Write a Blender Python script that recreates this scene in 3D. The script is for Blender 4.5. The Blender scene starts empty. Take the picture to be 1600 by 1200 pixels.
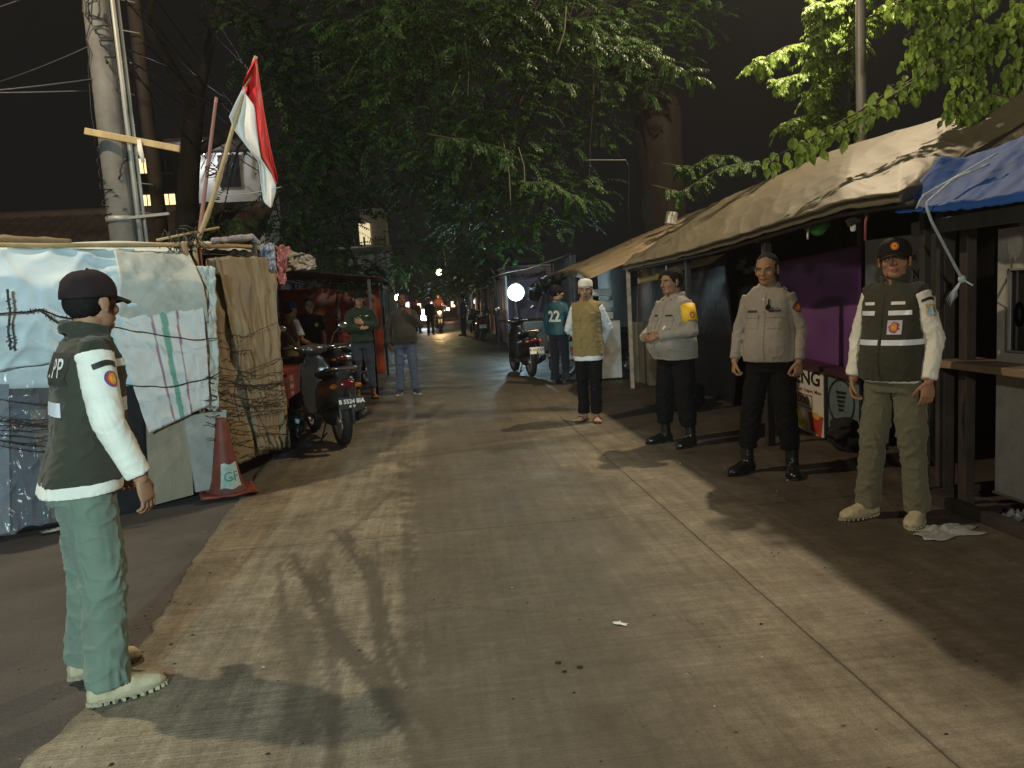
import bpy, bmesh, math, random
import numpy as np
from mathutils import Vector, Matrix, noise as mnoise
from mathutils.bvhtree import BVHTree
R_ = math.radians
random.seed(7); rng = np.random.default_rng(7)
scene = bpy.context.scene
COL = scene.collection

# ---------------------------------------------------------------- camera, world, lamps, exposure
CAM_H = 1.5; HAZE = .0011
f_, roll_, pitch_, yaw_ = 1200., R_(3.32), R_(6.41), R_(5.69)
Fv = np.array([math.sin(yaw_)*math.cos(pitch_), math.cos(yaw_)*math.cos(pitch_), -math.sin(pitch_)])
R0 = np.array([math.cos(yaw_), -math.sin(yaw_), 0]); U0 = np.cross(R0, Fv)
Rv = R0*math.cos(roll_) - U0*math.sin(roll_); Uv = U0*math.cos(roll_) + R0*math.sin(roll_)
Ov = np.array([0, 0, CAM_H])
cam = bpy.data.cameras.new('camera'); cam.sensor_width = 36; cam.lens = 27.0; cam.clip_end = 600; cam.clip_start = .05
camo = bpy.data.objects.new('camera', cam); COL.objects.link(camo)
mw = Matrix(((Rv[0], Uv[0], -Fv[0], 0), (Rv[1], Uv[1], -Fv[1], 0), (Rv[2], Uv[2], -Fv[2], CAM_H), (0, 0, 0, 1)))
camo.matrix_world = mw
scene.camera = camo

def ray(px, py): return Fv + Rv*(px-800)/f_ - Uv*(py-600)/f_
def gp(px, py, z=0.):
    d = ray(px, py); return Ov + d*(z-CAM_H)/d[2]
def ay(px, py, y):
    d = ray(px, py); return Ov + d*y/d[1]
def ax(px, py, x):
    d = ray(px, py); return Ov + d*x/d[0]
def apl(px, py, p, n):
    d = ray(px, py); p = np.array(p, float); n = np.array(n, float)
    return Ov + d*((p-Ov)@n)/(d@n)

world = bpy.data.worlds.new('World'); scene.world = world; world.use_nodes = True
bg = world.node_tree.nodes['Background']
bg.inputs[0].default_value = (0.80, 0.74, 0.72, 1); bg.inputs[1].default_value = 0.0068
scene.view_settings.view_transform = 'Standard'; scene.view_settings.look = 'None'
scene.view_settings.gamma = 1; scene.view_settings.exposure = 0.33
scene.view_settings.use_curve_mapping = False
scene.cycles.use_denoising = True
scene.cycles.max_bounces = 5; scene.cycles.diffuse_bounces = 3; scene.cycles.glossy_bounces = 3
scene.cycles.transparent_max_bounces = 12; scene.cycles.transmission_bounces = 4
scene.cycles.sample_clamp_indirect = 4.0

def lamp(name, loc, col, power, r=.12, kind='POINT', target=None, size=120):
    l = bpy.data.lights.new(name, kind); l.color = col; l.energy = power; l.shadow_soft_size = r
    if kind == 'SPOT': l.spot_size = R_(size); l.spot_blend = .6
    o = bpy.data.objects.new(name, l); COL.objects.link(o); o.location = loc
    if target is not None:
        o.rotation_euler = (Vector(target)-Vector(loc)).to_track_quat('-Z', 'Y').to_euler()
    return o
WARM = (1.0, .79, .52); WARM2 = (1.0, .80, .54); COOL = (.58, .92, 1.0)
LAMP_A = (5.0, 9.5, 6.9); LAMP_B = (-5.0, 5.2, 7.4); LAMP_C = (-1.6, -5.0, 3.1)
lamp('street_lamp_light_right', LAMP_A, WARM, 1250, .10)
lamp('street_lamp_light_left', LAMP_B, WARM2, 1250, .10)
lamp('shop_light_behind_camera', LAMP_C, COOL, 1850, .12, 'SPOT', (-2.3, 5.5, .9), 52)
lamp('shop_light_behind_camera', (-1.0, -5.4, 3.1), (1., .93, .76), 820, .12)

# ---------------------------------------------------------------- helpers
def tag(o, label=None, cat=None, group=None, kind=None):
    if label: o['label'] = label
    if cat: o['category'] = cat
    if group: o['group'] = group
    if kind: o['kind'] = kind
    return o
def empty(name, loc, rz=0., label=None, cat=None, group=None):
    o = bpy.data.objects.new(name, None); COL.objects.link(o)
    o.location = tuple(float(v) for v in loc); o.rotation_euler = (0, 0, rz); o.empty_display_size = .2
    return tag(o, label, cat, group)
def copy_tree(o, parent=None):
    c = o.copy(); COL.objects.link(c); c.parent = parent
    for ch in list(o.children): copy_tree(ch, c)
    return c
def V(*a): return np.array(a, float)
def nrm(v):
    v = np.asarray(v, float); return v/(np.linalg.norm(v)+1e-12)

class MB:
    """collects shapes, builds one mesh object"""
    def __init__(s): s.v = []; s.f = []; s.m = []; s.n = 0; s.mats = []; s.sm = []
    def add(s, verts, faces, mi=0, smooth=True):
        verts = np.asarray(verts, float).reshape(-1, 3)
        s.v.append(verts)
        n = s.n
        s.f += [tuple(i+n for i in f) for f in faces]; s.m += [mi]*len(faces); s.sm += [smooth]*len(faces)
        s.n += len(verts); return s
    def verts(s): return np.concatenate(s.v) if s.v else np.zeros((0, 3))
    def mesh(s, name):
        me = bpy.data.meshes.new(name); me.from_pydata(s.verts().tolist(), [], s.f)
        me.polygons.foreach_set('material_index', s.m); me.polygons.foreach_set('use_smooth', s.sm)
        me.update(); return me
    def build(s, name, mats, parent=None, world=True, label=None, cat=None, group=None, kind=None, attr=None):
        vs = s.verts()
        loc = V(0, 0, 0)
        if parent is not None and world:
            p = parent
            while p is not None: loc = loc + np.array(p.location); p = p.parent
        if parent is None and not kind and len(vs) and world:   # top-level thing: origin at its base
            loc = V(vs[:, 0].mean(), vs[:, 1].mean(), vs[:, 2].min())
        s.v = [vs-loc]
        me = s.mesh(name)
        if not isinstance(mats, (list, tuple)): mats = [mats]
        for m_ in mats: me.materials.append(m_)
        if attr is not None:
            for an, data in attr.items():
                a = me.color_attributes.new(an, 'FLOAT_COLOR', 'POINT')
                a.data.foreach_set('color', np.asarray(data, np.float32).ravel())
        o = bpy.data.objects.new(name, me); COL.objects.link(o)
        if parent is not None: o.parent = parent
        else: o.location = loc if (world and not kind) else (0, 0, 0)
        return tag(o, label, cat, group, kind)
    # shapes
    def box(s, c, size, rot=None, bevel=0., mi=0):
        c = V(*c); h = V(*size)/2
        if bevel > 0:
            b = min(bevel, h.min()*.45)
            pts = []; 
            bm = bmesh.new(); bmesh.ops.create_cube(bm, size=1)
            for v in bm.verts: v.co = Vector((v.co.x*size[0], v.co.y*size[1], v.co.z*size[2]))
            bmesh.ops.bevel(bm, geom=bm.edges[:], offset=b, segments=2, affect='EDGES', profile=.6)
            vs = np.array([v.co[:] for v in bm.verts]); bm.verts.index_update()
            fs = [tuple(v.index for v in f.verts) for f in bm.faces]; bm.free()
        else:
            vs = np.array([(x, y, z) for x in (-1, 1) for y in (-1, 1) for z in (-1, 1)])*h
            fs = [(0, 1, 3, 2), (4, 6, 7, 5), (0, 4, 5, 1), (2, 3, 7, 6), (0, 2, 6, 4), (1, 5, 7, 3)]
        if rot is not None: vs = vs @ np.array(rot).T
        return s.add(vs+c, fs, mi, smooth=False)
    def beam(s, a, b, w, h, up=(0, 0, 1), mi=0, bevel=0.):
        a = V(*a); b = V(*b); d = b-a; L = np.linalg.norm(d); y = d/L
        x = nrm(np.cross(y, V(*up))) if abs(y@V(*up)) < .99 else V(1, 0, 0); z = np.cross(x, y)
        return s.box((a+b)/2, (w, L, h), rot=np.array([x, y, z]).T, mi=mi, bevel=bevel)
    def loft(s, rings, mi=0, cap=True, smooth=True, closed=True):
        rings = [np.asarray(r, float) for r in rings]; n = len(rings[0]); vs = np.concatenate(rings)
        fs = []
        for i in range(len(rings)-1):
            for j in range(n if closed else n-1):
                k = (j+1) % n
                fs.append((i*n+j, i*n+k, (i+1)*n+k, (i+1)*n+j))
        if cap: fs.append(tuple(range(n-1, -1, -1))); fs.append(tuple((len(rings)-1)*n+j for j in range(n)))
        return s.add(vs, fs, mi, smooth)
    def tube(s, pts, rad, n=10, mi=0, rnd=False, ell=None, smooth=True):
        pts = np.asarray(pts, float)
        rad = np.full(len(pts), float(rad)) if np.isscalar(rad) else np.asarray(rad, float)
        if rnd:
            d0 = nrm(pts[0]-pts[1]); d1 = nrm(pts[-1]-pts[-2]); P = []; Q = []
            for a in (85, 60, 30): P.append(pts[0]+d0*rad[0]*math.sin(R_(a))); Q.append(rad[0]*math.cos(R_(a)))
            P += list(pts); Q += list(rad)
            for a in (30, 60, 85): P.append(pts[-1]+d1*rad[-1]*math.sin(R_(a))); Q.append(rad[-1]*math.cos(R_(a)))
            pts = np.array(P); rad = np.array(Q)
        t = np.gradient(pts, axis=0); t /= (np.linalg.norm(t, axis=1, keepdims=True)+1e-12)
        u = nrm(np.cross(t[0], V(0, 0, 1)) if abs(t[0][2]) < .9 else np.cross(t[0], V(0, 1, 0)))
        rings = []; an = np.linspace(0, 2*math.pi, n, endpoint=False)
        for i in range(len(pts)):
            u = nrm(u-t[i]*(u@t[i])); w = np.cross(t[i], u)
            e = (1, 1) if ell is None else ell
            rings.append(pts[i]+rad[i]*(np.cos(an)[:, None]*u*e[0]+np.sin(an)[:, None]*w*e[1]))
        return s.loft(rings, mi, smooth=smooth)
    def ell(s, c, r, rot=None, n=14, mi=0, zlo=-90):
        c = V(*c); r = V(*r) if not np.isscalar(r) else V(r, r, r)
        rings = []; an = np.linspace(0, 2*math.pi, n*2, endpoint=False)
        for a in np.linspace(zlo if zlo > -90 else -86, 86, n):
            q = np.stack([math.cos(R_(a))*np.cos(an), math.cos(R_(a))*np.sin(an), np.full(len(an), math.sin(R_(a)))], 1)*r
            if rot is not None: q = q @ np.array(rot).T
            rings.append(q+c)
        return s.loft(rings, mi)
    def lathe(s, c, prof, n=24, mi=0, axis='z', cap=True, smooth=True):
        c = V(*c); an = np.linspace(0, 2*math.pi, n, endpoint=False); rings = []
        for r, h in prof:
            q = np.stack([r*np.cos(an), r*np.sin(an), np.full(n, h)], 1)
            if axis == 'x': q = q[:, [2, 0, 1]]
            if axis == 'y': q = q[:, [1, 2, 0]]
            rings.append(q+c)
        return s.loft(rings, mi, cap=cap, smooth=smooth)
    def grid(s, fn, nu, nv, mi=0, smooth=True):
        vs = [fn(i/nu, j/nv) for j in range(nv+1) for i in range(nu+1)]
        fs = [(j*(nu+1)+i, j*(nu+1)+i+1, (j+1)*(nu+1)+i+1, (j+1)*(nu+1)+i) for j in range(nv) for i in range(nu)]
        return s.add(vs, fs, mi, smooth)
    def prism(s, poly, z0, z1, fr=None, mi=0):
        n = len(poly); a = np.array([(p[0], p[1], z0) for p in poly], float); b = a.copy(); b[:, 2] = z1
        vs = np.concatenate([a, b])
        if fr is not None:
            o, x, y, z = [V(*q) for q in fr]; vs = o + vs[:, :1]*x + vs[:, 1:2]*y + vs[:, 2:]*z
        fs = [tuple(range(n-1, -1, -1)), tuple(range(n, 2*n))]+[(i, (i+1) % n, n+(i+1) % n, n+i) for i in range(n)]
        return s.add(vs, fs, mi, smooth=False)

def nz(p, sc=1., seed=0.): return mnoise.noise(Vector((p[0]*sc+seed, p[1]*sc+seed*1.7, p[2]*sc-seed)))
def remesh(mb, voxel, smooth=3, fac=.5):
    me = mb.mesh('tmp'); o = bpy.data.objects.new('tmp', me); COL.objects.link(o)
    m1 = o.modifiers.new('r', 'REMESH'); m1.mode = 'VOXEL'; m1.voxel_size = voxel; m1.use_smooth_shade = True
    if smooth:
        m2 = o.modifiers.new('s', 'SMOOTH'); m2.factor = fac; m2.iterations = smooth
    dg = bpy.context.evaluated_depsgraph_get(); ev = o.evaluated_get(dg); m = ev.to_mesh()
    n = len(m.vertices); vs = np.zeros(n*3, np.float32); m.vertices.foreach_get('co', vs)
    nr = np.zeros(n*3, np.float32); m.vertices.foreach_get('normal', nr)
    fs = [tuple(p.vertices) for p in m.polygons]
    ev.to_mesh_clear(); bpy.data.objects.remove(o); bpy.data.meshes.remove(me)
    return vs.reshape(-1, 3).astype(float), fs, nr.reshape(-1, 3).astype(float)
def text_mesh(txt, size=1., depth=0., align='CENTER', xs=1., bold=0.):
    cu = bpy.data.curves.new('t', 'FONT'); cu.body = txt; cu.size = size; cu.extrude = depth; cu.align_x = align; cu.align_y = 'CENTER'
    cu.resolution_u = 3; cu.offset = bold
    o = bpy.data.objects.new('t', cu); COL.objects.link(o)
    dg = bpy.context.evaluated_depsgraph_get(); ev = o.evaluated_get(dg); m = ev.to_mesh()
    vs = np.array([v.co[:] for v in m.vertices]).reshape(-1, 3); fs = [tuple(p.vertices) for p in m.polygons]
    ev.to_mesh_clear(); bpy.data.objects.remove(o); bpy.data.curves.remove(cu)
    if len(vs): vs[:, 0] *= xs
    return vs, fs

# ---------------------------------------------------------------- materials
_mc = {}
def M(name, col, rough=.8, var=.25, sc=6., bump=.15, bsc=40., metal=0., stretch=(1, 1, 1), col2=None, sheen=0., spec=.5, alpha=None, trans=0., emit=None, es=1., coord='Object', dirt=0., dcol=(.03, .025, .02)):
    if name in _mc: return _mc[name]
    m = bpy.data.materials.new(name); m.use_nodes = True; nt = m.node_tree; N = nt.nodes; L = nt.links
    b = N['Principled BSDF']
    tc = N.new('ShaderNodeTexCoord'); mp = N.new('ShaderNodeMapping'); mp.inputs['Scale'].default_value = stretch
    L.new(tc.outputs[coord], mp.inputs[0])
    n1 = N.new('ShaderNodeTexNoise'); n1.inputs['Scale'].default_value = sc; n1.inputs['Detail'].default_value = 6; n1.inputs['Roughness'].default_value = .65
    L.new(mp.outputs[0], n1.inputs['Vector'])
    cr = N.new('ShaderNodeValToRGB'); c = V(*col)
    c2 = V(*col2) if col2 is not None else c*(1+var)
    cr.color_ramp.elements[0].position = .3; cr.color_ramp.elements[0].color = (*np.clip(c*(1-var), 0, 1), 1)
    cr.color_ramp.elements[1].position = .7; cr.color_ramp.elements[1].color = (*np.clip(c2, 0, 1), 1)
    L.new(n1.outputs[0], cr.inputs[0]); out = cr.outputs[0]
    if dirt > 0:
        n3 = N.new('ShaderNodeTexNoise'); n3.inputs['Scale'].default_value = sc*.45; n3.inputs['Detail'].default_value = 8; n3.inputs['Roughness'].default_value = .75
        L.new(mp.outputs[0], n3.inputs['Vector'])
        r3 = N.new('ShaderNodeValToRGB'); r3.color_ramp.elements[0].position = .48; r3.color_ramp.elements[1].position = .68
        r3.color_ramp.elements[1].color = (dirt, dirt, dirt, 1); r3.color_ramp.elements[0].color = (0, 0, 0, 1)
        L.new(n3.outputs[0], r3.inputs[0])
        mx = N.new('ShaderNodeMix'); mx.data_type = 'RGBA'; L.new(r3.outputs[0], mx.inputs[0]); L.new(out, mx.inputs[6]); mx.inputs[7].default_value = (*dcol, 1); out = mx.outputs[2]
    L.new(out, b.inputs['Base Color'])
    b.inputs['Roughness'].default_value = rough; b.inputs['Metallic'].default_value = metal
    b.inputs['Specular IOR Level'].default_value = spec
    if sheen: b.inputs['Sheen Weight'].default_value = sheen
    if trans: b.inputs['Transmission Weight'].default_value = trans
    if alpha is not None: b.inputs['Alpha'].default_value = alpha
    if emit is not None: b.inputs['Emission Color'].default_value = (*emit, 1); b.inputs['Emission Strength'].default_value = es
    if bump:
        n2 = N.new('ShaderNodeTexNoise'); n2.inputs['Scale'].default_value = bsc; n2.inputs['Detail'].default_value = 5
        L.new(mp.outputs[0], n2.inputs['Vector'])
        bp = N.new('ShaderNodeBump'); bp.inputs['Strength'].default_value = bump; bp.inputs['Distance'].default_value = .01
        L.new(n2.outputs[0], bp.inputs['Height']); L.new(bp.outputs[0], b.inputs['Normal'])
    _mc[name] = m; return m
def emis(name, col, s):
    if name in _mc: return _mc[name]
    m = bpy.data.materials.new(name); m.use_nodes = True; b = m.node_tree.nodes['Principled BSDF']
    b.inputs['Base Color'].default_value = (*col, 1); b.inputs['Emission Color'].default_value = (*col, 1); b.inputs['Emission Strength'].default_value = s
    _mc[name] = m; return m
def skin_mat():
    if 'skin' in _mc: return _mc['skin']
    m = bpy.data.materials.new('skin'); m.use_nodes = True; nt = m.node_tree; N = nt.nodes; L = nt.links; b = N['Principled BSDF']
    a = N.new('ShaderNodeAttribute'); a.attribute_name = 'Col'
    n = N.new('ShaderNodeTexNoise'); n.inputs['Scale'].default_value = 60; n.inputs['Detail'].default_value = 4
    r = N.new('ShaderNodeValToRGB'); r.color_ramp.elements[0].color = (.8, .8, .8, 1); r.color_ramp.elements[1].color = (1.1, 1.08, 1.05, 1)
    L.new(n.outputs[0], r.inputs[0])
    mx = N.new('ShaderNodeMix'); mx.data_type = 'RGBA'; mx.blend_type = 'MULTIPLY'; mx.inputs[0].default_value = 1
    L.new(a.outputs[0], mx.inputs[6]); L.new(r.outputs[0], mx.inputs[7]); L.new(mx.outputs[2], b.inputs['Base Color'])
    b.inputs['Roughness'].default_value = .62; b.inputs['Specular IOR Level'].default_value = .3; b.inputs['Subsurface Weight'].default_value = .0
    bp = N.new('ShaderNodeBump'); bp.inputs['Strength'].default_value = .15; bp.inputs['Distance'].default_value = .003
    L.new(n.outputs[0], bp.inputs['Height']); L.new(bp.outputs[0], b.inputs['Normal'])
    _mc['skin'] = m; return m
def fabric(name, col, rough=.85, var=.12, sheen=.15, weave=900.):
    return M(name, col, rough, var, 5., .25, weave*.35, sheen=sheen, spec=.25)
def smoothstep(a, b, x): t = np.clip((x-a)/(b-a), 0, 1); return t*t*(3-2*t)
m_white = fabric('white_shirt_cloth', (.74, .74, .66)); m_vest = fabric('dark_olive_vest_cloth', (.040, .041, .028)); m_olive = fabric('olive_trouser_cloth', (.125, .125, .082))
m_green = fabric('grey_green_trouser_cloth', (.135, .185, .145)); m_black = M('black_cloth', (.006, .006, .007), .9, .2, 5, .25, 300, spec=.15); m_police = fabric('grey_tan_uniform_cloth', (.27, .24, .20))
m_refl = M('reflective_tape', (.70, .76, .85), .3, .05, bump=.05, spec=.6); m_suede = M('tan_suede', (.42, .37, .24), .85, .18, 18, .3, 160); m_tansole = M('tan_rubber_sole', (.33, .30, .20), .8)
m_blkboot = M('black_boot_leather', (.010, .010, .010), .28, .2, 30, .2, 60); m_dark_patch = M('dark_name_tape', (.02, .018, .012), .7, bump=0); m_gold = M('patch_gold', (.62, .40, .06), .5, bump=0)
m_pwhite = M('patch_white', (.72, .70, .66), .6, bump=0, var=.05); m_pred = M('patch_red', (.50, .05, .03), .6, bump=0); m_pblue = M('patch_blue', (.05, .07, .32), .6, bump=0); m_por = M('patch_orange', (.75, .22, .03), .5, bump=0)
m_pgreen = M('patch_green', (.05, .30, .08), .6, bump=0); m_yel = M('yellow_band_cloth', (.78, .50, .02), .6, .08, bump=.1); m_btn = M('silver_button', (.6, .6, .58), .3, metal=.8, bump=0); m_lblue = M('patch_sky', (.25, .45, .65), .6, bump=0)
m_djean = fabric('dark_jean_denim', (.022, .028, .045))
# ---------------------------------------------------------------- people
SKIN = V(.34, .19, .115)
def interp(tab, z):
    t = np.array(tab, float); return [np.interp(z, t[:, 0], t[:, k]) for k in range(1, t.shape[1])]
TORSO = [(.74, .160, .105, .120), (.80, .168, .108, .128), (.88, .170, .108, .128), (.98, .158, .104, .108), (1.06, .150, .104, .096), (1.18, .160, .114, .102),
         (1.28, .172, .118, .112), (1.35, .174, .104, .110), (1.395, .165, .080, .098), (1.43, .125, .058, .080), (1.46, .078, .050, .062), (1.50, .058, .048, .056)]
def torso_ring(z, P, inf=0., n=40, hem=0.):
    hw, yf, yb = interp(TORSO, z); hw *= .93; yf *= .95; yb *= .95; w = P.get('w', 1.); be = P.get('belly', 0.)
    g = math.exp(-((z-1.02)/.15)**2)
    k = 1+(w-1)*min(1, max(0, (1.46-z)/.06))
    hw = hw*k+be*.045*g+inf+hem; yf = yf*(1+(k-1)*.7)+be*.11*g+inf+hem; yb = yb*k+be*.02*g+inf+hem
    an = np.linspace(0, 2*math.pi, n, endpoint=False); e = 2/2.5
    cx = np.sign(np.cos(an))*np.abs(np.cos(an))**e; sy = np.sign(np.sin(an))*np.abs(np.sin(an))**e
    ln = P.get('lean', (0, 0)); q = (z-.9)
    return np.stack([cx*hw+ln[0]*q, np.where(sy > 0, yf, yb)*sy+ln[1]*q-.005, np.full(n, z)], 1)
def torso(mb, P, z0, z1, inf=0., hem=0., step=.03):
    zs = np.arange(z0, z1+1e-6, step); rings = [torso_ring(z, P, inf, hem=hem*max(0, 1-(z-z0)/.22)) for z in zs]
    mb.loft(rings)
def hand(mb, w, d, n, t, curl=(18, 28, 20), sc=1., thumb_in=.3, spread=4.5, fist=False):
    w, d, n, t = V(*w), nrm(d), V(*n), V(*t); n = nrm(n-d*(n@d)); t = nrm(t-d*(t@d)-n*(t@n))
    an = np.linspace(0, 2*math.pi, 16, endpoint=False); rings = []
    for y, a, b in ((-.03, .024, .019), (0, .025, .018), (.025, .035, .0165), (.055, .041, .015), (.08, .041, .0135), (.092, .036, .009)):
        rings.append(w+d*y*sc+(np.cos(an)[:, None]*t*a+np.sin(an)[:, None]*n*b)*sc)
    mb.loft(rings)
    for k, (o, L, r) in enumerate(((.030, .074, .0088), (.0105, .083, .0092), (-.010, .077, .0088), (-.0295, .060, .0078))):
        sp = R_((o/.03)*spread); dd = nrm(d*math.cos(sp)+t*math.sin(sp)); p = w+d*.082*sc+t*o*sc; pts = [p-dd*.012]; pts.append(p); a = 0
        for j, (fr) in enumerate((.45, .31, .24)):
            a += R_(curl[j]*(1+.10*k)); p = p+(dd*math.cos(a)+n*math.sin(a))*L*fr*sc; pts.append(p)
        mb.tube(pts, np.array([r*1.02, r*1.05, r*1.0, r*.92, r*.78])*sc, 10, rnd=True)
    b = w+d*.018*sc+t*.026*sc; td = nrm(d*.75+t*.62+n*thumb_in)
    p1 = b+td*.040*sc; td2 = nrm(d*.9+t*.25+n*(thumb_in+.25)); p2 = p1+td2*.030*sc; p3 = p2+nrm(d*.95+t*.05+n*(thumb_in+.35))*.024*sc
    mb.tube([b-td*.01, b, p1, p2, p3], np.array([.013, .0145, .0115, .0105, .0085])*sc, 10, rnd=True)
def fold(vs, nr, amp, P=None, kind='top', seed=0., joints=()):
    out = vs.copy()
    J = [(V(*j), r) for j, r in joints]
    for i in range(len(vs)):
        p = vs[i]
        a = nz((p[0]*9, p[1]*9, p[2]*2.6), 1, seed); b = nz((p[0]*4, p[1]*4, p[2]*9+2*a), 1, seed+11)
        c = nz((p[0]*8+p[2]*7, p[1]*7, p[2]*9-p[0]*7), 1, seed+5)
        m = 0.
        for j, r in J:
            dd = p-j; m += math.exp(-(dd@dd)/(r*r))
        m = min(m, 1.)
        e = nz((p[0]*6+p[2]*5, p[1]*6, p[2]*9-p[0]*7), 1, seed+21); cr = max(0, 1-abs(b)*4)**1.5*1.3+max(0, 1-abs(c)*4)**1.5*.9
        q = a*.8+max(0, 1-abs(e)*6)**2*.7 + m*cr + (1-m)*.4*max(0, 1-abs(c)*5)**2
        out[i] = p+nr[i]*amp*(q-.3)
    return out
SHIRT_R = (.060, .056, .052, .050, .046, .040)
def limb(mb, a, b, c, rads, n=16, rnd=True):
    a, b, c = V(*a), V(*b), V(*c); pts = []
    ts = [0, .25, .5, .75, 1]
    for t in (0, .35, .7, .92): pts.append(a+(b-a)*t)
    pts.append(b+(nrm(a-b)+nrm(c-b))*-.004)
    for t in (.08, .35, .7, 1.): pts.append(b+(c-b)*t)
    r = np.interp(np.linspace(0, 1, len(pts)), np.linspace(0, 1, len(rads)), rads)
    mb.tube(pts, r, n, rnd=rnd)
def person(name, label, loc, yaw, H=1.70, P=None, group=None):
    P = dict(P or {}); s = H/1.70
    root = empty('person', loc, yaw, label, 'person', group); root.scale = (s, s, s)
    vox = P.get('vox', .009); seed = P.get('seed', 1.); w = P.get('w', 1.)
    out = {'root': root, 'P': P, 's': s}
    skin = skin_mat()
    sk = V(*P.get('skin', SKIN))
    lean = P.get('lean', (0, 0))
    # joints
    sx = .163*(1+(w-1)*.8)
    def L2(p): p = V(*p); return V(p[0]+lean[0]*(p[2]-.9), p[1]+lean[1]*(p[2]-.9), p[2])
    sh = {1: L2((sx, -.005, 1.385)), -1: L2((-sx, -.005, 1.385))}
    arms = {}
    for sd, key in ((1, 'R'), (-1, 'L')):
        a = P.get('arm'+key) or {}
        el = V(*a.get('el', (sd*(sx+.048+.05*(w-1)), -.03, 1.11))); wr = V(*a.get('wr', (sd*(sx+.050+.06*(w-1)), .03, .865)))
        d = V(*a.get('d', wr-el)); n = V(*a.get('n', (-sd, -.35, 0)))
        t = np.cross(d, n)*sd
        arms[sd] = dict(el=el, wr=wr, d=nrm(d), n=nrm(n), t=nrm(t), curl=a.get('curl', (20, 30, 20)), hide=a.get('hide', False), th=a.get('th', .3), sp=a.get('sp', 2.5))
    feet = {1: P.get('footR', (.11, .0, -12)), -1: P.get('footL', (-.11, .0, 12))}
    legs = {}
    for sd in (1, -1):
        fx, fy, fa = feet[sd]; an = V(fx, fy, .085); hp = V(sd*.088*w, -.005, .90); kn = (an+hp)/2+V(0, P.get('kneeb', .018), .0); kn[2] = .49
        legs[sd] = dict(hip=hp, kn=kn, an=an, a=R_(fa))
    # ---- head frame
    hy, hpi, hr = R_(P.get('hyaw', 0)), R_(P.get('hpitch', 0)), R_(P.get('hroll', 0))
    Rm = np.array(Matrix.Rotation(hy, 3, 'Z') @ Matrix.Rotation(-hpi, 3, 'X') @ Matrix.Rotation(hr, 3, 'Y'))
    piv_b = L2((0, -.005, 1.505)); piv_h = V(0, -.012, .030); hs = P.get('hs', 1.)*1.05
    def hp_(q): return (np.atleast_2d(q)-piv_h)*hs @ Rm.T+piv_b
    # ---- skin: head and neck, forearms with hands, core -> one mesh
    h = MB(); fw = P.get('face_w', 1.)
    h.ell((0, -.014, .140), (.0755, .096, .084), n=16)
    h.ell((0, .030, .128), (.063, .064, .062), n=14)
    h.ell((0, .026, .075), (.058*fw, .062, .072), n=14)
    h.ell((0, .058, .026), (.034*fw, .030, .026), n=10)
    for sd in (1, -1):
        h.ell((sd*.037*fw, .056, .084), (.024, .028, .026), n=10)
        h.ell((sd*.034*fw, .022, .044), (.020*fw, .038, .036), n=10)
        h.ell((sd*.0115, .0985, .0800), (.0085, .010, .0075), n=8)
        rot = np.array(Matrix.Rotation(R_(-12*sd), 3, 'Z'))
        h.ell((sd*.0775, -.006, .103), (.0085, .019, .031), rot=rot, n=10)
        h.ell((sd*.0775, -.000, .078), (.008, .010, .012), n=8)
        h.tube([(sd*.014, .0885, .1290), (sd*.034, .083, .1325), (sd*.048, .068, .129)], (.0085, .009, .007), rnd=True)
    h.tube([(0, .084, .128), (0, .096, .108), (0, .1065, .088), (0, .107, .083)], (.0085, .0085, .0105, .0115), rnd=True)
    h.tube([(-.019, .083, .0515), (-.006, .0925, .0545), (.006, .0925, .0545), (.019, .083, .0515)], (.005, .0065, .0065, .005), rnd=True)
    h.tube([(-.016, .083, .0445), (0, .0915, .0425), (.016, .083, .0445)], (.005, .0075, .005), rnd=True)
    hv = hp_(h.verts()); h.v = [hv]
    nb = L2((0, -.028, 1.40)); nt_ = hp_((0, -.012, .055))[0]
    nk = P.get('neck', .056)
    h.tube([nb, nb*.5+nt_*.5+V(0, .004, 0), nt_], (nk*1.25, nk, nk*1.0), 20)
    vs, fs, nr = remesh(h, P.get('hvox', .0042), 2, .4)
    q = (vs-piv_b) @ Rm/hs+piv_h; nh = nr @ Rm
    for sd in (1, -1):
        r2 = ((q[:, 0]-sd*.0305)**2+(q[:, 2]-.1105)**2*1.4); fr = (q[:, 1] > .04)
        vs -= (nr.T*(np.exp(-r2/.013**2)*.0075*fr)).T
        vs += (nr.T*(np.exp(-r2/.0075**2)*.0045*fr)).T
    col = np.ones((len(vs), 4)); col[:, :3] = sk
    front = (q[:, 1] > .045) & (nh[:, 1] > .0)
    ax_ = np.abs(q[:, 0]); dxe = ax_-.0305; dz = q[:, 2]-.1105
    lip = front & (ax_ < .020) & (q[:, 2] > .0395) & (q[:, 2] < .0570) & (q[:, 1] > .080)
    col[lip, :3] = sk*V(.85, .55, .55); 
    col[front & (ax_ < .019) & (np.abs(q[:, 2]-.0485) < .0014), :3] = sk*.3
    lidz = (dxe/.0165)**2+(dz/.0078)**2 < 1; col[front & lidz, :3] = sk*.45
    ew = (dxe/.0130)**2+((dz+.0005)/.0043)**2 < 1; col[front & ew, :3] = (.42, .38, .35)
    ir = (dxe**2+dz**2 < .0048**2) & ew; col[front & ir, :3] = (.012, .008, .006)
    br = front & (np.abs(dxe-.001) < .0185) & (np.abs(q[:, 2]-(.1300-.12*np.abs(dxe-.004))) < .0034) & (q[:, 1] > .05)
    col[br, :3] = P.get('brow', (.03, .02, .016))
    nos = front & (np.abs(ax_-.008) < .0035) & (np.abs(q[:, 2]-.0745) < .003) & (q[:, 1] > .09); col[nos, :3] = sk*.25
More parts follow.
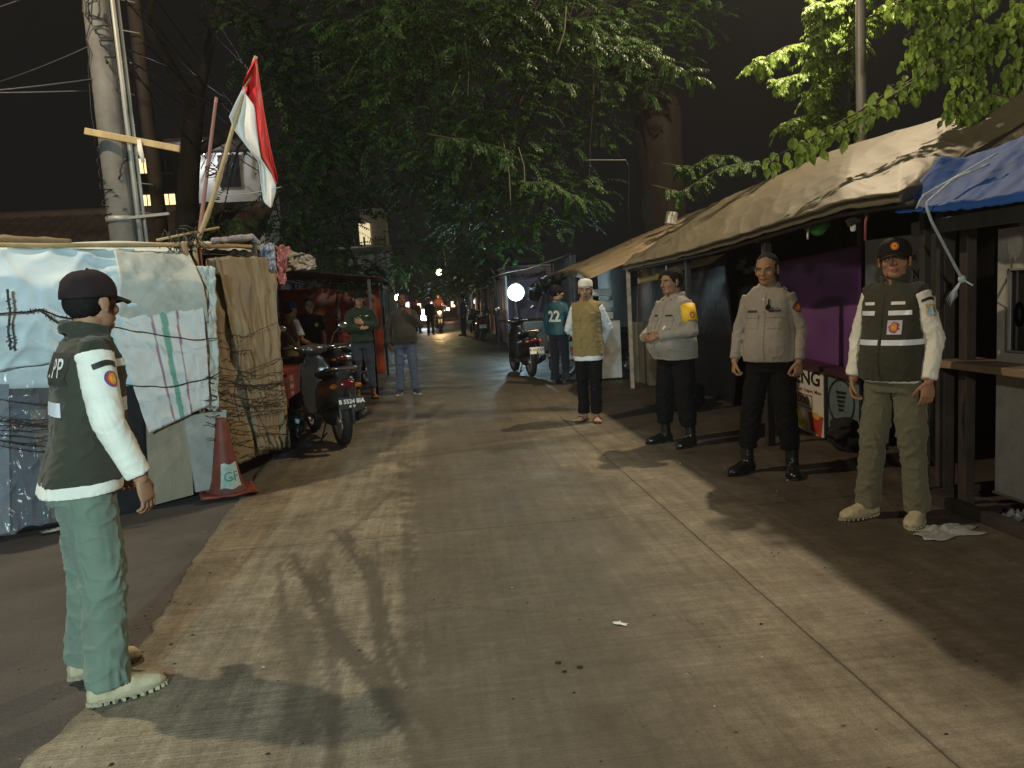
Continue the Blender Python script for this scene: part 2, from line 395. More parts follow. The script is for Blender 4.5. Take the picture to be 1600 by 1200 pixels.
    ck = front & (np.abs(ax_-.042) < .02) & (np.abs(q[:, 2]-.082) < .018); col[ck, :3] *= V(1.08, .97, .93)
    if P.get('goatee'):
        g = front & (((ax_ < .022) & (np.abs(q[:, 2]-.030) < .012)) | ((np.abs(q[:, 2]-.0615) < .003) & (ax_ < .022))); col[g, :3] = sk*.35
    body = MB(); body.add(vs, fs); cols = [col]
    for sd in (1, -1):
        A = arms[sd]; b = MB(); limb(b, A['el'], A['el']*.5+A['wr']*.5, A['wr']-A['d']*.0, (.040, .038, .034, .029, .026), 16)
        hand(b, A['wr'], A['d'], A['n'], A['t'], A['curl'], thumb_in=A['th'], spread=A['sp'])
        v2, f2, n2 = remesh(b, P.get('hand_vox', .0034), 1, .4); c2 = np.ones((len(v2), 4)); c2[:, :3] = sk*.95
        cols.append(c2); body.add(v2, f2)
    b = MB(); torso(b, P, .90, 1.40, -.022)
    for sd in (1, -1):
        A = arms[sd]; l = legs[sd]
        limb(b, sh[sd]-V(sd*.012, 0, .012), A['el'], A['wr']*.9+A['el']*.1, (.036, .036, .033, .032, .030, .026)); limb(b, l['hip'], l['kn'], l['an'], (.066, .062, .050, .042, .040, .034))
        f = V(math.sin(-l['a']), math.cos(l['a']), 0)
        if P.get('shoe') != 'sandal': b.tube([l['an']-f*.03-V(0, 0, .04), l['an']+f*.05-V(0, 0, .045), l['an']+f*.13-V(0, 0, .055)], (.034, .034, .024), rnd=True)
    v2, f2, n2 = remesh(b, .016, 1); c2 = np.ones((len(v2), 4)); c2[:, :3] = sk*.95; cols.append(c2); body.add(v2, f2)
    if P.get('shoe') == 'sandal':
        for sd in (1, -1):
            l = legs[sd]; f = V(-math.sin(l['a']), math.cos(l['a']), 0); r = V(f[1], -f[0], 0); z = V(0, 0, 1); c = V(l['an'][0], l['an'][1], 0); b = MB()
            b.tube([c-f*.045+z*.038, c+f*.0+z*.060, c+f*.06+z*.046, c+f*.12+z*.032], (.030, .036, .034, .027), 14, rnd=True, ell=(1, .8))
            b.tube([c+f*.03+z*.032-r*.012, c+f*.125+z*.030-r*.012], (.03, .024), 14, rnd=True, ell=(1, .8)); b.tube([c+f*.03+z*.032+r*.015, c+f*.115+z*.030+r*.014], (.03, .022), 14, rnd=True)
            for k in range(5):
                o = (-.032+.017*k)*sd; ln = (.19, .178, .172, .162, .150)[k]; rr = (.0125, .0085, .008, .0075, .007)[k]
                b.tube([c+f*.11-r*o*1.0+z*.028, c+f*(ln-.015)-r*o*1.1+z*.030, c+f*ln-r*o*1.12+z*.025], (rr, rr, rr*.9), 8, rnd=True)
            b.tube([c+z*.05-f*.015, c+z*.14], (.036, .034), 12)
            v2, f2, n2 = remesh(b, .0045, 1, .4); c2 = np.ones((len(v2), 4)); c2[:, :3] = sk*1.1; cols.append(c2); body.add(v2, f2)
    bo = body.build('body', skin, root, world=False, attr={'Col': np.concatenate(cols)})
    # ---- hair
    hc = P.get('hair', (.012, .010, .009))
    if hc is not None:
        b = MB(); hl = P.get('hair_vol', 1.)
        b.ell((0, -.020, .147), (.0795*hl, .0965*hl, .0845*hl), n=14); b.ell((0, -.040, .102), (.0705, .070, .062), n=12)
        for sd in (1, -1): b.ell((sd*.066, .008, .128), (.012, .022, .030), n=8)
        b.v = [hp_(b.verts())]; v2, f2, n2 = remesh(b, .006, 2)
        for i in range(len(v2)):
            p = (v2[i]-piv_b) @ Rm; v2[i] += n2[i]*(.0022*hl*nz((p[0]*120, p[1]*35, p[2]*60))+.002*nz(p, 25))
        mb = MB().add(v2, f2); mb.build('hair', M('hair_%d%d' % (int(hc[0]*1000), int(hc[2]*1000)), hc, .85, .3, 40, .5, 120, stretch=(3, 1, 1), spec=.15), root, world=False)
    # ---- cap
    if P.get('cap'):
        cc = P['cap']; m = M('cap_%d' % int(cc[0]*1000), cc, .85, .15, 8, .3, 300, spec=.2)
        b = MB()
        rings = []; an = np.linspace(0, 2*math.pi, 40, endpoint=False)
        for a in (-14, -6, 4, 14, 26, 38, 50, 62, 73, 82, 88):
            ca, sa = math.cos(R_(a)), math.sin(R_(a)); px = (ca**.82)
            if a < 0: px = 1.0
            zz = .147+.088*sa*(1+.03*np.sin(an)); zz = zz-.010*np.clip(-np.sin(an), 0, 1)*(a < 20)
            rings.append(np.stack([.0885*px*np.cos(an), -.012+(.108*px)*np.sin(an), zz], 1))
        b.loft(rings); b.v = [b.verts()]
        v2 = b.verts().copy()
        for i in range(len(v2)): v2[i] += nrm(v2[i]-V(0, -.01, .13))*(.0022*nz(v2[i], 30, seed)-.0025*(abs(math.sin(3*math.atan2(v2[i][1]+.012, v2[i][0]))) < .08))
        b.v = [hp_(v2)]; co = b.build('cap', m, root, world=False)
        b = MB()
        def brim(u, v):
            x = (u-.5)*2; w_ = .077*(1-.18*v*v); y0 = .083-.030*x*x; y1 = y0+.078*v*math.sqrt(max(0, 1-.52*x**4))
            return V(x*w_, y1, .146-.020*v-.022*x*x*(1-.2*v))
        nu, nv = 20, 10; top = [brim(i/nu, j/nv) for j in range(nv+1) for i in range(nu+1)]; n = len(top)
        fs = [(j*(nu+1)+i, j*(nu+1)+i+1, (j+1)*(nu+1)+i+1, (j+1)*(nu+1)+i) for j in range(nv) for i in range(nu)]
        bot = [p-V(0, 0, .0045) for p in top]; bd = [i for i in range(nu+1)]+[j*(nu+1)+nu for j in range(1, nv+1)]+[nv*(nu+1)+i for i in range(nu-1, -1, -1)]+[j*(nu+1) for j in range(nv-1, 0, -1)]
        fa = fs+[tuple(n+k for k in reversed(f)) for f in fs]+[(bd[i], n+bd[i], n+bd[(i+1) % len(bd)], bd[(i+1) % len(bd)]) for i in range(len(bd))]
        b.add(hp_(np.array(top+bot)), fa); b.build('brim', m, co, world=False)
        b = MB(); b.ell(hp_((0, -.012, .2345))[0], .007, n=6); b.build('cap_button', m, co, world=False)
        if P.get('cap_badge'):
            cb = MB(); pts = []
            for rr, z_, mi in ((.021, 0, 0), (.014, .001, 1), (.007, .002, 2)):
                an = np.linspace(0, 2*math.pi, 20, endpoint=False)
                q = []
                for a in an:
                    x = rr*math.cos(a); zz = .180+rr*1.05*math.sin(a); yy = -.012+.108*math.sqrt(max(0, 1-(x/.0885)**2))*(max(.0, 1-((zz-.147)/.088)**2))**.41+.0015+z_
                    q.append((x, yy, zz))
                cb.add(hp_(np.array(q)), [tuple(range(20))], mi, False)
            cb.build('cap_badge', [M('badge_orange', (.65, .16, .03), .5, .1, bump=0), M('badge_yellow', (.75, .38, .05), .5, .1, bump=0), M('badge_red', (.5, .05, .02), .5, .1, bump=0)], co, world=False)
    if P.get('kufi'):
        b = MB(); rings = []; an = np.linspace(0, 2*math.pi, 48, endpoint=False)
        for k, (r, z) in enumerate(((.98, .140), (1.0, .150), (1., .175), (.985, .200), (.93, .215), (.75, .2265), (.45, .231), (.05, .232))):
            rr = r*(1+.010*np.cos(an*12)*(k < 5)); rings.append(np.stack([.083*rr*np.cos(an), -.010+.101*rr*np.sin(an), np.full(48, z)+.012*np.sin(an)], 1))
        b.loft(rings); b.v = [hp_(b.verts())]; b.build('prayer_cap', fabric('kufi_cloth', (.72, .68, .60), .9), root, world=False)
    if P.get('glasses'):
        b = MB()
        for sd in (1, -1):
            an = np.linspace(0, 2*math.pi, 20); b.tube(hp_(np.stack([sd*.032+.021*np.cos(an), .1005-.10*np.abs(.021*np.cos(an))+0*an-.004, .109+.017*np.sin(an)], 1)), .0015, 6)
            b.tube(hp_(np.array([(sd*.052, .093, .113), (sd*.075, .06, .113), (sd*.080, .0, .112)])), .0013, 6)
        b.tube(hp_(np.array([(-.011, .101, .113), (0, .104, .116), (.011, .101, .113)])), .0014, 6)
        b.build('glasses', M('glass_frame', (.04, .03, .025), .35, bump=0), root, world=False)
    # ---- garments
    T = P.get('top', {}); tm = T['mat']; z0 = T.get('z0', .82); jo = [((0, 0, 1.0), .13)]
    b = MB(); torso(b, P, z0, 1.455, .010+T.get('inf', 0), hem=T.get('hem', .006))
    short = T.get('short', False)
    for sd in (1, -1):
        A = arms[sd]; k = T.get('slim', 1.06)*(1+(w-1)*.6)
        r = [x*k for x in (.060, .055, .050, .048, .045, .040)]
        if short:
            m_ = sh[sd]+(A['el']-sh[sd])*.78; b.tube([sh[sd]-V(sd*.03, 0, -.0), sh[sd]+V(sd*.005, 0, 0), sh[sd]*.6+m_*.4, m_], (.062, .066, .066, .070), 18)
        else:
            e = A['wr']-A['d']*.012-(A['wr']-A['el'])*.03; limb(b, sh[sd]-V(sd*.02, 0, 0), A['el'], e, r, 18, rnd=False)
            jo += [(A['el'], .11), (A['wr'], .07), (sh[sd]-V(0, 0, .08), .08)]
    if T.get('collar', True):
        for a0 in [0]:
            an = np.linspace(R_(115), R_(425), 22); rr = nk*1.28
            pts = np.stack([rr*np.cos(an)*1.05, -.022+rr*np.sin(an)*1.1, 1.462+.014*-np.sin(an)], 1); pts = np.array([L2(p) for p in pts])
            b.tube(pts, .0125, 8, rnd=True, ell=(.7, 1.7))
    v2, f2, n2 = remesh(b, vox, 3); v2 = fold(v2, n2, T.get('amp', .006), seed=seed, joints=jo)
    to = MB().add(v2, f2).build(T.get('name', 'shirt'), tm, root, world=False); out['top'] = (to, v2, f2)
    if P.get('vest'):
        T2 = P['vest']; b = MB(); torso(b, P, T2.get('z0', .86), 1.462, .017+T2.get('inf', 0), hem=.008)
        for sd in (1, -1): b.tube([sh[sd]+V(-sd*.10, 0, .026), sh[sd]+V(-sd*.01, 0, .010), sh[sd]+V(sd*.008, 0, .002)], (.050, .060, .058), 14, ell=(1, 1), rnd=False)
        an = np.linspace(R_(112), R_(428), 24); rr = nk*1.42
        for zc in (1.462, 1.482, 1.500):
            pts = np.stack([rr*np.cos(an), -.020+rr*np.sin(an)*1.12, zc+.016*-np.sin(an)], 1); pts = np.array([L2(p) for p in pts]); b.tube(pts, .011, 8, rnd=True)
        v2, f2, n2 = remesh(b, vox, 3); v2 = fold(v2, n2, T2.get('amp', .007), seed=seed+3, joints=[((0, 0, .98), .12), ((.15, 0, 1.1), .08)])
        vo = MB().add(v2, f2).build('vest', T2['mat'], root, world=False); out['vest'] = (vo, v2, f2)
    T3 = P['legs']; k = T3.get('k', 1.)*(1+(w-1)*.5); b = MB(); torso(b, P, .80, T3.get('zt', .96), .004)
    jo = [((0, 0, .80), .10)]
    for sd in (1, -1):
        l = legs[sd]; zc = T3.get('cuff', .075); an2 = l['kn']+(l['an']-l['kn'])*((l['kn'][2]-zc)/(l['kn'][2]-.085))
        limb(b, l['hip']-V(0, 0, .03), l['kn'], an2, [x*k for x in T3.get('r', (.098, .090, .076, .070, .072, .076))], 20, rnd=False); jo += [(l['kn'], .13), (an2+V(0, 0, .05), .11)]
    v2, f2, n2 = remesh(b, vox, 3); v2 = fold(v2, n2, T3.get('amp', .009), seed=seed+7, joints=jo)
    lo = MB().add(v2, f2).build('trousers', T3['mat'], root, world=False); out['legs'] = (lo, v2, f2)
    # ---- shoes
    for sd in (1, -1):
        l = legs[sd]; st = P.get('shoe', 'boot'); f = V(-math.sin(l['a']), math.cos(l['a']), 0); r = V(f[1], -f[0], 0); z = V(0, 0, 1); c = V(l['an'][0], l['an'][1], 0)
        if st == 'sandal':
            b = MB(); poly = [(-.030, -.065), (-.037, .02), (-.046, .10), (-.042, .17), (-.02, .202), (.02, .202), (.042, .17), (.046, .10), (.037, .02), (.030, -.065), (0, -.082)]
            b.prism(poly, 0, .016, (c, r, f, z)); b.tube([c+r*.046+f*.07+z*.02, c+r*.025+f*.09+z*.062, c-r*.025+f*.09+z*.062, c-r*.046+f*.07+z*.02], .006, 8, ell=(1, 2)); b.build('sandal', M('sandal_rubber', (.05, .03, .02), .7), root, world=False); continue
        m = P['shoe_mat']; b = MB(); rings = []; zs = .026
        prof = [(-.082, .020, .030), (-.076, .032, .062), (-.05, .038, .085), (-.01, .041, .090), (.04, .042, .080), (.08, .046, .064), (.12, .050, .052), (.155, .048, .046), (.185, .038, .038), (.203, .018, .022)]
        an = np.linspace(0, math.pi, 13)
        for y, hw, hh in prof:
            q = [(hw*math.copysign(abs(math.cos(a))**.7, math.cos(a)), hh*math.sin(a)**.75) for a in an]; rings.append(np.array([c+f*y+r*(x+sd*-.004*(y > .1))+z*(zs-.006+h_) for x, h_ in q]))
        b.loft(rings)
        shaft = P.get('shaft', .15); b.tube([c+z*.06-f*.012, c+z*(shaft*.6+.03)-f*.008, c+z*shaft-f*.005], (.050, .050, .053), 18)
        v2, f2, n2 = remesh(b, .006, 3); v2 = fold(v2, n2, .0035, seed=seed+9+sd, joints=[(c+f*.08+z*.07, .05), (c+z*.12, .05)])
        so = MB().add(v2, f2).build('boot' if st == 'boot' else 'shoe', m, root, world=False)
        b = MB(); an = np.linspace(0, 2*math.pi, 36, endpoint=False)
        def outl(k):
            q = []
            for a in an:
                y = .062+math.cos(a)*.147*k; x = math.sin(a)*np.interp(y, (-.085, -.05, .0, .05, .11, .16, .209), (.036, .044, .045, .045, .054, .052, .040))*k; q.append(c+f*y+r*x)
            return np.array(q)
        b.loft([outl(.94)+z*.010, outl(.99)+z*.012, outl(1.)+z*.030, outl(.97)+z*.034])
        nl = 26
        for i in range(nl):
            a = 2*math.pi*i/nl; y = .062+math.cos(a)*.142; x = math.sin(a)*np.interp(y, (-.085, -.05, .0, .05, .11, .16, .209), (.034, .042, .043, .043, .052, .050, .038))
            p = c+f*y+r*x; u = nrm(p-(c+f*.06)); b.box(p+z*.0075, (.017, .012, .0149), rot=np.array([u, np.cross(z, u), z]).T)
        for y in np.arange(-.05, .18, .03): b.box(c+f*y+z*.0065, (.06, .014, .013), rot=np.array([r, f, z]).T)
        b.build('sole', P.get('sole_mat', m), so, world=False)
    out['hp'] = hp_; out['arms'] = arms; out['sh'] = sh; out['L2'] = L2
    return out

def bvh_of(t): return BVHTree.FromPolygons([Vector(v) for v in t[1]], t[2])
def decal(bv, verts2, faces, org, dr, up=(0, 0, 1), off=.003, thick=0):
    """lay flat (u,v) shapes on a surface: ray from org + u*right + v*up along -dr"""
    dr = nrm(dr); up = V(*up); up = nrm(up-dr*(up@dr)); rt = np.cross(up, dr); org = V(*org); out = []
    last = None
    for q in verts2:
        s0 = org+rt*q[0]+up*q[1]+dr*.35; h = bv.ray_cast(Vector(s0), Vector(-dr), .8)
        if h[0] is None: p = last if last is not None else org+rt*q[0]+up*q[1]
        else:
            d = .35-h[3]; last_d = d; p = org+rt*q[0]+up*q[1]+dr*(d+off)
            last = None
        out.append(p)
    return np.array(out)
def rect_grid(w, h, nu=8, nv=6, cx=0, cy=0, curve=None):
    vs = [((i/nu-.5)*w+cx, (j/nv-.5)*h+cy+(curve(i/nu) if curve else 0)) for j in range(nv+1) for i in range(nu+1)]
    fs = [(j*(nu+1)+i, j*(nu+1)+i+1, (j+1)*(nu+1)+i+1, (j+1)*(nu+1)+i) for j in range(nv) for i in range(nu)]
    return vs, fs
def disc_grid(rx, ry, cx=0, cy=0, n=20):
    vs = [(cx, cy)]; fs = []
    for k in (.5, 1.):
        for i in range(n): a = 2*math.pi*i/n; vs.append((cx+rx*k*math.cos(a), cy+ry*k*math.sin(a)))
    for i in range(n):
        j = (i+1) % n; fs.append((0, 1+i, 1+j)); fs.append((1+i, 1+n+i, 1+n+j, 1+j))
    return vs, fs
def put(pn, which, name, layers, org, dr, mats, up=(0, 0, 1), label=None):
    """layers: list of (verts2, faces, material index, offset)"""
    bv = pn.setdefault('bv_'+which, bvh_of(pn[which])) if ('bv_'+which) in pn else bvh_of(pn[which]); pn['bv_'+which] = bv
    mb = MB()
    for vs, fs, mi, off in layers: mb.add(decal(bv, [(v[0], v[1]) for v in vs], fs, org, dr, up, off), fs, mi, False)
    return mb.build(name, mats, pn[which][0], world=False, label=label)
def band(pn, which, z0, z1, segs, mat, name='reflective_strip', off=.003):
    bv = pn.get('bv_'+which) or bvh_of(pn[which]); pn['bv_'+which] = bv
    for a0, a1 in segs:
        mb = MB(); n = max(4, int(abs(a1-a0)/4)); vs = []
        for j in range(3):
            for i in range(n+1):
                a = R_(a0+(a1-a0)*i/n); z = z0+(z1-z0)*j/2; d = V(math.cos(a), math.sin(a), 0); o = V(0, 0, z)
                h = bv.ray_cast(Vector(o+d*.6), Vector(-d), .6); rr = (.6-h[3]) if h[0] is not None else .18
                vs.append(o+d*(rr+off))
        vs = np.array(vs)
        fs = [(j*(n+1)+i, j*(n+1)+i+1, (j+1)*(n+1)+i+1, (j+1)*(n+1)+i) for j in range(2) for i in range(n)]
        mb.add(vs, fs); mb.build(name, mat, pn[which][0], world=False)
# ---------------------------------------------------------------- ground, road
LE = lambda y: float(np.interp(y, (-8, 2.6, 3.6, 4.8, 7.3, 8.4, 14, 90), (-1.45, -1.50, -1.44, -1.57, -1.74, -1.78, -2.2, -2.4)))
def road_material():
    m = bpy.data.materials.new('worn_concrete'); m.use_nodes = True; nt = m.node_tree; N = nt.nodes; L = nt.links; b = N['Principled BSDF']
    tc = N.new('ShaderNodeTexCoord'); at = N.new('ShaderNodeAttribute'); at.attribute_name = 'Wear'
    def noise(sc, det=6, ro=.6, st=(1, 1, 1)):
        mp = N.new('ShaderNodeMapping'); mp.inputs['Scale'].default_value = st; L.new(tc.outputs['Object'], mp.inputs[0])
        n = N.new('ShaderNodeTexNoise'); n.inputs['Scale'].default_value = sc; n.inputs['Detail'].default_value = det; n.inputs['Roughness'].default_value = ro; L.new(mp.outputs[0], n.inputs['Vector']); return n.outputs[0]
    def mathn(op, a, b_=None, c=None):
        n = N.new('ShaderNodeMath'); n.operation = op
        for i, x in enumerate((a, b_, c)):
            if x is None: continue
            if isinstance(x, (int, float)): n.inputs[i].default_value = x
            else: L.new(x, n.inputs[i])
        return n.outputs[0]
    def ramp(x, p0, p1, c0, c1):
        r = N.new('ShaderNodeValToRGB'); r.color_ramp.elements[0].position = p0; r.color_ramp.elements[1].position = p1
        r.color_ramp.elements[0].color = (*c0, 1); r.color_ramp.elements[1].color = (*c1, 1); L.new(x, r.inputs[0]); return r.outputs[0]
    def mix(f, a, b_, mode='MIX'):
        n = N.new('ShaderNodeMix'); n.data_type = 'RGBA'; n.blend_type = mode
        if isinstance(f, (int, float)): n.inputs[0].default_value = f
        else: L.new(f, n.inputs[0])
        for i, x in ((6, a), (7, b_)):
            if isinstance(x, tuple): n.inputs[i].default_value = (*x, 1)
            else: L.new(x, n.inputs[i])
        return n.outputs[2]
    col = ramp(noise(1.3, 8, .7), .3, .72, (.165, .149, .116), (.43, .398, .325))
    col = mix(.55, col, ramp(noise(22, 6, .75), .25, .8, (.30, .30, .30), (1.5, 1.5, 1.5)), 'MULTIPLY')
    col = mix(.75, col, ramp(noise(120, 4, .8), .3, .72, (.35, .33, .30), (1.5, 1.5, 1.5)), 'MULTIPLY')
    col = mix(.6, col, ramp(noise(3.2, 9, .82), .40, .62, (.60, .56, .48), (1.1, 1.1, 1.1)), 'MULTIPLY')
    col = mix(.40, col, ramp(noise(9, 5, .7, (.14, 1.6, 1)), .3, .7, (.72, .70, .66), (1.15, 1.15, 1.15)), 'MULTIPLY')
    col = mix(.8, col, ramp(noise(6, 6, .75, (2.4, .10, 1)), .35, .68, (.60, .57, .52), (1.15, 1.15, 1.15)), 'MULTIPLY')
    col = mix(.7, col, ramp(noise(16, 4, .7, (.06, 2.2, 1)), .35, .65, (.70, .68, .64), (1.14, 1.14, 1.14)), 'MULTIPLY')
    sp = N.new('ShaderNodeSeparateColor'); L.new(at.outputs[0], sp.inputs[0])
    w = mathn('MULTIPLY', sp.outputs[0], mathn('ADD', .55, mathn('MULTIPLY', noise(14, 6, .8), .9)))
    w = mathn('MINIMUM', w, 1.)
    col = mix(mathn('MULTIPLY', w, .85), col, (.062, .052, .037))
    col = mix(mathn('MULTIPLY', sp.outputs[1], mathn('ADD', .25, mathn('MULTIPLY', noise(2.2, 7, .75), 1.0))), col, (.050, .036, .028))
    # dark specks and pits
    sk = ramp(noise(38, 3, .55), .665, .70, (0, 0, 0), (1, 1, 1)); sk2 = ramp(noise(11, 4, .6), .52, .66, (0, 0, 0), (1, 1, 1))
    col = mix(mathn('MULTIPLY', mathn('MULTIPLY', sk, sk2), .85), col, (.03, .026, .02))
    vo = N.new('ShaderNodeTexVoronoi'); vo.feature = 'DISTANCE_TO_EDGE'; vo.inputs['Scale'].default_value = .75; mpv = N.new('ShaderNodeVectorMath'); mpv.operation = 'ADD'; nv_ = N.new('ShaderNodeTexNoise'); nv_.inputs['Scale'].default_value = 1.6; nv_.inputs['Detail'].default_value = 8; nv_.inputs['Roughness'].default_value = .7
    L.new(tc.outputs['Object'], nv_.inputs['Vector']); scv = N.new('ShaderNodeVectorMath'); scv.operation = 'SCALE'; scv.inputs[3].default_value = .7; L.new(nv_.outputs[1], scv.inputs[0]); L.new(tc.outputs['Object'], mpv.inputs[0]); L.new(scv.outputs[0], mpv.inputs[1]); L.new(mpv.outputs[0], vo.inputs['Vector'])
    ck = mathn('MULTIPLY', ramp(vo.outputs[0], .002, .007, (1, 1, 1), (0, 0, 0)), ramp(noise(.45, 2, .5), .50, .60, (0, 0, 0), (1, 1, 1)))
    col = mix(mathn('MULTIPLY', ck, .7), col, (.03, .025, .02))
    # slab joints
    xyz = N.new('ShaderNodeSeparateXYZ'); L.new(tc.outputs['Object'], xyz.inputs[0])
    wob = mathn('MULTIPLY', mathn('SUBTRACT', noise(3.5, 4, .7), .5), .05)
    jx = mathn('ABSOLUTE', mathn('ADD', mathn('SUBTRACT', xyz.outputs[0], 1.505), mathn('MULTIPLY', wob, .35)))
    jy = mathn('ABSOLUTE', mathn('ADD', mathn('SUBTRACT', mathn('MODULO', mathn('ADD', xyz.outputs[1], 22.57), 5.0), 2.5), wob))
    j = mathn('MINIMUM', jx, jy); jm = mathn('SUBTRACT', 1., mathn('MINIMUM', mathn('DIVIDE', mathn('MAXIMUM', mathn('SUBTRACT', j, .0015), 0.), .005), 1.))
    col = mix(mathn('MULTIPLY', jm, .8), col, (.022, .018, .014))
    L.new(col, b.inputs['Base Color'])
    ro = N.new('ShaderNodeMapRange'); L.new(noise(1.7, 5, .6), ro.inputs[0]); ro.inputs[1].default_value = .35; ro.inputs[2].default_value = .7; ro.inputs[3].default_value = .46; ro.inputs[4].default_value = .8
    L.new(ro.outputs[0], b.inputs['Roughness']); b.inputs['Specular IOR Level'].default_value = .45
    wv = N.new('ShaderNodeTexWave'); wv.bands_direction = 'Y'; wv.inputs['Scale'].default_value = 16; wv.inputs['Distortion'].default_value = 2.5; wv.inputs['Detail'].default_value = 3; wv.inputs['Detail Scale'].default_value = .6
    L.new(tc.outputs['Object'], wv.inputs['Vector'])
    hgt = mathn('ADD', mathn('MULTIPLY', wv.outputs[1], mathn('MULTIPLY', noise(.9, 3), .30)), mathn('MULTIPLY', noise(70, 5, .8), .75)); hgt = mathn('SUBTRACT', hgt, mathn('MULTIPLY', jm, 1.2)); hgt = mathn('SUBTRACT', hgt, mathn('MULTIPLY', mathn('MULTIPLY', sk, sk2), .8))
    bp = N.new('ShaderNodeBump'); bp.inputs['Strength'].default_value = .55; bp.inputs['Distance'].default_value = .007; L.new(hgt, bp.inputs['Height']); L.new(bp.outputs[0], b.inputs['Normal'])
    return m
dark_strokes = [([(529, 827), (560, 872), (585, 915), (599, 967), (617, 1041), (640, 1110)], .075, .95), ([(463, 864), (487, 920), (519, 985), (561, 1027), (617, 1083), (660, 1150)], .075, 1.), ([(589, 850), (590, 920), (606, 975)], .035, .7),
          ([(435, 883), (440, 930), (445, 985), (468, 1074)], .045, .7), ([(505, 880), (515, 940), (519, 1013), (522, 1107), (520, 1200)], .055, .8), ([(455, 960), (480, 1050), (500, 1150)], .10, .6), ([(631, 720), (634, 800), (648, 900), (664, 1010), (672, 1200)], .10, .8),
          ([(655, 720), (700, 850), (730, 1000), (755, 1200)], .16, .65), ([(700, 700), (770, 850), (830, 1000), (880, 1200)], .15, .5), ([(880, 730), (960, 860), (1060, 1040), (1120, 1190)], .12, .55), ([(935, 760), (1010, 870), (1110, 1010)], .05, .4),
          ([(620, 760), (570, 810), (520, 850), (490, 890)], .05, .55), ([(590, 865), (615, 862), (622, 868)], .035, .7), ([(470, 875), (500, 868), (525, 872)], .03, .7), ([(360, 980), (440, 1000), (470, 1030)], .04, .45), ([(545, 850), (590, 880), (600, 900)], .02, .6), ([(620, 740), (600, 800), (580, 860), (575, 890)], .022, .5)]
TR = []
for pts, w_, a_ in dark_strokes:  # dark curved strokes laid over the near concrete
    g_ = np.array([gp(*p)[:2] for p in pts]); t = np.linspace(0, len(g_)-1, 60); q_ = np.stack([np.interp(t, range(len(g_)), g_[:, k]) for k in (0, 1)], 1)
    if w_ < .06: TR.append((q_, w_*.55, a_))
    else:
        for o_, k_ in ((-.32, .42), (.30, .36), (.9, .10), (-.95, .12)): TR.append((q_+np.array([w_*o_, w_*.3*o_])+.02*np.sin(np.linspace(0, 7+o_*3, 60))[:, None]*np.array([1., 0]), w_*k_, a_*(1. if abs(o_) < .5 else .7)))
ys = [-9.]; 
while ys[-1] < 95: y = ys[-1]; ys.append(y+(.6 if y < .6 else .022*max(1, (max(y, 2.4)/2.4)**1.45)))
ys = np.array(ys); nx = 230; rows = []
for y in ys: rows.append(np.stack([np.linspace(LE(y), 3.55, nx+1), np.full(nx+1, y), np.zeros(nx+1)], 1))
rv = np.concatenate(rows); wear_shade = np.zeros(len(rv)); side_tone = np.zeros(len(rv))
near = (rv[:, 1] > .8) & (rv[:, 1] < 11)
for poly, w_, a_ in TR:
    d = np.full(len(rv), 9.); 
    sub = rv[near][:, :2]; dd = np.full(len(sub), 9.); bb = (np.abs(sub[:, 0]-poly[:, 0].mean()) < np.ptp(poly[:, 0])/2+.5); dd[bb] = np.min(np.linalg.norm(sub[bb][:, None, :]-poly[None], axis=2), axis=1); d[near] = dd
    wear_shade = np.maximum(wear_shade, a_*(1-smoothstep(w_*.75, w_*1.15, d)))
cx_ = rv[:, 0]; cxw = cx_+.05*np.sin(rv[:, 1]*1.3)+.02*np.sin(rv[:, 1]*5.1); cen = smoothstep(-.26, -.12, cxw)*(1-smoothstep(.5, 1.5, cxw))*.80; wear_shade = np.maximum(wear_shade, cen)
wear_shade = np.maximum(wear_shade, smoothstep(7, 13, rv[:, 1])*.95)  # far road darkened in its colour: painted tree shade and lamp falloff
side_tone = smoothstep(1.5, 2.4, cx_)*1.0; side_tone = np.maximum(side_tone, (1-smoothstep(.0, .55, cx_-np.array([LE(y) for y in rv[:, 1]])))*smoothstep(4.2, 7, rv[:, 1])*.7)  # darker tone towards the right side and along the left edge
rv[:, 0] += np.where(np.arange(len(rv)) % (nx+1) == 0, np.array([.05*nz((0, y, 0), 2.5)+.03*nz((3, y, 0), 9) for y in rv[:, 1]]), 0)
c0 = np.arange(len(rv)) % (nx+1) == 0; c1 = np.roll(c0, 1); rv[c1, 0] = rv[c0, 0]+.006; rv[c0, 2] = -.03
fs = [(j*(nx+1)+i, j*(nx+1)+i+1, (j+1)*(nx+1)+i+1, (j+1)*(nx+1)+i) for j in range(len(ys)-1) for i in range(nx)]
mb = MB().add(rv, fs); at_ = np.stack([wear_shade, side_tone, side_tone*0, side_tone*0+1], 1)
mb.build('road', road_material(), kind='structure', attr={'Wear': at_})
m_asph = M('old_asphalt', (.055, .049, .046), .78, .35, 1.6, .5, 60, dirt=.5, dcol=(.10, .085, .07))
mb = MB(); mb.grid(lambda u, v: (-1.2-16*u, -9+40*v, -.014), 4, 4); mb.build('side_lane', m_asph, kind='structure')
m_soil = M('dark_soil', (.035, .028, .022), .9, .3, 2, .6, 30)
mb = MB(); mb.grid(lambda u, v: (-150+300*u, -60+300*v, -.02), 3, 3); mb.build('ground', m_soil, kind='structure')
mb = MB(); mb.grid(lambda u, v: (3.45+5*u, -9+104*v, -.008), 2, 20); mb.build('pavement', M('dirty_pavement', (.055, .042, .034), .8, .4, 2.5, .5, 40, dirt=.5), kind='structure')

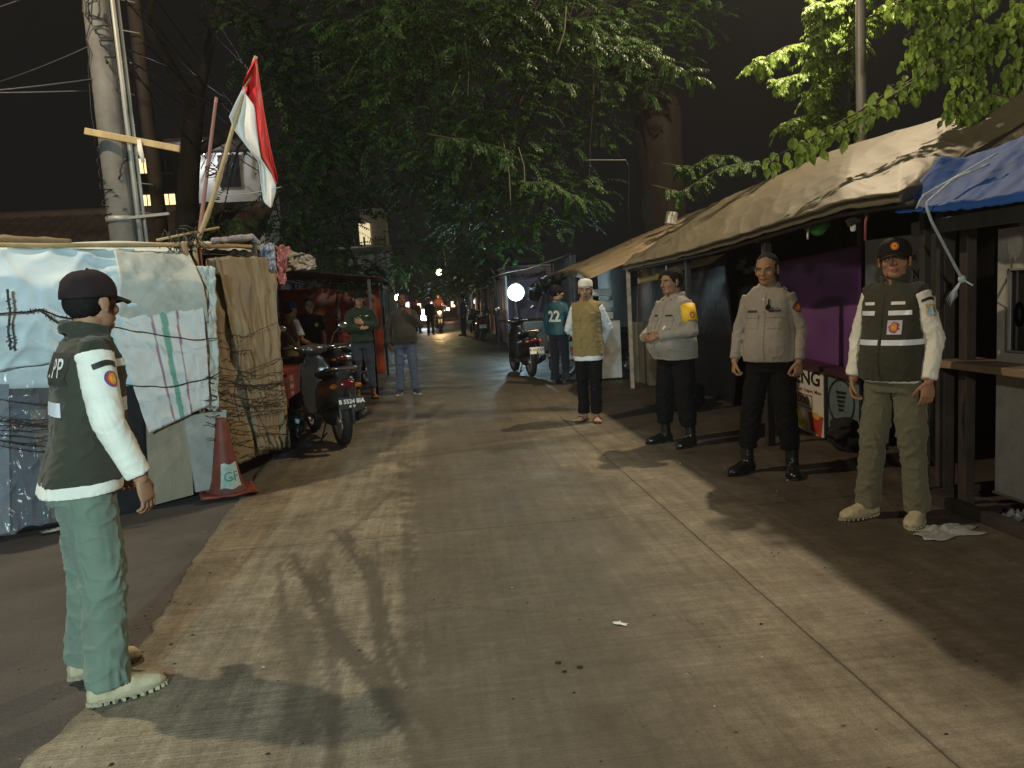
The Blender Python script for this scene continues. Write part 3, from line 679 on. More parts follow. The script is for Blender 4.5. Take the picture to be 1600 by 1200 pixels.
# ---------------------------------------------------------------- generic cloth sheet on a standing plane
def sheet(name, mat, parent, quad, pl, off=.02, amp=.02, nu=40, nv=30, seed=0., bulge=None, ragged=.0, fsc=(6, 3), attr=None, label=None):
    """quad: 4 pixel corners TL TR BR BL on the plane (p, n): a hung sheet with folds"""
    p0, n = V(*pl[0]), nrm(pl[1]); Q = [apl(*q, p0, n) for q in quad]; n = n if n@(Ov-p0) > 0 else -n
    def fn(u, v):
        p = (Q[0]*(1-u)+Q[1]*u)*(1-v)+(Q[3]*(1-u)+Q[2]*u)*v
        a = nz((u*fsc[0]+seed, v*fsc[1], 0), 1, seed); b_ = nz((u*fsc[0]*2.7, v*fsc[1]*2.3, 1), 1, seed+4); c_ = 1-abs(nz((u*fsc[0]*1.3+v*2, v*fsc[1]*1.6-u*3, 2), 1, seed+9))*2.5
        c2_ = 1-abs(nz((u*fsc[0]*.7-v*3, v*fsc[1]*.9+u*2, 5), 1, seed+15))*3; d = off+amp*(.55*a+.3*b_+.55*max(0, c_)**2+.75*max(0, c2_)**2)
        if bulge: d += bulge(u, v)
        if ragged: p = p+V(0, 0, 1)*ragged*(v > .9)*nz((u*9, 0, 0), 1, seed+2)+V(0, 0, 1)*ragged*.5*(v < .1)*nz((u*7, 3, 0), 1, seed+2)
        return p+n*d
    mb = MB(); mb.grid(fn, nu, nv); o = mb.build(name, mat, parent, label=label)
    so = o.modifiers.new('thick', 'SOLIDIFY'); so.thickness = .004; so.offset = 0
    return o
m_tarpw = M('white_tarp', (.62, .74, .80), .6, .08, 3, .2, 22, dirt=.35, dcol=(.30, .30, .27), spec=.5)
m_tarpw2 = M('aged_white_tarp', (.50, .52, .48), .5, .15, 5, .35, 30, dirt=.6, dcol=(.20, .21, .18))
m_curt = M('brown_canvas', (.30, .245, .165), .48, .22, 2.2, .4, 18, stretch=(3, 3, .7), dirt=.55, dcol=(.16, .125, .08), spec=.2)
m_ply = M('weathered_plywood', (.26, .23, .17), .8, .25, 3, .3, 50, stretch=(1, 1, .3), dirt=.5, dcol=(.10, .09, .06))
m_plyw = M('grimy_pale_board', (.34, .35, .33), .7, .2, 4, .3, 40, dirt=.5, dcol=(.14, .14, .12))
m_bam = M('bamboo', (.42, .30, .14), .5, .25, 8, .2, 60, stretch=(1, 1, .3)); m_wood = M('weathered_wood', (.20, .14, .08), .75, .3, 5, .4, 50, stretch=(1, 1, .2)); m_dkwood = M('dark_timber', (.035, .028, .024), .6, .4, 5, .3, 50)
m_wire = M('rusty_wire', (.035, .022, .016), .6, .4, 30, .2); m_cable = M('black_cable', (.012, .012, .014), .45, .2, 10, .1); m_dkblue = M('dark_blue_tarp', (.012, .016, .034), .5, .5, 2.5, .6, 14)
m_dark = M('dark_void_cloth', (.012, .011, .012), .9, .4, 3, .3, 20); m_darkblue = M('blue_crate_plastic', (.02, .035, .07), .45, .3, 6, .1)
def sack_material():
    m = M('striped_sack', (.64, .66, .66), .55, .08, 6, .25, 60, dirt=.3, dcol=(.40, .40, .38)).copy(); nt = m.node_tree; N = nt.nodes; L = nt.links; b = N['Principled BSDF']
    at = N.new('ShaderNodeAttribute'); at.attribute_name = 'Stripe'; src = b.inputs['Base Color'].links[0].from_socket; mx = N.new('ShaderNodeMix'); mx.data_type = 'RGBA'
    L.new(at.outputs['Alpha'], mx.inputs[0]); L.new(src, mx.inputs[6]); L.new(at.outputs[0], mx.inputs[7]); L.new(mx.outputs[2], b.inputs['Base Color']); return m
FP = ((-3.14, 5.64, 0), nrm((.62, -.78, 0))); SP = ((-1.95, 6.62, 0), nrm((.985, -.17, 0)))
rt_ = empty('tarp_shack', (-2.6, 6.4, 0), 0, 'low shack patched from white tarps, a striped sack and a brown curtain', 'shack')
rt_['label'] = 'low shack patched from white tarps, a striped sack and a brown curtain'
top_slope = lambda u, v: -.10*max(0, 1-v*2.2)**1.5+.05*math.sin(min(v*3, math.pi))
o = sheet('white_tarp', m_tarpw, rt_, [(-160, 384), (212, 389), (205, 548), (-160, 600)], FP, .05, .034, 90, 44, 1., top_slope, .03, (4, 2.0))
o = sheet('white_tarp', m_tarpw2, rt_, [(178, 390), (296, 396), (318, 506), (176, 512)], FP, .085, .010, 34, 26, 3., top_slope, .02, (3, 2))
o = sheet('white_tarp', m_tarpw, rt_, [(-160, 468), (300, 470), (312, 600), (-160, 612)], FP, .02, .010, 60, 16, 12., None, .01, (3, 2))
ms = sack_material()
o = sheet('striped_sack', ms, rt_, [(165, 508), (306, 462), (318, 632), (224, 676)], FP, .11, .012, 70, 40, 5., lambda u, v: .03*math.sin(math.pi*v), .0, (4, 3))
me = o.data; a = me.color_attributes.new('Stripe', 'FLOAT_COLOR', 'POINT'); cd = np.zeros((71*41, 4), np.float32)
for k in range(71*41):
    u, v = (k % 71)/70, (k//71)/40
    uu = u+.03*math.sin(v*3)
    if abs(uu-.55) < .035: cd[k] = (.06, .32, .22, .85)
    for s0 in (.42, .70):
        if abs(uu-s0) < .012: cd[k] = (.30, .05, .12, .8)
a.data.foreach_set('color', cd.ravel())
# lower front: panels and clear plastic over crates
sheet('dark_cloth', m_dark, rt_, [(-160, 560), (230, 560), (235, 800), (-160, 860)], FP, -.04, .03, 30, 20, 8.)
m_clear = M('clear_plastic_sheet', (.62, .66, .68), .16, .05, 3, .9, 10, alpha=.08, spec=1.)
sheet('plastic_sheet', m_clear, rt_, [(-160, 580), (112, 572), (108, 800), (-160, 862)], FP, .08, .030, 110, 80, 9., lambda u, v: .10*v*v, .05, (9, 5))
m_greyp = M('grey_brown_board', (.09, .075, .07), .6, .2, 4, .2)
def board(px, name, mat, off=.0, th=.02):
    p0, n = V(*FP[0]), FP[1]; Q = [apl(*q, p0, n)+n*off for q in px]; mb = MB(); mb.add(Q+[q-n*th for q in Q], [(0, 1, 2, 3), (7, 6, 5, 4), (0, 4, 5, 1), (1, 5, 6, 2), (2, 6, 7, 3), (3, 7, 4, 0)], smooth=False); return mb.build(name, mat, rt_)
board([(226, 640), (292, 640), (300, 772), (232, 790)], 'plywood_panel', m_ply, .03); board([(284, 650), (350, 640), (352, 758), (303, 768)], 'plywood_panel', m_plyw, .045); board([(45, 640), (95, 640), (120, 800), (80, 810)], 'plywood_panel', m_greyp, .02); board([(-60, 600), (12, 600), (14, 830), (-60, 850)], 'plywood_panel', M('pale_blue_board', (.13, .17, .22), .6, .15), .03)
board([(15, 620), (60, 615), (78, 815), (20, 828)], 'crate_front', m_darkblue, .01); board([(90, 760), (150, 755), (152, 790), (92, 800)], 'timber_sill', m_wood, .06, .06)
# curtain on the street side
sheet('brown_curtain', m_curt, rt_, [(322, 402), (418, 402), (436, 700), (388, 706)], SP, .05, .035, 60, 60, 15., lambda u, v: .05*v, .03, (7, 1.6))
sheet('brown_curtain', m_curt, rt_, [(316, 405), (372, 402), (410, 706), (330, 742)], SP, .02, .030, 40, 60, 17., lambda u, v: .03*v, .03, (6, 1.6))
sheet('side_rag', m_tarpw2, rt_, [(298, 415), (330, 418), (336, 640), (300, 640)], FP, .06, .035, 16, 50, 19., None, .04, (2.5, 6))
# roof: tarp sheet with stuff rolled along its edge
def roofp(u, v):
    a = V(-5.2, 4.1, 2.03)*(1-u)+V(-1.98, 6.62, 2.04)*u; b = V(-6.4, 6.2, 2.26)*(1-u)+V(-2.4, 8.6, 2.28)*u
    p = a*(1-v)+b*v; p[2] += .035*nz((u*9, v*7, 0), 1, 2)-.03*math.sin(math.pi*v); return p
mb = MB(); mb.grid(roofp, 60, 24); o = mb.build('roof_tarp', m_tarpw, rt_)
def roofp2(u, v):
    a = V(-1.98, 6.62, 2.045)*(1-u)+V(-1.73, 8.2, 2.13)*u; b = V(-2.4, 8.6, 2.29)*(1-v)+V(-2.4, 8.6, 2.29)*v
    p = a*(1-v)+b*v; p[2] += .03*nz((u*9, v*7, 0), 1, 5); return p
mb = MB(); mb.grid(roofp2, 30, 14); mb.build('roof_tarp', m_tarpw2, rt_)
for k, (a, b, r, m) in enumerate((((-5.2, 4.1, 2.06), (-1.95, 6.62, 2.08), .018, m_bam), ((-1.97, 6.60, 2.09), (-1.70, 8.3, 2.17), .020, m_bam), ((-3.6, 5.6, 2.10), (-1.7, 7.0, 2.08), .014, m_wood), ((-1.96, 6.6, 0), (-1.96, 6.6, 2.1), .03, m_wood), ((-1.72, 8.05, 0), (-1.72, 8.05, 2.2), .03, m_dkwood), ((-5.2, 4.2, 0), (-5.2, 4.2, 2.1), .03, m_wood), ((-2.45, 8.5, 0), (-2.45, 8.5, 2.28), .03, m_wood))):
    mb = MB(); t = np.linspace(0, 1, 14); pts = [V(*a)*(1-x)+V(*b)*x+V(0, 0, .012*nz((x*6, k, 0))) for x in t]; mb.tube(pts, r, 10); mb.build('frame_pole', m, rt_)
# rolled cloths hanging at the street corner of the roof
def bundle(name, mat, pts, r, label=None, cat=None, parent=None, seed=0., flat=1., group=None, amp=.35):
    mb = MB(); pts = np.array(pts, float); t = np.linspace(0, len(pts)-1, 34); P = np.stack([np.interp(t, range(len(pts)), pts[:, k]) for k in range(3)], 1)
    rr = r*(.55+.45*np.sin(np.linspace(.25, math.pi-.25, 34))); mb.tube(P, rr, 22, ell=(1, flat)); v = mb.verts(); c = np.repeat(P, 22, 0)
    for i in range(len(v)):
        d = v[i]-c[i]; v[i] = c[i]+d*(1+amp*nz(v[i], 9, seed)+amp*.7*nz(v[i], 22, seed+3))
    mb.v = [v]; return mb.build(name, mat, parent, label=label, cat=cat, group=group)
m_bluet2 = M('blue_white_print_cloth', (.09, .11, .22), .6, .2, 7, .3, 30, col2=(.55, .56, .6)); m_redrag = M('faded_red_cloth', (.42, .045, .04), .6, .3, 9, .3, 30, col2=(.55, .25, .22)); m_palerag = M('dirty_pale_cloth', (.36, .34, .30), .6, .3, 7, .3, 30)
bundle('cloth_roll', m_bluet2, [(-1.86, 7.1, 2.15), (-1.80, 7.6, 2.20), (-1.74, 8.1, 2.26), (-1.70, 8.2, 2.20)], .032, 'blue and white printed cloth roll along the edge of the shack roof', 'cloth roll', seed=2)
def ysheet(name, mat, quad, Y, dy, label, cat, amp=.05, nu=30, nv=26, seed=0.):
    def fn(u, v):
        a = V(*quad[0])*(1-u)+V(*quad[1])*u; b = V(*quad[3])*(1-u)+V(*quad[2])*u; q = a*(1-v)+b*v; q = q+V(nz((u*4, v*4, 0), 1, seed+2), nz((u*4, v*4, 5), 1, seed))*5*(1 if 0 < u < 1 else .6)
        return ay(q[0], q[1], Y+dy*u+amp*(nz((u*4, v*2.5, 0), 1, seed)+.8*max(0, 1-abs(nz((u*6+v*3, v*3, 2), 1, seed+4))*5)+.5*nz((u*9, v*7, 0), 1, seed+7)))
    mb = MB(); mb.grid(fn, nu, nv); o = mb.build(name, mat, None, label=label, cat=cat); so = o.modifiers.new('t', 'SOLIDIFY'); so.thickness = .006; so.offset = 0; return o
ysheet('rag', m_redrag, [(424, 384), (452, 386), (444, 446), (428, 432)], 8.3, .15, 'faded red rag hanging from the shack roof corner', 'rag', .05, seed=4)
ysheet('rag', m_palerag, [(446, 388), (492, 402), (494, 420), (440, 424)], 8.6, .9, 'dirty pale tarp bundle draped past the red rag', 'rag', .10, seed=6)
ysheet('rag', m_bluet2, [(398, 384), (428, 380), (432, 424), (408, 416)], 8.15, .1, 'blue and white printed rag bunched beside the red rag', 'rag', .06, seed=9)
bundle('rag', m_wood, [(-3.4, 5.95, 2.12), (-3.1, 6.15, 2.15), (-2.75, 6.4, 2.13)], .045, 'brown rolled matting lying on the white tarp roof', 'matting', seed=8, flat=.6)
# wires tangled over the shack
def wires(name, n, region, pl, off, r, seed, sag=.03, label=None, mat=None, hairy=True, px=None):
    mb = MB(); rs = random.Random(seed); p0, n_ = V(*pl[0]), nrm(pl[1]); n_ = n_ if n_@(Ov-p0) > 0 else -n_
    lines = px or []
    for k in range(n):
        x0, y0, x1, y1 = region; ya = y0+(y1-y0)*rs.random(); yb = ya+rs.uniform(-14, 20); lines.append([(x0+rs.uniform(-6, 10), ya), ((x0+x1)/2+rs.uniform(-20, 20), (ya+yb)/2+rs.uniform(2, 12)), (x1+rs.uniform(-14, 6), yb)])
    for li, l in enumerate(lines):
        P = np.array([apl(*q, p0, n_) for q in l]); t = np.linspace(0, len(P)-1, 8*len(P)); P = np.stack([np.interp(t, range(len(P)), P[:, k]) for k in range(3)], 1)
        for i in range(len(P)): P[i] += n_*(off+.02*nz(P[i], 3, li))+V(.012*nz(P[i], 8, li+3), 0, .016*nz(P[i], 7, li+9))
        mb.tube(P, r*rs.uniform(.7, 1.2), 5)
        if hairy:
            for i in range(1, len(P)-1, 2):
                d = V(rs.uniform(-1, 1), rs.uniform(-1, 1), rs.uniform(-1, 1)); mb.tube([P[i]-d*.018, P[i]+d*.018], r*.6, 4)
    return mb.build(name, mat or m_wire, None, label=label, cat='wire')
wires('barbed_wire', 17, (300, 590, 436, 690), SP, .13, .0038, 5, label='rusty barbed wire wound around the foot of the brown curtain', px=[[(318, 520), (360, 528), (412, 505)], [(318, 545), (345, 550), (372, 548), (378, 590), (362, 580)], [(318, 575), (360, 582), (420, 560)], [(350, 530), (352, 580), (345, 620), (352, 660)], [(330, 600), (380, 606), (430, 596)], [(380, 640), (395, 680), (410, 705)]])
wires('barbed_wire', 9, (-30, 610, 96, 700), FP, .22, .0036, 6, label='dark barbed wire strands across the clear plastic sheet', px=[[(-20, 655), (60, 652), (110, 640)]])
wires('cable', 0, None, FP, .17, .007, 7, label='black cable with frayed ties across the white tarp at left', mat=m_cable, px=[[(-40, 490), (30, 488), (55, 484), (80, 494), (118, 500)], [(52, 486), (75, 502), (100, 520)], [(2, 455), (8, 488), (4, 520), (6, 545)]])
wires('cable', 0, None, FP, .17, .0045, 9, label='thin black cable crossing above the striped sack', mat=m_cable, hairy=False, px=[[(150, 508), (220, 522), (300, 532), (330, 528)]])
wires('cable', 0, None, FP, .17, .0045, 10, label='thin black cable crossing the middle of the striped sack', mat=m_cable, hairy=False, px=[[(180, 600), (240, 604), (300, 594), (335, 580)]])
# knot of sticks and ties at the foot of the flag pole
mb = MB(); rs = random.Random(3)
for k in range(46):
    p = V(-1.98, 6.66, 2.10)+V(rs.gauss(0, .07), rs.gauss(0, .05), rs.gauss(0, .05)); d = nrm(V(rs.uniform(-1, 1), rs.uniform(-1, 1), rs.uniform(-1.2, 1)))
    mb.tube([p-d*.06, p+V(0, 0, .02), p+d*rs.uniform(.05, .12)], .0045, 5)
mb.build('tie_bundle', M('dark_ties', (.05, .045, .04), .7, .5, 20), None, label='tangle of dark ties lashing the flag pole to the shack corner', cat='tie')
mb = MB(); mb.tube([(-2.14, 6.5, 2.12), (-1.75, 6.9, 2.24)], .010, 8); mb.build('stick', m_bam, None, label='short bamboo stick poking up beside the lashed flag pole', cat='stick')

# ---------------------------------------------------------------- flag and its poles
YF = 6.75
fb, ft = ay(303, 390, YF), ay(400, 88, YF)
r_ = empty('flagpole', fb, 0, 'crooked bamboo flagpole leaning right above the shack corner', 'flagpole')
mb = MB(); t = np.linspace(0, 1, 40); pts = [fb*(1-x)+ft*x+V(.03*math.sin(x*5)*(1-x), .0, 0) for x in t]; pts = [V(fb[0]+.02, fb[1], 1.6)]+pts
rr = [.022]+[.022-.007*x+.004*(1 if (int(x*39) % 7 == 0) else 0) for x in t]; mb.tube(pts, rr, 12); mb.build('bamboo_pole', m_bam, r_)
m_fred = M('flag_red', (.62, .018, .022), .5, .12, 4, .2, 120); m_fwhite = M('flag_white', (.70, .69, .66), .55, .08, 4, .2, 120)
# outline of the drooping cloth in two strips: red (outer, top of pole) and white
fl = empty('flag', ay(385, 150, YF), 0, 'limp red and white flag drooping from the bamboo flagpole', 'flag')
def strip(name, mat, A, B, seed):
    """A, B: pixel polylines of the two borders"""
    n = 44; A = np.array(A, float); B = np.array(B, float)
    ta = np.linspace(0, len(A)-1, n+1); tb = np.linspace(0, len(B)-1, n+1); a = np.stack([np.interp(ta, range(len(A)), A[:, k]) for k in (0, 1)], 1); b = np.stack([np.interp(tb, range(len(B)), B[:, k]) for k in (0, 1)], 1)
    def fn(u, v):
        j = min(int(round(v*n)), n); q = a[j]*(1-u)+b[j]*u; y = YF-.02+.05*math.sin(u*5+v*3+seed)*(min(1, v*4))+.07*nz((u*2.2, v*3, 0), 1, seed)*min(1, v*4)
        return ay(q[0], q[1], y)
    mb = MB(); mb.grid(fn, 14, n); o = mb.build(name, mat, fl); so = o.modifiers.new('t', 'SOLIDIFY'); so.thickness = .002; so.offset = 0
strip('red_band', m_fred, [(397, 92), (386, 130), (381, 150), (398, 165), (402, 205), (408, 245), (424, 270), (431, 288)], [(401, 92), (405, 120), (408, 140), (413, 175), (420, 215), (427, 250), (432, 270), (434, 286)], 1.)
strip('red_sleeve', m_fred, [(397, 92), (388, 110), (380, 130), (378, 140)], [(402, 94), (396, 112), (388, 134), (384, 148)], 3.)
strip('white_band', m_fwhite, [(381, 134), (368, 160), (358, 182), (365, 202), (385, 228), (404, 252), (407, 285), (412, 315), (422, 325)], [(386, 150), (398, 166), (402, 205), (405, 232), (408, 248), (424, 272), (431, 288), (431, 300), (424, 325)], 5.)
ba, bb = ay(310, 380, YF+.1), ay(338, 152, YF+.1)
mb = MB(); pts = [V(ba[0], ba[1], 1.7)]+[ba*(1-x)+bb*x for x in np.linspace(0, 1, 20)]; mb.tube(pts, [.019]+[.019-.006*x for x in np.linspace(0, 1, 20)], 10)
m_bpr = M('striped_painted_bamboo', (.45, .38, .34), .5, .5, 3, .2, 40, col2=(.33, .08, .06)); mb.build('bamboo_pole', m_bpr, None, label='faded red and white painted bamboo pole standing beside the flagpole', cat='pole')
mb = MB(); p = fb*.52+ft*.48
for k in range(7):
    an = np.linspace(0, 6.3, 14); c = ay(330, 268, YF+.05)+V(.0, 0, (k-3)*.012); mb.tube(np.stack([c[0]+.045*np.cos(an), c[1]+.05*np.sin(an), c[2]+.02*np.sin(an+k)], 1), .003, 5)
mb.build('tie', m_wire, None, label='dark twine binding the two bamboo poles together', cat='tie')
# ---------------------------------------------------------------- traffic cone
cn = empty('traffic_cone', (-1.80, 6.55, 0), R_(20), 'worn orange traffic cone with a peeling green and white sticker', 'traffic cone')
m_cone = M('worn_orange_plastic', (.17, .035, .022), .6, .35, 7, .3, 60, dirt=.9, dcol=(.09, .05, .04)); m_cbase = M('orange_rubber', (.24, .05, .03), .6, .3, 8, .3)
mb = MB(); mb.lathe((0, 0, 0), [(.155, .02), (.150, .035), (.120, .12), (.095, .28), (.068, .45), (.045, .60), (.040, .64), (.034, .645), (.030, .60)], 32); mb.build('cone_body', m_cone, cn, world=False)
def cbase(u, v):
    x, y = (u-.5)*.44, (v-.5)*.40; e = max(abs(u-.5), abs(v-.5))*2; return (x, y, .022+.022*max(0, e-.75)*4*(.5+nz((u*3, v*3, 0), 1, 5))+.004*nz((x, y, 0), 12))
mb = MB(); mb.grid(cbase, 24, 24); o = mb.build('cone_base', m_cbase, cn, world=False); so = o.modifiers.new('t', 'SOLIDIFY'); so.thickness = .02; so.offset = -1
m_stk = M('torn_sticker', (.46, .52, .46), .6, .2, 22, .2, 60, dirt=.5, dcol=(.16, .3, .2))
def conep(a, z, o=.003): r = np.interp(z, (.035, .12, .28, .45), (.150, .120, .095, .068))+o; return (r*math.cos(a), r*math.sin(a), z)
mb = MB(); mb.grid(lambda u, v: conep(R_(-118+78*u)+.06*v, .07+.20*v+.008*math.sin(u*9)), 16, 10); st = mb.build('sticker', m_stk, cn, world=False)
mb = MB(); vs, f2 = text_mesh('GF', .11, 0, xs=.9)
mb.add([conep(R_(-75)+p[0]/.11, .16+p[1], .0055) for p in vs], f2, 0, False); mb.build('sticker_print', M('print_green', (.05, .28, .14), .6, bump=0), st, world=False)
# ---------------------------------------------------------------- right side: canopies and stalls
def poly3(pts, n): 
    P = np.array(pts, float); L_ = np.concatenate([[0], np.cumsum(np.linalg.norm(np.diff(P, axis=0), axis=1))]); t = np.linspace(0, L_[-1], n)
    return np.stack([np.interp(t, L_, P[:, k]) for k in range(3)], 1)
def roof_sheet(name, mat, parent, E, Rg, nu=90, nv=30, sag=.05, seams=0, amp=.02, seed=0., lip=.07, th=.006, ridge_l=.02):
    E = poly3(E, nu+1); Rg = poly3(Rg, nu+1)
    def fn(u, v):
        i = int(round(u*nu)); 
        if v < .08: q = E[i]*.98+Rg[i]*.02; p = q+V(0, 0, -lip*(1-v/.08))+V(.02*(v/.08), 0, 0)
        else:
            w = (v-.08)/.92; p = E[i]*(1-w)+Rg[i]*w; p = p+V(0, 0, -sag*math.sin(math.pi*w)*(1 if not seams else (.3+.7*abs(math.sin(u*math.pi*seams)))))
        a = nz((u*13, v*3.5, 0), 1, seed); b = 1-abs(nz((u*19+v*3, v*2.5, 1), 1, seed+6))*3; c = max(0, 1-abs(nz((u*7-v*2.2, v*2.6+u*3, 2), 1, seed+11))*7)**1.5+max(0, 1-abs(nz((u*12+v*3, v*4-u*5, 4), 1, seed+17))*7)**1.5*.7; return p+V(0, 0, amp*(a+.6*b*abs(b)+.45*c))
    mb = MB(); mb.grid(fn, nu, nv); o = mb.build(name, mat, parent); so = o.modifiers.new('t', 'SOLIDIFY'); so.thickness = th; so.offset = 0; return o
m_tan = M('tan_canvas_tarp', (.112, .100, .068), .60, .14, 1.6, .3, 45, dirt=.4, dcol=(.075, .066, .046), spec=.4)
m_btarp = M('blue_tarp', (.020, .075, .27), .70, .2, 3, .5, 14, spec=.05); m_steel = M('dark_steel_post', (.030, .026, .026), .55, .4, 7, .2); m_wpost = M('chipped_white_post', (.42, .37, .28), .6, .3, 10, .3, 60, dirt=.6, dcol=(.14, .11, .08))
m_dblue2 = M('black_tarp', (.007, .008, .014), .5, .5, 2, .7, 9)
def post(parent, x, y, h, w, mat, name='post', z0=0.): mb = MB(); mb.box((x, y, (h+z0)/2), (w, w, h-z0), bevel=.006); return mb.build(name, mat, parent)
cnp = empty('canopy', (3.9, 8, 0), 0, 'long tan canvas canopy sloping over the stalls on the right', 'canopy')
Ee = [ax(*q, 2.85) for q in ((972, 417), (1100, 386), (1200, 353), (1300, 320), (1405, 302))]+[ax(1440, 290, 3.2), ax(1480, 268, 3.7), ax(1640, 207, 4.15)]
Re = [ax(1012, 372, 4.1), ax(1045, 349, 4.8), ax(1300, 237, 4.8), ax(1500, 177, 4.8), ax(1600, 140, 4.8), ax(1720, 95, 4.8)]
roof_sheet('canvas_tarp', m_tan, cnp, Ee, Re, 280, 60, .035, 7, .013, 2.)
Re2 = [V(6.3, p[1], p[2]-.5) for p in poly3(Re[1:], 8)]
roof_sheet('rear_slope', m_tan, cnp, Re2, poly3(Re[1:], 8)+V(0, 0, -.006), 60, 10, .03, 5, .012, 5., 0.)
for (x, y, h, w, m) in ((3.02, 11.55, 1.86, .055, m_wpost), (3.05, 8.9, 1.95, .06, m_steel), (3.05, 6.75, 2.0, .07, m_steel), (4.75, 11.5, 2.75, .07, m_steel), (4.75, 8.5, 2.8, .07, m_steel), (4.75, 5.8, 2.8, .07, m_steel)): post(cnp, x, y, h, w, m)
mb = MB(); mb.tube(poly3([p+V(.10, 0, -.06) for p in Ee[:5]], 24), .022, 8); mb.build('edge_beam', m_dkwood, cnp)
mb = MB(); mb.tube(poly3([p+V(0, 0, -.07) for p in Re[1:]], 24), .03, 8); mb.build('ridge_beam', m_dkwood, cnp)
for y in (5.2, 6.75, 8.9, 11.3): mb = MB(); mb.beam((2.95, y, 1.88), (4.75, y, 2.72), .04, .05); mb.build('rafter', m_dkwood, cnp)
# blue tarp over the nearest stall
st1 = empty('food_stall', (3.7, 3.9, 0), 0, 'food stall with blue tarp roof and grey metal cabinet at the right edge', 'food stall')
Eb = [ax(1396, 326, 2.95), ax(1450, 326, 2.95), ax(1530, 318, 2.95), ax(1600, 306, 2.95), ax(1760, 280, 2.95)]
Rb = [ax(1467, 247, 3.45), ax(1520, 243, 3.6), ax(1600, 213, 3.8), ax(1700, 180, 3.9), ax(1850, 140, 3.9)]
roof_sheet('blue_tarp', m_btarp, st1, Eb, Rb, 70, 26, .05, 3, .012, 7., .035, .003)
st1_p = [(3.2, 4.72, 1.92, .05, m_steel), (3.36, 4.74, 1.9, .085, m_dkwood), (3.38, 4.56, 1.9, .07, m_dkwood)]
for (x, y, h, w, m) in st1_p: post(st1, x, y, h, w, m)
mb = MB(); mb.beam((3.20, 4.75, .04), (3.22, 2.4, .04), .06, .07); mb.beam((3.2, 4.7, .04), (4.9, 4.8, .04), .06, .07); mb.build('ground_skid', m_dkwood, st1)
m_alu = M('dull_grey_metal_sheet', (.40, .39, .36), .5, .2, 3, .25, 30, metal=.1, dirt=.7, dcol=(.14, .13, .11)); m_alu2 = M('aluminium_frame', (.38, .38, .36), .4, .1, metal=.6, bump=.05); m_glass = M('dark_glass', (.012, .014, .016), .12, .1, bump=0, spec=.8)
mb = MB(); mb.beam((3.28, 4.95, 1.80), (3.28, 2.2, 1.80), .05, .09, bevel=.004); mb.build('top_rail', M('grey_painted_beam', (.15, .15, .14), .6, .25, 6), st1)
cb = MB(); X0 = 3.44; Y0, Y1 = 4.38, 2.2
cb.box((X0+.4, (Y0+Y1)/2, .50), (.8, Y0-Y1, .76)); lower = cb.build('lower_panel', m_alu, st1)
cb = MB(); cb.box((X0+.4, (Y0+Y1)/2, .115), (.82, Y0-Y1+.02, .016)); cb.build('bottom_edge', m_alu2, st1)
mb = MB(); mb.box((X0-.05, (Y0+Y1)/2+.10, .915), (.30, Y0-Y1+.42, .045), bevel=.004); mb.build('wooden_shelf', M('worn_shelf_wood', (.21, .15, .10), .7, .3, 5, .3, 60, stretch=(1, .2, 1)), st1)
g0, g1 = 1.02, 1.46
up = MB(); up.box((X0+.015, Y0-.045, 1.34), (.03, .09, .80)); up.box((X0+.015, (Y0-.09+Y1)/2, .97), (.03, Y0-.09-Y1, .06)); up.box((X0+.015, (Y0-.09+Y1)/2, 1.62), (.03, Y0-.09-Y1, .24)); up.box((X0+.4, Y0-.008, 1.34), (.76, .012, .80)); up.build('upper_frame', m_alu, st1)
mb = MB()
for a, b in (((X0-.006, Y0-.10, 1.005), (X0-.006, Y0-.10, 1.50)), ((X0-.006, Y0-.10, 1.495), (X0-.006, Y1, 1.495)), ((X0-.006, Y0-.10, 1.01), (X0-.006, Y1, 1.01))): mb.beam(a, b, .012, .014, up=(1, 0, 0))
mb.build('glass_trim', m_alu2, st1)
mb = MB(); mb.box((X0+.022, (Y0-.09+Y1)/2, 1.25), (.006, Y0-.09-Y1, .50)); pane = mb.build('glass_pane', m_glass, st1)
vs, f2 = text_mesh('072', .20, .001, align='LEFT', xs=.8, bold=.006)
mb = MB(); mb.add([(X0+.014, Y0-.12-p[0], 1.22+p[1]) for p in vs], f2, 0, False); mb.build('red_number', M('red_sticker_print', (.85, .05, .03), .5, bump=0), pane)
mb = MB(); rs = random.Random(4); n = 26; pts = []
for i in range(n): a = 2*math.pi*i/n; r = 1+.35*nz((math.cos(a)*2, math.sin(a)*2, 0), 2, 3); pts.append((X0-.003, Y0-.14-.075*math.cos(a)*r*.8, 1.635+.085*math.sin(a)*r))
mb.add(pts, [tuple(range(n))], 0, False); mb.build('torn_paper_residue', M('paper_residue', (.52, .50, .44), .8, .15, 18), st1)
# rope over the blue tarp down to the post
m_rope = M('pale_blue_rope', (.42, .50, .55), .6, .2, 60, .3, 200)
rp = [ax(1545, 262, 3.35)+V(0, 0, .02), ax(1490, 285, 3.12)+V(0, 0, .02), ax(1446, 318, 2.93)]; kn = ax(1503, 436, 3.235)
mb = MB(); mb.tube(poly3(rp+[ax(1455, 345, 2.97), kn], 30), .0085, 8); mb.tube(poly3([rp[0]+V(.05, 0, .06), ax(1440, 312, 2.95)+V(0, 0, .02), ax(1432, 326, 2.93)], 14), .006, 6); mb.ell(kn, (.022, .02, .026)); 
for k in range(9):
    e = ax(1478+k*2.2, 478-abs(k-3)*3, 3.2); mb.tube([kn, kn*.5+e*.5+V(-.02, 0, -.02), e], .003, 5)
mb.tube([kn, ax(1520, 446, 3.235)], .005, 6); mb.build('rope', m_rope, None, label='pale blue rope knotted to the dark post beneath the blue tarp', cat='rope')
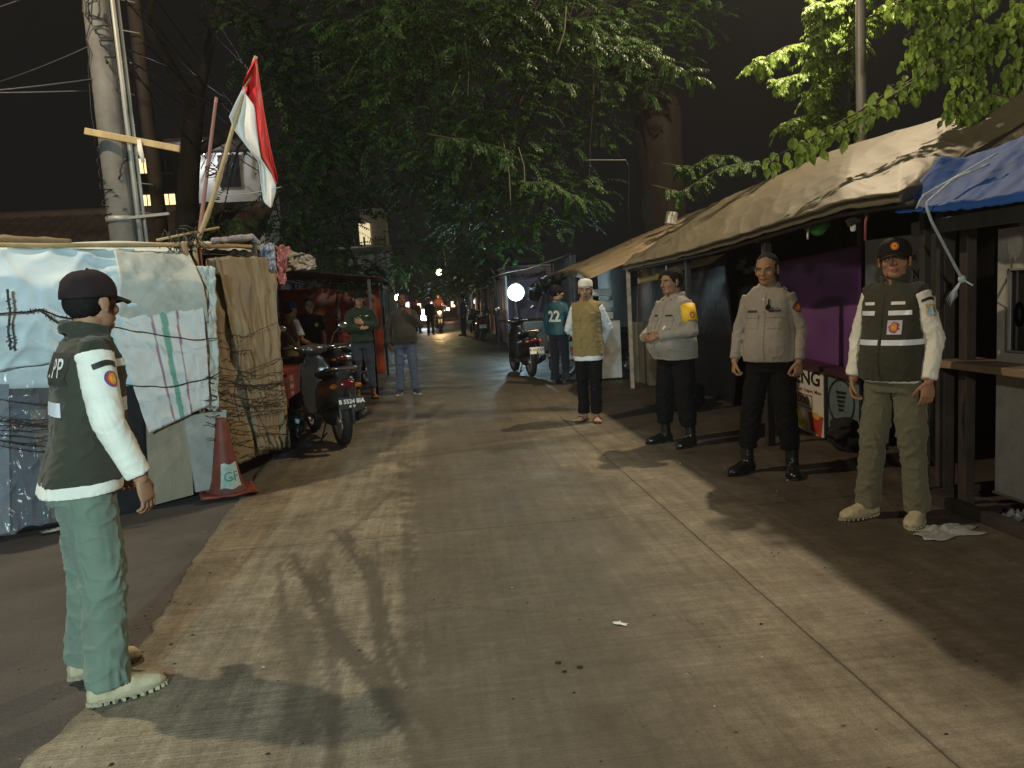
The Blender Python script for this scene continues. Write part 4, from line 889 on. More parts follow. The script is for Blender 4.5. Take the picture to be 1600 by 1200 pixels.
# interiors: rear wall and tarps
bw = MB(); bw.box((5.05, 8, 1.2), (.06, 14, 2.4)); bw.build('rear_wall', m_dkwood, None, label='dark board wall closing the stalls at the back under the tan canopy', cat='wall')
def xsheet(name, mat, quad, X, parent=None, off=.0, amp=.01, label=None, cat=None, nu=16, nv=12, seed=0., group=None):
    Q = [ax(*q, X) for q in quad]
    def fn(u, v): p = (Q[0]*(1-u)+Q[1]*u)*(1-v)+(Q[3]*(1-u)+Q[2]*u)*v; return p+V(-off-amp*(nz((u*4+seed, v*1.5, 0), 1, seed)+.5), 0, 0)
    mb = MB(); mb.grid(fn, nu, nv); o = mb.build(name, mat, parent, label=label, cat=cat, group=group); so = o.modifiers.new('t', 'SOLIDIFY'); so.thickness = .004; so.offset = 0; return o
def xpt(Xp, px0, py0, px1, py1, uv):   # point on plane X between two pixel corners
    a, b = ax(px0, py0, Xp), ax(px1, py1, Xp)
# banner with purple cloth
m_purple = M('purple_cloth', (.15, .050, .20), .75, .15, 1.5, .2, 30)
xsheet('banner', m_purple, [(1214, 410), (1347, 382), (1347, 588), (1226, 553)], 3.86, None, 0, .03, 'plain purple cloth banner hung between the officer and the guard', 'banner', 30, 24, 3.)
mb = MB(); a, b = ax(1212, 556, 3.7), ax(1350, 590, 3.7); mb.beam(a, b, .18, .05); mb.build('plank', M('maroon_painted_plank', (.06, .015, .03), .6, .3), None, label='dark maroon plank along the foot of the purple banner', cat='plank')
def flatboard(name, mat, quad, X, label, cat, th=.02):
    Q = [ax(*q, X) for q in quad]; d = V(th, 0, 0); mb = MB(); mb.add(Q+[q+d for q in Q], [(0, 1, 2, 3), (7, 6, 5, 4), (0, 4, 5, 1), (1, 5, 6, 2), (2, 6, 7, 3), (3, 7, 4, 0)], smooth=False)
    return mb.build(name, mat, None, label=label, cat=cat), Q
def on_board(Q, pts, off=.004):     # unit square (0..1 right, 0..1 down) -> board
    return [(Q[0]*(1-u)+Q[1]*u)*(1-v)+(Q[3]*(1-u)+Q[2]*u)*v+V(-off, 0, 0) for u, v in pts]
def btext(par, Q, t, u, v, size, asp, mat, name='lettering', off=.004, bold=0., xs=1.):
    vs, f2 = text_mesh(t, 1, 0, bold=bold); pts = [(u+p[0]*size/asp*xs, v-p[1]*size) for p in vs]; mb = MB(); mb.add(on_board(Q, pts, off), f2, 0, False); return mb.build(name, mat, par)
def bshape(par, Q, pts, mat, name, off=.003): mb = MB(); mb.add(on_board(Q, pts, off), [tuple(range(len(pts)))], 0, False); return mb.build(name, mat, par)
m_mwhite = M('menu_white', (.72, .68, .60), .6, .08, 3, .05); m_ink = M('print_black', (.015, .012, .012), .6, bump=0); m_inkb = M('print_brown', (.25, .07, .03), .6, bump=0); m_inky = M('print_yellow', (.62, .44, .06), .6, .3, 12, bump=0); m_inkr = M('print_red', (.50, .05, .03), .6, .4, 10, bump=0); m_inkg = M('print_green_leaf', (.10, .28, .05), .6, .3, 12, bump=0)
mn, Q = flatboard('menu_board', m_mwhite, [(1222, 572), (1288, 580), (1288, 690), (1232, 658)], 3.66, 'white drink menu board with red and yellow pictures and a price', 'menu board'); asp = .9
btext(mn, Q, 'DIENG', .46, .14, .30, asp*1.1, m_ink, bold=.025); btext(mn, Q, 'Kesi, Kemek, Dapet, Mam', .5, .33, .075, asp*1.0, m_inkb, bold=.01); btext(mn, Q, '4.000', .42, .50, .19, asp*1.1, m_inkb, 'price', bold=.015)
for e in (([(.14, .40), (.72, .40), (.72, .415), (.14, .415)]), ([(.14, .60), (.72, .60), (.72, .615), (.14, .615)]), ([(.70, .40), (.72, .40), (.72, .61), (.70, .61)])): bshape(mn, Q, e, m_inkb, 'price_frame')
cir = lambda cx, cy, rx, ry, n=18, w=.1: [(cx+rx*math.cos(2*math.pi*i/n)*(1+w*math.sin(3*i)), cy+ry*math.sin(2*math.pi*i/n)) for i in range(n)]
bshape(mn, Q, cir(.28, .78, .16, .15), m_inky, 'lemon_picture'); bshape(mn, Q, cir(.45, .88, .14, .10), m_inky, 'lemon_picture', .0035); bshape(mn, Q, [(.60, .66), (.98, .66), (.92, .97), (.66, .93)], m_inkr, 'red_drink_picture', .004); bshape(mn, Q, cir(.22, .68, .12, .07), m_inkg, 'leaf_picture', .0045); bshape(mn, Q, cir(.80, .68, .10, .05), m_inky, 'lemon_picture', .005)
mg, Q = flatboard('menu_board', M('grey_blue_board', (.13, .19, .20), .7, .2, 4), [(1289, 580), (1342, 590), (1342, 705), (1289, 690)], 3.66, 'grey blue board with a round black emblem beside the drink menu', 'signboard')
ring = lambda cx, cy, r, w, n=28: ([(cx+r*k*math.cos(2*math.pi*i/n), cy+r*k*math.sin(2*math.pi*i/n)*.8) for k in (1, 1-w) for i in range(n)], [(i, (i+1) % n, n+(i+1) % n, n+i) for i in range(n)])
vs, f2 = ring(.5, .38, .40, .10); mb = MB(); mb.add(on_board(Q, vs), f2, 0, False); mb.build('emblem_ring', m_ink, mg)
for k in range(5): bshape(mg, Q, [(.34+.02*k, .24+.06*k), (.66-.02*k, .23+.06*k), (.64-.02*k, .27+.06*k), (.36+.02*k, .28+.06*k)], m_ink, 'emblem_mark')
sg, Q = flatboard('signboard', M('grey_white_sign', (.42, .45, .44), .6, .1, 3, .1), [(1352, 376), (1462, 362), (1462, 502), (1352, 492)], 3.80, 'grey white signboard with large black letters behind the right guard', 'signboard')
btext(sg, Q, 'WARUNG', .62, .47, .15, 1.0, m_ink, bold=.02, xs=.8); btext(sg, Q, 'NASI  GOR', .55, .28, .10, 1.0, m_ink, bold=.01, xs=.9); btext(sg, Q, 'NG', .66, .74, .38, 1.0, m_ink, bold=.04)
# things between the officers
sq, Q = flatboard('signboard', M('print_green_board', (.06, .32, .10), .5, .2, 6, bump=0), [(1184, 414), (1214, 410), (1214, 452), (1184, 450)], 4.3, 'small bright red and green food sign behind the tall officer', 'signboard'); bshape(sq, Q, [(0, 0), (.7, 0), (1, .5), (1, 1), (.2, 1), (0, .7)], m_por, 'red_print')
for k in range(4): bshape(sq, Q, [(.15, .35+.14*k), (.75, .28+.14*k), (.8, .34+.14*k), (.2, .41+.14*k)], m_pwhite, 'print_stripe', .005)
flatboard('panel', M('pale_grey_panel', (.20, .20, .18), .6, .2), [(1152, 434), (1184, 430), (1184, 500), (1152, 500)], 4.4, 'pale grey panel behind the tall officer shoulder', 'panel')
for k, (x, y) in enumerate(((1156, 418), (1166, 424), (1160, 410), (1176, 420))): p = ax(x, y, 4.2); mb = MB(); mb.box(p, (.08, .09, .07), bevel=.01); mb.build('tub', m_pwhite, None, label='small white tub stacked left of the grey haired officer head', cat='tub', group='tubs behind the officer')
# dark tarps between
xsheet('tarp', m_dblue2, [(1000, 412), (1148, 392), (1152, 652), (1000, 612)], 3.75, None, 0, .12, 'crumpled dark blue tarp hanging behind the stout officer', 'tarp', 50, 40, 5.)
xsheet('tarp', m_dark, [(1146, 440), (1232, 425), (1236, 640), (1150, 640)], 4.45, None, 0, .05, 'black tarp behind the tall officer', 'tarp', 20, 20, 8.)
xsheet('tarp', M('olive_yellow_tarp', (.22, .17, .03), .5, .3, 4), [(1018, 417), (1136, 396), (1110, 413), (1022, 434)], 3.5, None, 0, .03, 'olive yellow tarp strip under the canopy above the stout officer', 'tarp', 16, 6, 2.)
xsheet('cloth', m_yel, [(996, 435), (1030, 428), (1028, 437), (997, 444)], 3.2, None, 0, .01, 'small bright yellow cloth tied under the canopy by the white post', 'cloth', 6, 3, 2.)
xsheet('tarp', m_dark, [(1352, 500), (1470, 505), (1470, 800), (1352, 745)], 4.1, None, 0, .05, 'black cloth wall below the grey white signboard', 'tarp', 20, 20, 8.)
mb = MB(); mb.box((4.15, 7.8, .32), (.55, 2.1, .56), bevel=.01); mb.build('stall_counter', m_dkwood, None, label='dark low stall counter under the menu boards', cat='counter')
mb = MB(); mb.box((3.55, 11.9, .50), (.5, .62, .98), bevel=.01); mb.box((3.28, 12.4, .50), (.03, .5, .98)); mb.build('counter', M('grimy_cream_panel', (.17, .15, .11), .7, .3, 3, .2, dirt=.5), None, label='grimy cream counter behind the white post', cat='counter')
bundle('sack', m_dark, [(3.50, 6.35, .04), (3.53, 6.3, .12), (3.52, 6.3, .28)], .125, 'black bulging sack on the ground below the grey blue board', 'sack', seed=12, amp=.5)
bundle('sack', m_dblue2, [(2.95, 8.9, .10), (3.15, 9.3, .14), (3.3, 9.8, .10)], .17, 'dark bundle lying under the tarp behind the stout officer', 'sack', seed=14, amp=.5)
# dangling small things under the canopy edge
blb = empty('light_bulb', ax(1333, 352, 3.0), 0, 'unlit white bulb hanging under the canopy edge near the blue tarp', 'bulb'); p = ax(1333, 352, 3.0); mb = MB(); mb.lathe((p[0], p[1], p[2]), [(.003, -.045), (.016, -.04), (.019, -.02), (.018, .0), (.012, .012)], 14); mb.build('globe', M('bulb_white', (.75, .75, .68), .35, bump=0), blb); mb = MB(); mb.lathe((p[0], p[1], p[2]), [(.013, .012), (.013, .035), (.005, .04)], 12); mb.tube([p+V(0, 0, .03), p+V(.0, 0, .12)], .002, 5); mb.build('socket', m_dark_patch, blb)
bundle('cloth', m_pgreen, [ax(1262, 352, 3.1), ax(1280, 358, 3.1), ax(1292, 350, 3.1)], .05, 'green cloth scrap hanging under the canopy above the purple banner', 'cloth', seed=3)
for (x, y0, y1, m) in ((1262, 362, 374, m_pwhite), (1002, 414, 424, m_pwhite), (1041, 414, 422, m_pwhite)):
    a = ax(x, y0, 3.0); b = ax(x, y1, 3.0); mb = MB(); mb.tube([a, b], .008, 6); mb.tube([a, a+V(.02, 0, .06)], .002, 4); mb.build('clip', m, None, label='tiny white clip dangling from the canopy edge', cat='clip', group='clips under the canopy edge')
mb = MB(); a, b = ax(1358, 318, 3.0), ax(1352, 376, 3.0); mb.tube([a, a*.5+b*.5+V(.0, .02, 0), b], .010, 6, ell=(1, .3)); mb.build('ribbon', M('pink_ribbon', (.4, .12, .13), .6, bump=0), None, label='pink ribbon hanging from the canopy above the guard cap', cat='ribbon')
mb = MB(); p = ax(1049, 341, 4.0); mb.box(p, (.16, .14, .20), rot=np.array(Matrix.Rotation(R_(12), 3, 'Y')), bevel=.015); mb.build('junction_box', M('pale_box', (.5, .5, .45), .5), None, label='small pale box propped at the far end of the canopy', cat='box')
# litter
def litter(px, py, w, l, h, mat, name, label, cat, seed, rz=0.):
    c = gp(px, py, 0); rs = (math.cos(rz), math.sin(rz))
    def fn(u, v):
        x, y = (u-.5)*w, (v-.5)*l; e = 1+.5*nz((u*3, v*3, seed), 1, seed); x *= e; y *= e
        return (c[0]+x*rs[0]-y*rs[1], c[1]+x*rs[1]+y*rs[0], .006+h*max(0, abs(nz((u*5, v*5, 0), 1, seed))*2*(1-abs(u-.5)*1.6)*(1-abs(v-.5)*1.6)))
    mb = MB(); mb.grid(fn, 18, 14); o = mb.build(name, mat, None, label=label, cat=cat); so = o.modifiers.new('t', 'SOLIDIFY'); so.thickness = .0015
m_bag = M('thin_plastic', (.40, .42, .42), .25, .1, 10, .5, 30, alpha=.75, spec=.8)
litter(1478, 832, .36, .20, .05, m_bag, 'plastic_bag', 'flattened clear plastic bag on the ground beside the guard boots', 'plastic bag', 4, .15); litter(969, 976, .065, .022, .012, m_pwhite, 'paper_scrap', 'white paper scrap lying on the middle of the road', 'paper scrap', 2, -.6)
litter(1590, 806, .20, .12, .06, m_bag, 'plastic_bag', 'crumpled plastic bag by the stall skid at the right edge', 'plastic bag', 9, .4)
for k, (x, y) in enumerate(((872, 1036), (906, 1043), (882, 1050))):
    c = gp(x, y); mb = MB(); mb.ell(c+V(0, 0, .003), (.014-.003*(k == 2), .011-.003*(k == 2), .003), n=8); mb.build('mud_clod', m_dark, None, label='small dark clod stuck to the concrete road', cat='clod', group='dark clods on the road')
litter(94, 828, .22, .07, .03, m_palerag, 'cloth_scrap', 'pale cloth scrap on the ground beside the plastic sheet', 'scrap', 5, .5)
# second canopy, farther along
c2 = empty('canopy', (3.4, 15, 0), 0, 'ribbed bamboo and canvas canopy just beyond the tan one', 'canopy')
m_rib = M('ribbed_tan_canvas', (.30, .235, .15), .6, .25, 4, .4, 30, stretch=(1, 4, 1), dirt=.5, dcol=(.12, .09, .06))
roof_sheet('canvas_tarp', m_rib, c2, [(2.45, 11.95, 1.70), (2.55, 13.5, 1.88), (2.6, 16, 1.95), (2.6, 18.2, 1.90)], [(4.6, 11.4, 2.55), (4.6, 13.5, 2.72), (4.6, 16, 2.68), (4.5, 18.2, 2.55)], 60, 22, .05, 9, .02, 9., .10)
for x, y, h in ((2.72, 13.4, 1.8), (2.72, 16.0, 1.88), (2.72, 18., 1.86), (4.5, 12.5, 2.5), (4.5, 17.8, 2.5)): post(c2, x, y, h, .05, m_steel)
bundle('rag', m_dark, [(2.55, 15.0, 1.85), (2.55, 16.5, 1.78), (2.55, 18.3, 1.70), (2.5, 18.4, 1.4)], .16, 'black ragged cloth hanging from the far edge of the ribbed canopy', 'rag', seed=21, flat=.7, amp=.6)
mb = MB(); mb.box((3.9, 14.8, 1.0), (.05, 5.5, 2.)); mb.build('stall_wall', m_dkwood, None, label='dark board wall under the ribbed canopy', cat='wall')
mb = MB()
for k, (z, c) in enumerate(((1.30, 0), (1.10, 0), (1.50, 0))): mb.box((2.95, 13.0+.05*k, z), (.30, .22, .12), bevel=.02)
mb.box((2.98, 13.05, .52), (.42, .4, .98), bevel=.01); mb.build('food_box', M('white_tub', (.45, .46, .44), .5), None, label='white food containers stacked behind the man in the prayer cap', cat='containers')
# shopping bag held by the rider
sb = MB(); hpw = V(2.33, 12.80, 0); sb.box((hpw[0], hpw[1], .56), (.22, .12, .30), bevel=.02); v = sb.verts(); v[:, 0] += .012*np.sin(v[:, 2]*30); sb.v = [v]; o = sb.build('shopping_bag', M('bag_white', (.52, .50, .44), .5, .1, 8, .3), None, label='white shopping bag with red mark hanging from the hand of the rider', cat='shopping bag')
mb = MB(); mb.tube([hpw+V(-.07, -.03, .70), hpw+V(-.02, -.02, .84), hpw+V(.03, -.02, .84), hpw+V(.07, -.03, .70)], .006, 6); mb.build('handle', m_mwhite, o)
vs, f2 = disc_grid(.03, .045); mb = MB(); mb.box((hpw[0]+.0, hpw[1]-.065, .58), (.09, .006, .09)); mb.ell((hpw[0]+.0, hpw[1]-.064, .50), (.04, .004, .03)); mb.build('red_mark', M('bag_red', (.55, .10, .03), .5, bump=0), o)
# purple kiosk lit by the white lamp
kx0, kx1, ky = 2.35, 4.2, 23.6
kk = empty('kiosk', (3.3, 24.5, 0), 0, 'mauve kiosk van with a line of pale lettering beside the bright white lamp', 'kiosk')
m_mauve = M('mauve_panel', (.16, .10, .17), .5, .12, 2, .1); mb = MB(); mb.box(((kx0+kx1)/2, ky+1.1, 1.22), (kx1-kx0, 2.2, 2.36), bevel=.03); mb.build('kiosk_body', m_mauve, kk)
mb = MB(); mb.box(((kx0+kx1)/2, ky+1.1, 2.43), (kx1-kx0+.1, 2.3, .06)); mb.build('roof', M('mauve_trim', (.25, .18, .26), .5), kk)
for z in (2.0, 1.62, .6): mb = MB(); mb.box(((kx0+kx1)/2, ky-.012, z), (kx1-kx0-.1, .02, .025)); mb.build('trim', _mc['mauve_trim'], kk)
vs, f2 = text_mesh('KAPLAN DARI A', .17, .002, xs=1., bold=.004); mb = MB(); mb.add([((kx0+kx1)/2-.25+p[0], ky-.01+0*p[2], 2.14+p[1]) for p in vs], f2, 0, False); mb.build('lettering', M('pale_print', (.55, .5, .55), .5, bump=0), kk)

# grit, leaf crumbs and scraps scattered over the ground
rs = random.Random(77); mb = MB()
for k in range(2600):
    z = rs.random()
    if z < .30: y = rs.uniform(1.9, 14); x = LE(y)+rs.gauss(0, .22)
    elif z < .60: y = rs.uniform(1.9, 14); x = 2.6+rs.gauss(0, .6)
    else: x = rs.uniform(-1.9, 3.2); y = 1.8+rs.random()**1.4*14
    if -2.6 > x: continue
    r = rs.choice((.002, .0025, .003, .004, .006, .009))*rs.uniform(.7, 1.3); a0 = rs.uniform(0, 6.28); n = rs.choice((4, 5, 6)); h = r*rs.uniform(.15, .6); el = rs.uniform(.4, 1.)
    q = [(x+r*math.cos(a0+2*math.pi*i/n)*rs.uniform(.7, 1.2), y+el*r*math.sin(a0+2*math.pi*i/n)*rs.uniform(.7, 1.2), .001) for i in range(n)]+[(x+rs.uniform(-.3, .3)*r, y, .001+h)]
    mb.add(q, [(i, (i+1) % n, n) for i in range(n)], rs.choices((0, 1, 2, 3), (6, 3, 1.2, .25))[0], False)
mb.build('grit', [m_dark, M('brown_crumbs', (.09, .06, .035), .8, bump=0), M('pale_grit', (.28, .26, .22), .8, bump=0), m_pwhite], kind='stuff')
# ---------------------------------------------------------------- the people in the photograph
def yawto(dx, dy): return math.atan2(dy, dx)-math.pi/2
def shield(s):   # generic emblem: orange-red flame disc inside a purple-blue oval
    return [(*disc_grid(.031*s, .036*s), 0, .003), (*disc_grid(.025*s, .030*s), 1, .0045), (*disc_grid(.018*s, .024*s, 0, .001*s), 2, .006), (*disc_grid(.007*s, .014*s, -.006*s, 0), 3, .007), (*disc_grid(.006*s, .011*s, .008*s, -.004*s), 3, .007)]
def txt(t, size, mi, off, xs=1., cx=0, cy=0, bold=0.):
    v, f = text_mesh(t, size, 0, xs=xs, bold=bold); return ([(p[0]+cx, p[1]+cy) for p in v], f, mi, off)

# --- security guard in the left foreground, seen from behind
pg = person('guard', 'security guard in dark cap and green vest standing alone at the left, back to us', (-1.43, 3.20, .004), yawto(.86, .51), 1.685, dict(
    vox=.0065, hvox=.0038, hand_vox=.0030, seed=3., hyaw=30, hpitch=4, cap=(.022, .013, .015), hair=(.012, .010, .010), lean=(.0, .15),
    armR=dict(el=(.225, .075, 1.12), wr=(.235, .165, .885), d=(-.02, .22, -1), n=(-.75, -.65, 0), curl=(16, 26, 18), th=.25),
    armL=dict(el=(-.22, .03, 1.12), wr=(-.22, .15, .90), d=(0, .3, -1), curl=(22, 30, 20)),
    footR=(.155, -.02, -3), footL=(-.165, -.05, 5), top=dict(mat=m_white, z0=.838, amp=.0035, inf=-.006, hem=.034, slim=1.20, collar=False), vest=dict(mat=m_vest, z0=.882, inf=.008), belly=.25,
    legs=dict(mat=m_green, k=1.08, zt=.88, amp=.010, cuff=.07, r=(.090, .090, .083, .078, .078, .080)), shoe_mat=m_suede, sole_mat=m_tansole, shaft=.13))
band(pg, 'vest', 1.150, 1.205, [(-168, -30), (35, 65), (115, 160)], m_refl)
band(pg, 'vest', 1.33, 1.36, [(40, 72)], m_refl)
put(pg, 'vest', 'back_panel', [(*rect_grid(.30, .125, 14, 8), 0, .004)], (0, 0, 1.335), (0, -1, 0), [M('vest_panel', (.022, .026, .02), .8)])
put(pg, 'vest', 'back_lettering', [txt('POL PP', .105, 0, .006, .80, bold=.0008)], (0, 0, 1.335), (0, -1, 0), [M('lettering_grey_white', (.62, .62, .60), .5, bump=0)])
put(pg, 'top', 'shoulder_patch', [(*rect_grid(.085, .022, 10, 3, 0, .052, lambda u: .012*math.sin(math.pi*u)), 4, .003)]+shield(.90), (.19, .07, 1.285), (1, .75, .08), [m_pblue, m_pred, m_por, m_gold, m_dark_patch])
# --- security guard at the right
pr = person('guard', 'security guard in black cap, olive vest and tan boots by the stall post', (2.76, 4.36, .004), yawto(-.90, -.48), 1.70, dict(
    vox=.008, seed=8., hyaw=30, hpitch=-2, cap=(.012, .011, .012), cap_badge=True, hair=(.010, .009, .009), face_w=1.1, belly=.5, w=1.0,
    armL=dict(el=(-.225, -.03, 1.11), wr=(-.225, .035, .87), d=(0.02, .12, -1), n=(.8, -.6, 0), curl=(20, 26, 18), th=.5), armR=dict(el=(.23, .0, 1.11), wr=(.225, .07, .87), d=(0, .2, -1), curl=(26, 36, 24)),
    footR=(.15, .05, -16), footL=(-.115, -.05, 18), top=dict(mat=m_white, z0=.86, amp=.006, inf=-.006), vest=dict(mat=m_vest, z0=.875, inf=.004), 
    legs=dict(mat=m_olive, k=.95, amp=.009, cuff=.07, r=(.102, .094, .084, .078, .076, .076)), shoe_mat=m_suede, sole_mat=m_tansole, shaft=.12))
band(pr, 'vest', 1.09, 1.122, [(-172, 86), (94, 188)], m_refl)
band(pr, 'vest', 1.265, 1.292, [(30, 70), (106, 152)], m_refl)
put(pr, 'vest', 'zip', [(*rect_grid(.006, .50, 1, 24), 0, .004)], (0, 0, 1.15), (0, 1, 0), [m_dark_patch])
put(pr, 'vest', 'name_tag', [(*rect_grid(.075, .018, 6, 2), 0, .004)], (-.085, 0, 1.335), (0, 1, 0), [m_pwhite])
put(pr, 'vest', 'name_tag', [(*rect_grid(.07, .018, 6, 2), 0, .004)], (.09, 0, 1.335), (0, 1, 0), [m_pwhite])
put(pr, 'vest', 'chest_badge', [(*rect_grid(.078, .082, 6, 6), 4, .003)]+shield(.95), (-.075, 0, 1.195), (0, 1, 0), [m_pblue, m_pred, m_por, m_gold, M('badge_cloth', (.55, .5, .55), .7, bump=0)])
put(pr, 'top', 'shoulder_patch', [(*rect_grid(.095, .018, 10, 3, 0, .055, lambda u: .014*math.sin(math.pi*u)), 4, .003), (*rect_grid(.062, .070, 4, 4), 1, .003), (*rect_grid(.050, .056, 4, 4), 0, .0045), (*rect_grid(.014, .05, 2, 4, -.004), 2, .006), (*rect_grid(.014, .034, 2, 4, .014, .004), 3, .006), (*rect_grid(.05, .010, 4, 2, 0, .028), 1, .006)],
    (-.20, .0, 1.285), (-1, .25, .06), [m_lblue, m_gold, m_pwhite, m_pgreen, m_dark_patch])
# --- police officer, middle right
po = person('officer', 'police officer with short grey hair and hanging arms beside the purple banner', (2.60, 5.74, .004), yawto(-.66, -.72), 1.715, dict(
    vox=.008, seed=5., hyaw=2, hpitch=7, hair=(.03, .028, .026), hair_vol=.985, belly=.6, w=.97, skin=(.33, .19, .11),
    armL=dict(el=(-.225, -.03, 1.12), wr=(-.235, .05, .88), d=(-.02, .2, -1), n=(.8, -.5, 0), curl=(45, 50, 30)), armR=dict(el=(.23, -.01, 1.12), wr=(.25, .07, .885), d=(.06, .2, -1), n=(-.8, -.5, 0), curl=(45, 50, 30)),
    footR=(.18, .05, -20), footL=(-.16, .0, 22), top=dict(mat=m_police, z0=.885, amp=.006, inf=.010, hem=.012, name='uniform_shirt'),
    legs=dict(mat=m_black, amp=.008, cuff=.20, r=(.100, .092, .080, .076, .082, .066)), shoe_mat=m_blkboot, shaft=.25))
def uniform_details(p, lx=.085):
    for sx in (-1, 1):
        put(p, 'top', 'chest_pocket', [(*rect_grid(.10, .105, 8, 8), 0, .005), (*rect_grid(.106, .035, 8, 3, 0, .045), 0, .009), (*rect_grid(.108, .003, 8, 1, 0, .027), 1, .0065)], (sx*lx, 0, 1.195), (0, 1, 0), [m_police, M('pocket_seam', (.13, .11, .09), .9, bump=0)])
        put(p, 'top', 'name_tape', [(*rect_grid(.085, .016, 6, 2), 0, .004)], (sx*lx, 0, 1.272), (0, 1, 0), [m_dark_patch])
    put(p, 'top', 'placket', [(*rect_grid(.030, .52, 3, 24), 0, .0035), (*rect_grid(.002, .52, 1, 24, .016), 1, .0045)], (0, 0, 1.15), (0, 1, 0), [m_police, _mc['pocket_seam']])
    for k in range(5): put(p, 'top', 'button', [(*disc_grid(.006, .006, 0, 0, 10), 0, .006)], (0, 0, 1.36-.095*k), (0, 1, 0), [m_btn])
uniform_details(po)
put(po, 'top', 'lettering', [txt('POLRI', .022, 0, .006)], (-.085, 0, 1.290), (0, 1, 0), [m_dark_patch])
put(po, 'top', 'radio_microphone', [(*disc_grid(.018, .024), 0, .022), (*rect_grid(.012, .05, 2, 4, 0, .035), 0, .012)], (-.045, 0, 1.30), (0, 1, 0), [m_black])
put(po, 'top', 'shoulder_patch', [(*disc_grid(.04, .045), 0, .003), (*disc_grid(.026, .030), 1, .0045), (*disc_grid(.010, .014), 2, .006)], (-.20, 0, 1.29), (-1, .3, .1), [M('patch_brown', (.13, .05, .03), .7, bump=0), m_pred, m_gold])
put(po, 'top', 'epaulette', [(*rect_grid(.05, .085, 3, 6), 0, .004), (*rect_grid(.03, .03, 2, 2, 0, .01), 1, .006)], (-.135, -.005, 1.38), (-.1, .1, 1), [M('navy_epaulette', (.02, .025, .05), .8), m_pwhite], up=(1, 0, 0))
# --- stout police officer with clasped hands
pf = person('officer', 'stout police officer with clasped hands and a yellow armband on his sleeve', (2.29, 7.13, .004), yawto(-.93, -.38), 1.665, dict(
    vox=.008, seed=6., hyaw=-4, hpitch=2, hair=(.014, .011, .010), hair_vol=1.03, belly=1.3, w=1.15, face_w=1.16, hs=1.03, neck=.066, skin=(.31, .17, .10),
    armL=dict(el=(-.305, .03, 1.12), wr=(-.085, .275, 1.085), d=(.95, .25, -.1), n=(.1, -.9, -.5), curl=(25, 35, 25)), armR=dict(el=(.305, .03, 1.12), wr=(.095, .29, 1.07), d=(-.95, .15, -.15), n=(-.1, -.9, .3), curl=(30, 40, 25)),
    footR=(.16, .03, -12), footL=(-.16, -.02, 14), top=dict(mat=m_police, z0=.845, amp=.006, inf=.010, hem=.010, name='uniform_shirt'),
    legs=dict(mat=m_black, amp=.008, cuff=.20, r=(.105, .095, .082, .076, .080, .066), k=1.03), shoe_mat=m_blkboot, shaft=.25))
uniform_details(pf, .095)
put(pf, 'top', 'medal', [(*disc_grid(.014, .018), 0, .010)], (-.085, 0, 1.16), (0, 1, 0), [M('medal_silver', (.7, .68, .6), .3, metal=.6, bump=0)])
put(pf, 'top', 'collar_tab', [(*rect_grid(.028, .016, 2, 2), 0, .006)], (-.06, 0, 1.40), (0, 1, .3), [m_pred]); put(pf, 'top', 'collar_tab', [(*rect_grid(.028, .016, 2, 2), 0, .006)], (.06, 0, 1.40), (0, 1, .3), [m_pred])
A = pf['arms'][-1]; s_, e_ = pf['sh'][-1], A['el']; mb = MB(); q0 = s_+(e_-s_)*.12; q1 = s_+(e_-s_)*.70; mb.tube([q0, q0*.5+q1*.5, q1], (.0745, .071, .069), 22, ell=(1, 1))
ab = mb.build('armband', m_yel, pf['root'], world=False)
tt = (ab, *[x for x in (mb.verts(), mb.f)]); pf['ab'] = tt
put(pf, 'ab', 'armband_emblem', [(*disc_grid(.026, .032, 0, .012), 0, .003), (*disc_grid(.014, .018, 0, .012), 1, .0045), (*rect_grid(.085, .020, 8, 2, 0, -.045), 2, .003), (*rect_grid(.07, .008, 8, 2, 0, -.066), 2, .003)], (s_+e_)/2, (-1, .35, .1), [m_pred, m_gold, m_dark_patch])
# --- elderly man with white prayer cap
m_khaki = fabric('khaki_quilted_vest_cloth', (.24, .175, .07)); m_wsilk = M('white_shirt_silk', (.66, .68, .70), .45, .08, 8, .2, 100, sheen=.2)
pc = person('man', 'man in a white prayer cap and khaki vest, hands behind his back, in sandals', (1.80, 8.84, .004), yawto(-.38, -.92), 1.64, dict(
    vox=.009, seed=7., hyaw=6, hpitch=0, kufi=True, glasses=True, goatee=True, hair=None, skin=(.36, .22, .14), belly=.3, w=.97, neck=.05,
    armL=dict(el=(-.25, -.10, 1.12), wr=(-.13, -.24, .93), d=(.8, -.1, -.4), n=(0, -1, 0), curl=(40, 50, 30)), armR=dict(el=(.25, -.10, 1.12), wr=(.07, -.25, .92), d=(-.8, 0, -.3), n=(0, -1, 0), curl=(40, 50, 30)),
    footR=(.085, .0, -20), footL=(-.075, .05, 14), top=dict(mat=m_wsilk, z0=.74, amp=.006, inf=-.004, hem=.026), vest=dict(mat=m_khaki, z0=.80, inf=.010, amp=.010),
    legs=dict(mat=m_black, amp=.009, cuff=.10, r=(.095, .088, .075, .068, .066, .066)), shoe='sandal'))
put(pc, 'vest', 'shirt_front', [([(-.014, .38), (.014, .38), (.055, -.36), (-.055, -.36)], [(0, 1, 2, 3)], 0, .006)], (.0, 0, 1.10), (0, 1, 0), [m_wsilk])
for sx in (-1, 1):
    for zz in (1.20, .97): put(pc, 'vest', 'vest_pocket', [(*rect_grid(.10, .12, 8, 8), 0, .008), (*rect_grid(.108, .04, 8, 3, 0, .05), 0, .015)], (sx*.11, 0, zz), (0, 1, 0), [m_khaki])
